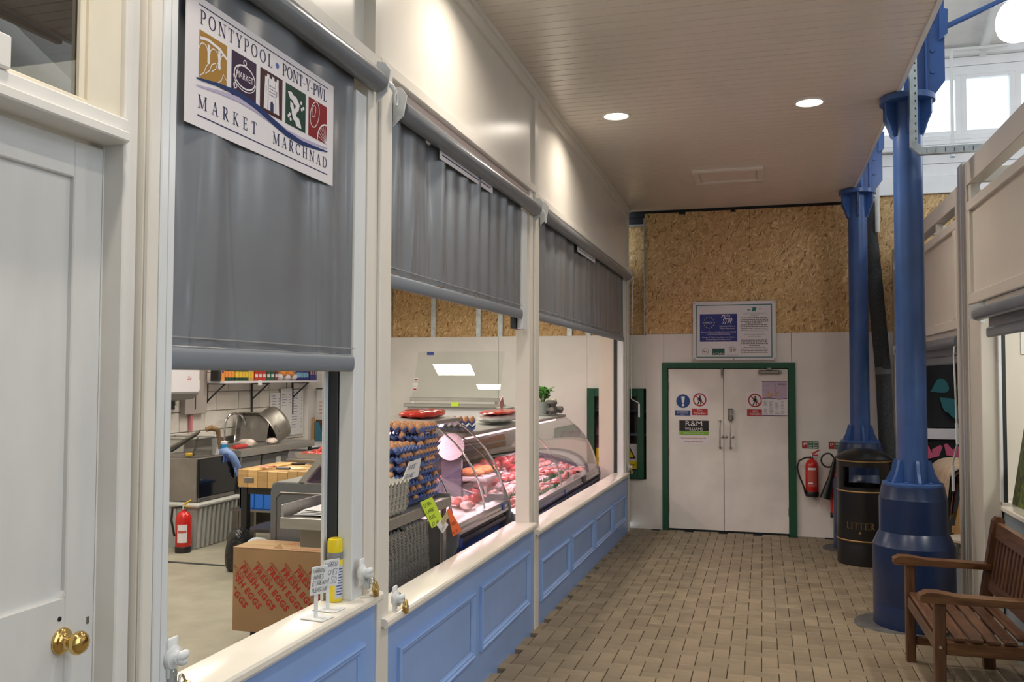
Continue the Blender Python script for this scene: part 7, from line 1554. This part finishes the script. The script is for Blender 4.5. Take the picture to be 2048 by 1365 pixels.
# raised glass of the back counter
t = thing('back_counter', 'low counter against the far shop wall with its clear glass lifted upright', 'counter', (-3.7, 10.6, 0))
obj('counter_body', B(-4.33, -3.06, 10.32, 10.86, 0, 1.30, .006), CASEW, t); obj('counter_rail', B(-4.36, -3.03, 10.28, 10.34, 1.30, 1.345, .006), ALU, t); obj('upper_rail', B(-4.28, -3.10, 10.285, 10.315, 1.375, 1.42, .004), ALU, t)
obj('rail_brackets', join(B(-4.26, -4.22, 10.29, 10.33, 1.345, 1.38), B(-3.16, -3.12, 10.29, 10.33, 1.345, 1.38)), CHROME, t)
gv = MB()
for i in range(9):
    v = i / 8; x0, x1 = -4.26 + .015 * v, -3.11 + .02 * v; y = 10.30 + .18 * v; z = 1.42 + .58 * v; gv.v += [(x0, y, z), (x1, y, z), (x0, y + .006, z), (x1, y + .006, z)]
gv.f = [(4 * i, 4 * i + 1, 4 * i + 5, 4 * i + 4) for i in range(8)] + [(4 * i + 2, 4 * i + 6, 4 * i + 7, 4 * i + 3) for i in range(8)]
obj('lifted_glass', gv, glass_mat('greenish_glass', (.95, .965, .95)), t, smooth=80)
gs = obj('glass_sticker', B(-4.12, -4.03, 10.462, 10.468, 1.955, 1.995), mat('sticker_blue', (.03, .06, .30), .4), t)
for z, m_ in ((1.62, PAPER), (1.555, PAPER), (1.50, PAPER)): obj('safety_sticker', B(-4.26, -4.20, 10.335 + (z - 1.5) * .3, 10.338 + (z - 1.5) * .3, z, z + .045), m_, t)
obj('sticker_print', join(B(-4.25, -4.21, 10.37, 10.372, 1.632, 1.65), B(-4.25, -4.21, 10.333, 10.335, 1.512, 1.53)), REDINK, t)
o = obj('yellow_label', B(-3.72, -3.62, 10.265, 10.28, 1.315, 1.365), FLUY); tag(o, 'small yellow green label on the rail of the back counter', 'label')
t = thing('white_scale', 'white boxy machine standing behind the near counter at the left', 'machine', (-3.35, 6.0, .985)); 
o = t; obj('machine_body', B(-2.78, -2.66, 5.42, 5.60, 1.402, 1.445, .008), SIGNW, t); obj('machine_display', B(-2.66, -2.655, 5.45, 5.57, 1.412, 1.432), NAVY, t)
t.location = (-2.72, 5.5, 1.402)
for ch in t.children: ch.location = Vector((-3.35, 6.0, .985)) - Vector((-2.72, 5.5, 1.402))
# ---- things on the counter tops
def pack(name, lab, c, r, m, seed, wr):
    b = MB(); n, k = 28, 10; rg = random.Random(seed); ph = [(rg.randint(4, 11), rg.uniform(0, 6)) for _ in range(4)]
    for j in range(k + 1):
        tt = pi * j / k
        for i in range(n):
            q = 2 * pi * i / n; e = (abs(cos(q)) ** 3 + abs(sin(q)) ** 3) ** (-1 / 3); w_ = 1 + wr * sum(sin(f_ * q + p + 3 * tt) for f_, p in ph) / 4
            b.v.append((c[0] + r[0] * max(0, sin(tt)) ** .5 * cos(q) * e * w_, c[1] + r[1] * max(0, sin(tt)) ** .5 * sin(q) * e * w_, c[2] + r[2] * (1 + cos(tt)) + (.004 * sin(9 * q + seed) if 0 < j < k else 0)))
    for j in range(k):
        for i in range(n): b.f.append((j * n + i, (j + 1) * n + i, (j + 1) * n + (i + 1) % n, j * n + (i + 1) % n))
    o = obj(name, b, m, smooth=50, origin=c); tag(o, lab, 'packet'); return o
REDF = mat('shiny_red_film', (.80, .035, .015), .12, bump=.6, bscale=30, dist=.01, coat=.6)
p_ = pack('red_packet', 'shiny red film packet lying on the near meat counter top', (-2.43, 6.10, 1.386), (.13, .27, .030), REDF, 1, .05)
obj('packet_window', MB().blob((-2.42, 6.05, 1.440), (.05, .14, .008), 12, 6), mat('dark_red_print', (.25, .03, .03), .3), p_)
p_ = pack('carrier_bags', 'folded white and red carrier bags on the far meat counter top', (-2.40, 7.95, 1.265), (.14, .40, .034), mat('white_film', (.74, .73, .72), .3, bump=.5, bscale=30, dist=.01), 4, .06)
pack('red_bags', 'red film bags lying over the white carrier bags', (-2.40, 8.0, 1.335), (.13, .42, .018), REDF, 7, .08)
for k in range(2): eggtray(tB, -2.385, 6.72, 1.252 + .05 * k, ['lower', 'upper'][k] + ' blue egg tray at the near end of the far meat counter top', 'blue egg trays on the counter top', .3)
for i in range(6):
    for j in range(6):
        if j < 6: egg(-2.385 + (c_ * (i - 2.5)) * cos(.3) - c_ * (j - 2.5) * sin(.3), 6.72 + c_ * (i - 2.5) * sin(.3) + c_ * (j - 2.5) * cos(.3), 1.336, 'brown egg in the tray at the near end of the far counter top', 'eggs on the far counter top')
o = obj('grey_carton', B(-2.58, -2.46, 8.45, 8.66, 1.272, 1.375, .004), mat('grey_green_carton', (.32, .36, .33), .5)); tag(o, 'grey green carton on the far counter top before the post', 'carton')
o = obj('pink_card', MB().box(-.003, .003, -.06, .06, 0, .10).xf(Matrix.Translation((-2.53, 8.50, 1.372)) @ Matrix.Rotation(.5, 4, 'X')), mat('pink_card', (.66, .32, .32), .6), origin=(-2.53, 8.50, 1.372)); tag(o, 'pink card standing beside the grey green carton', 'card')
t = thing('potted_parsley', 'bunch of green parsley in a pale grey pot on the far counter top', 'potted plant', (-2.41, 9.62, 1.262))
obj('pot', MB().lathe([(.055, 0), (.06, .005), (.072, .13), (.074, .14), (.066, .14), (.06, .12)], (-2.41, 9.62, 1.262), 22), mat('pale_grey_pot', (.40, .44, .44), .5), t, smooth=40)
rg = random.Random(12); st_ = MB(); LEAF = mat('parsley_green', (.06, .22, .025), .5, var=.5, scale=25)
lm_ = MB().add([(0, 0, 0), (.02, -.012, .004), (.03, -.022, 0), (.045, -.010, .002), (.058, 0, -.004), (.045, .010, .002), (.03, .022, 0), (.02, .012, .004)], [(0, 1, 7), (1, 2, 3), (1, 3, 4, 5, 7), (7, 5, 6)]); lme = mesh('leaf', lm_, LEAF)
for i in range(26):
    a = rg.uniform(0, 6.3); l = rg.uniform(.08, .19); tl = rg.uniform(.1, .75); b = Vector((-2.41 + .03 * cos(a), 9.62 + .03 * sin(a), 1.38)); e = b + Vector((cos(a) * sin(tl), sin(a) * sin(tl), cos(tl))) * l
    st_.tube([b, (b + e) / 2 + Vector((0, 0, .01)), e], .003, 5)
    for k in range(5): inst('leaf', lme, tuple(e + Vector((rg.uniform(-.025, .025), rg.uniform(-.025, .025), rg.uniform(-.04, .015)))), (rg.uniform(-.6, .6), rg.uniform(-.9, .3), rg.uniform(0, 6.3)), (rg.uniform(.7, 1.25),) * 3, parent=t)
obj('stems', st_, mat('stem_green', (.16, .33, .07), .5), t)
o = obj('mushroom', MB().blob((-2.33, 9.92, 1.41), (.035, .035, .028), 12, 8), mat('mushroom_cream', (.66, .58, .44), .6), smooth=True, origin=(-2.33, 9.92, 1.38)); tag(o, 'pale cream mushroom cup beside the parsley', 'mushroom')
GEB = mat('dark_grey_egg_box', (.24, .225, .21), .9, bump=.4, bscale=150)
def eggbox(lab, x, y, z, rz, openb=False):
    M_ = Matrix.Translation((x, y, z)) @ Matrix.Rotation(rz, 4, 'Z'); t = thing('egg_box', lab, 'egg box', (x, y, z), 'grey egg boxes on the counter top')
    m = MB()
    for i in range(3):
        for j in range(2): m.lathe([(.017, 0), (.026, .036)], (-.05 + .05 * i, -.025 + .05 * j, 0), 10)
    m.box(-.08, .08, -.055, .055, .033, .04, .003); obj('cup_tray', m.xf(M_), GEB, t)
    if not openb: obj('lid', MB().add([(-.08, -.055, .041), (.08, -.055, .041), (.08, .055, .041), (-.08, .055, .041), (-.065, -.04, .078), (.065, -.04, .078), (.065, .04, .078), (-.065, .04, .078)], [(4, 5, 6, 7), (0, 1, 5, 4), (1, 2, 6, 5), (2, 3, 7, 6), (3, 0, 4, 7)]).xf(M_), GEB, t)
    return t
eggbox('open grey egg box with two pale eggs next to the parsley pot', -2.325, 9.72, 1.256, 1.2, True); 
for k in range(2): egg(-2.31 + .0 * k, 9.69 + .055 * k, 1.31, 'pale egg in the open grey egg box', 'pale eggs in the open box', ewm)
eggbox('lower closed grey egg box on the far counter top', -2.36, 9.93, 1.258, 1.4); eggbox('upper grey egg box, topmost of the pair', -2.36, 9.92, 1.337, 1.55); eggbox('last closed grey egg box at the far end of the counter top', -2.32, 10.12, 1.258, 1.7)
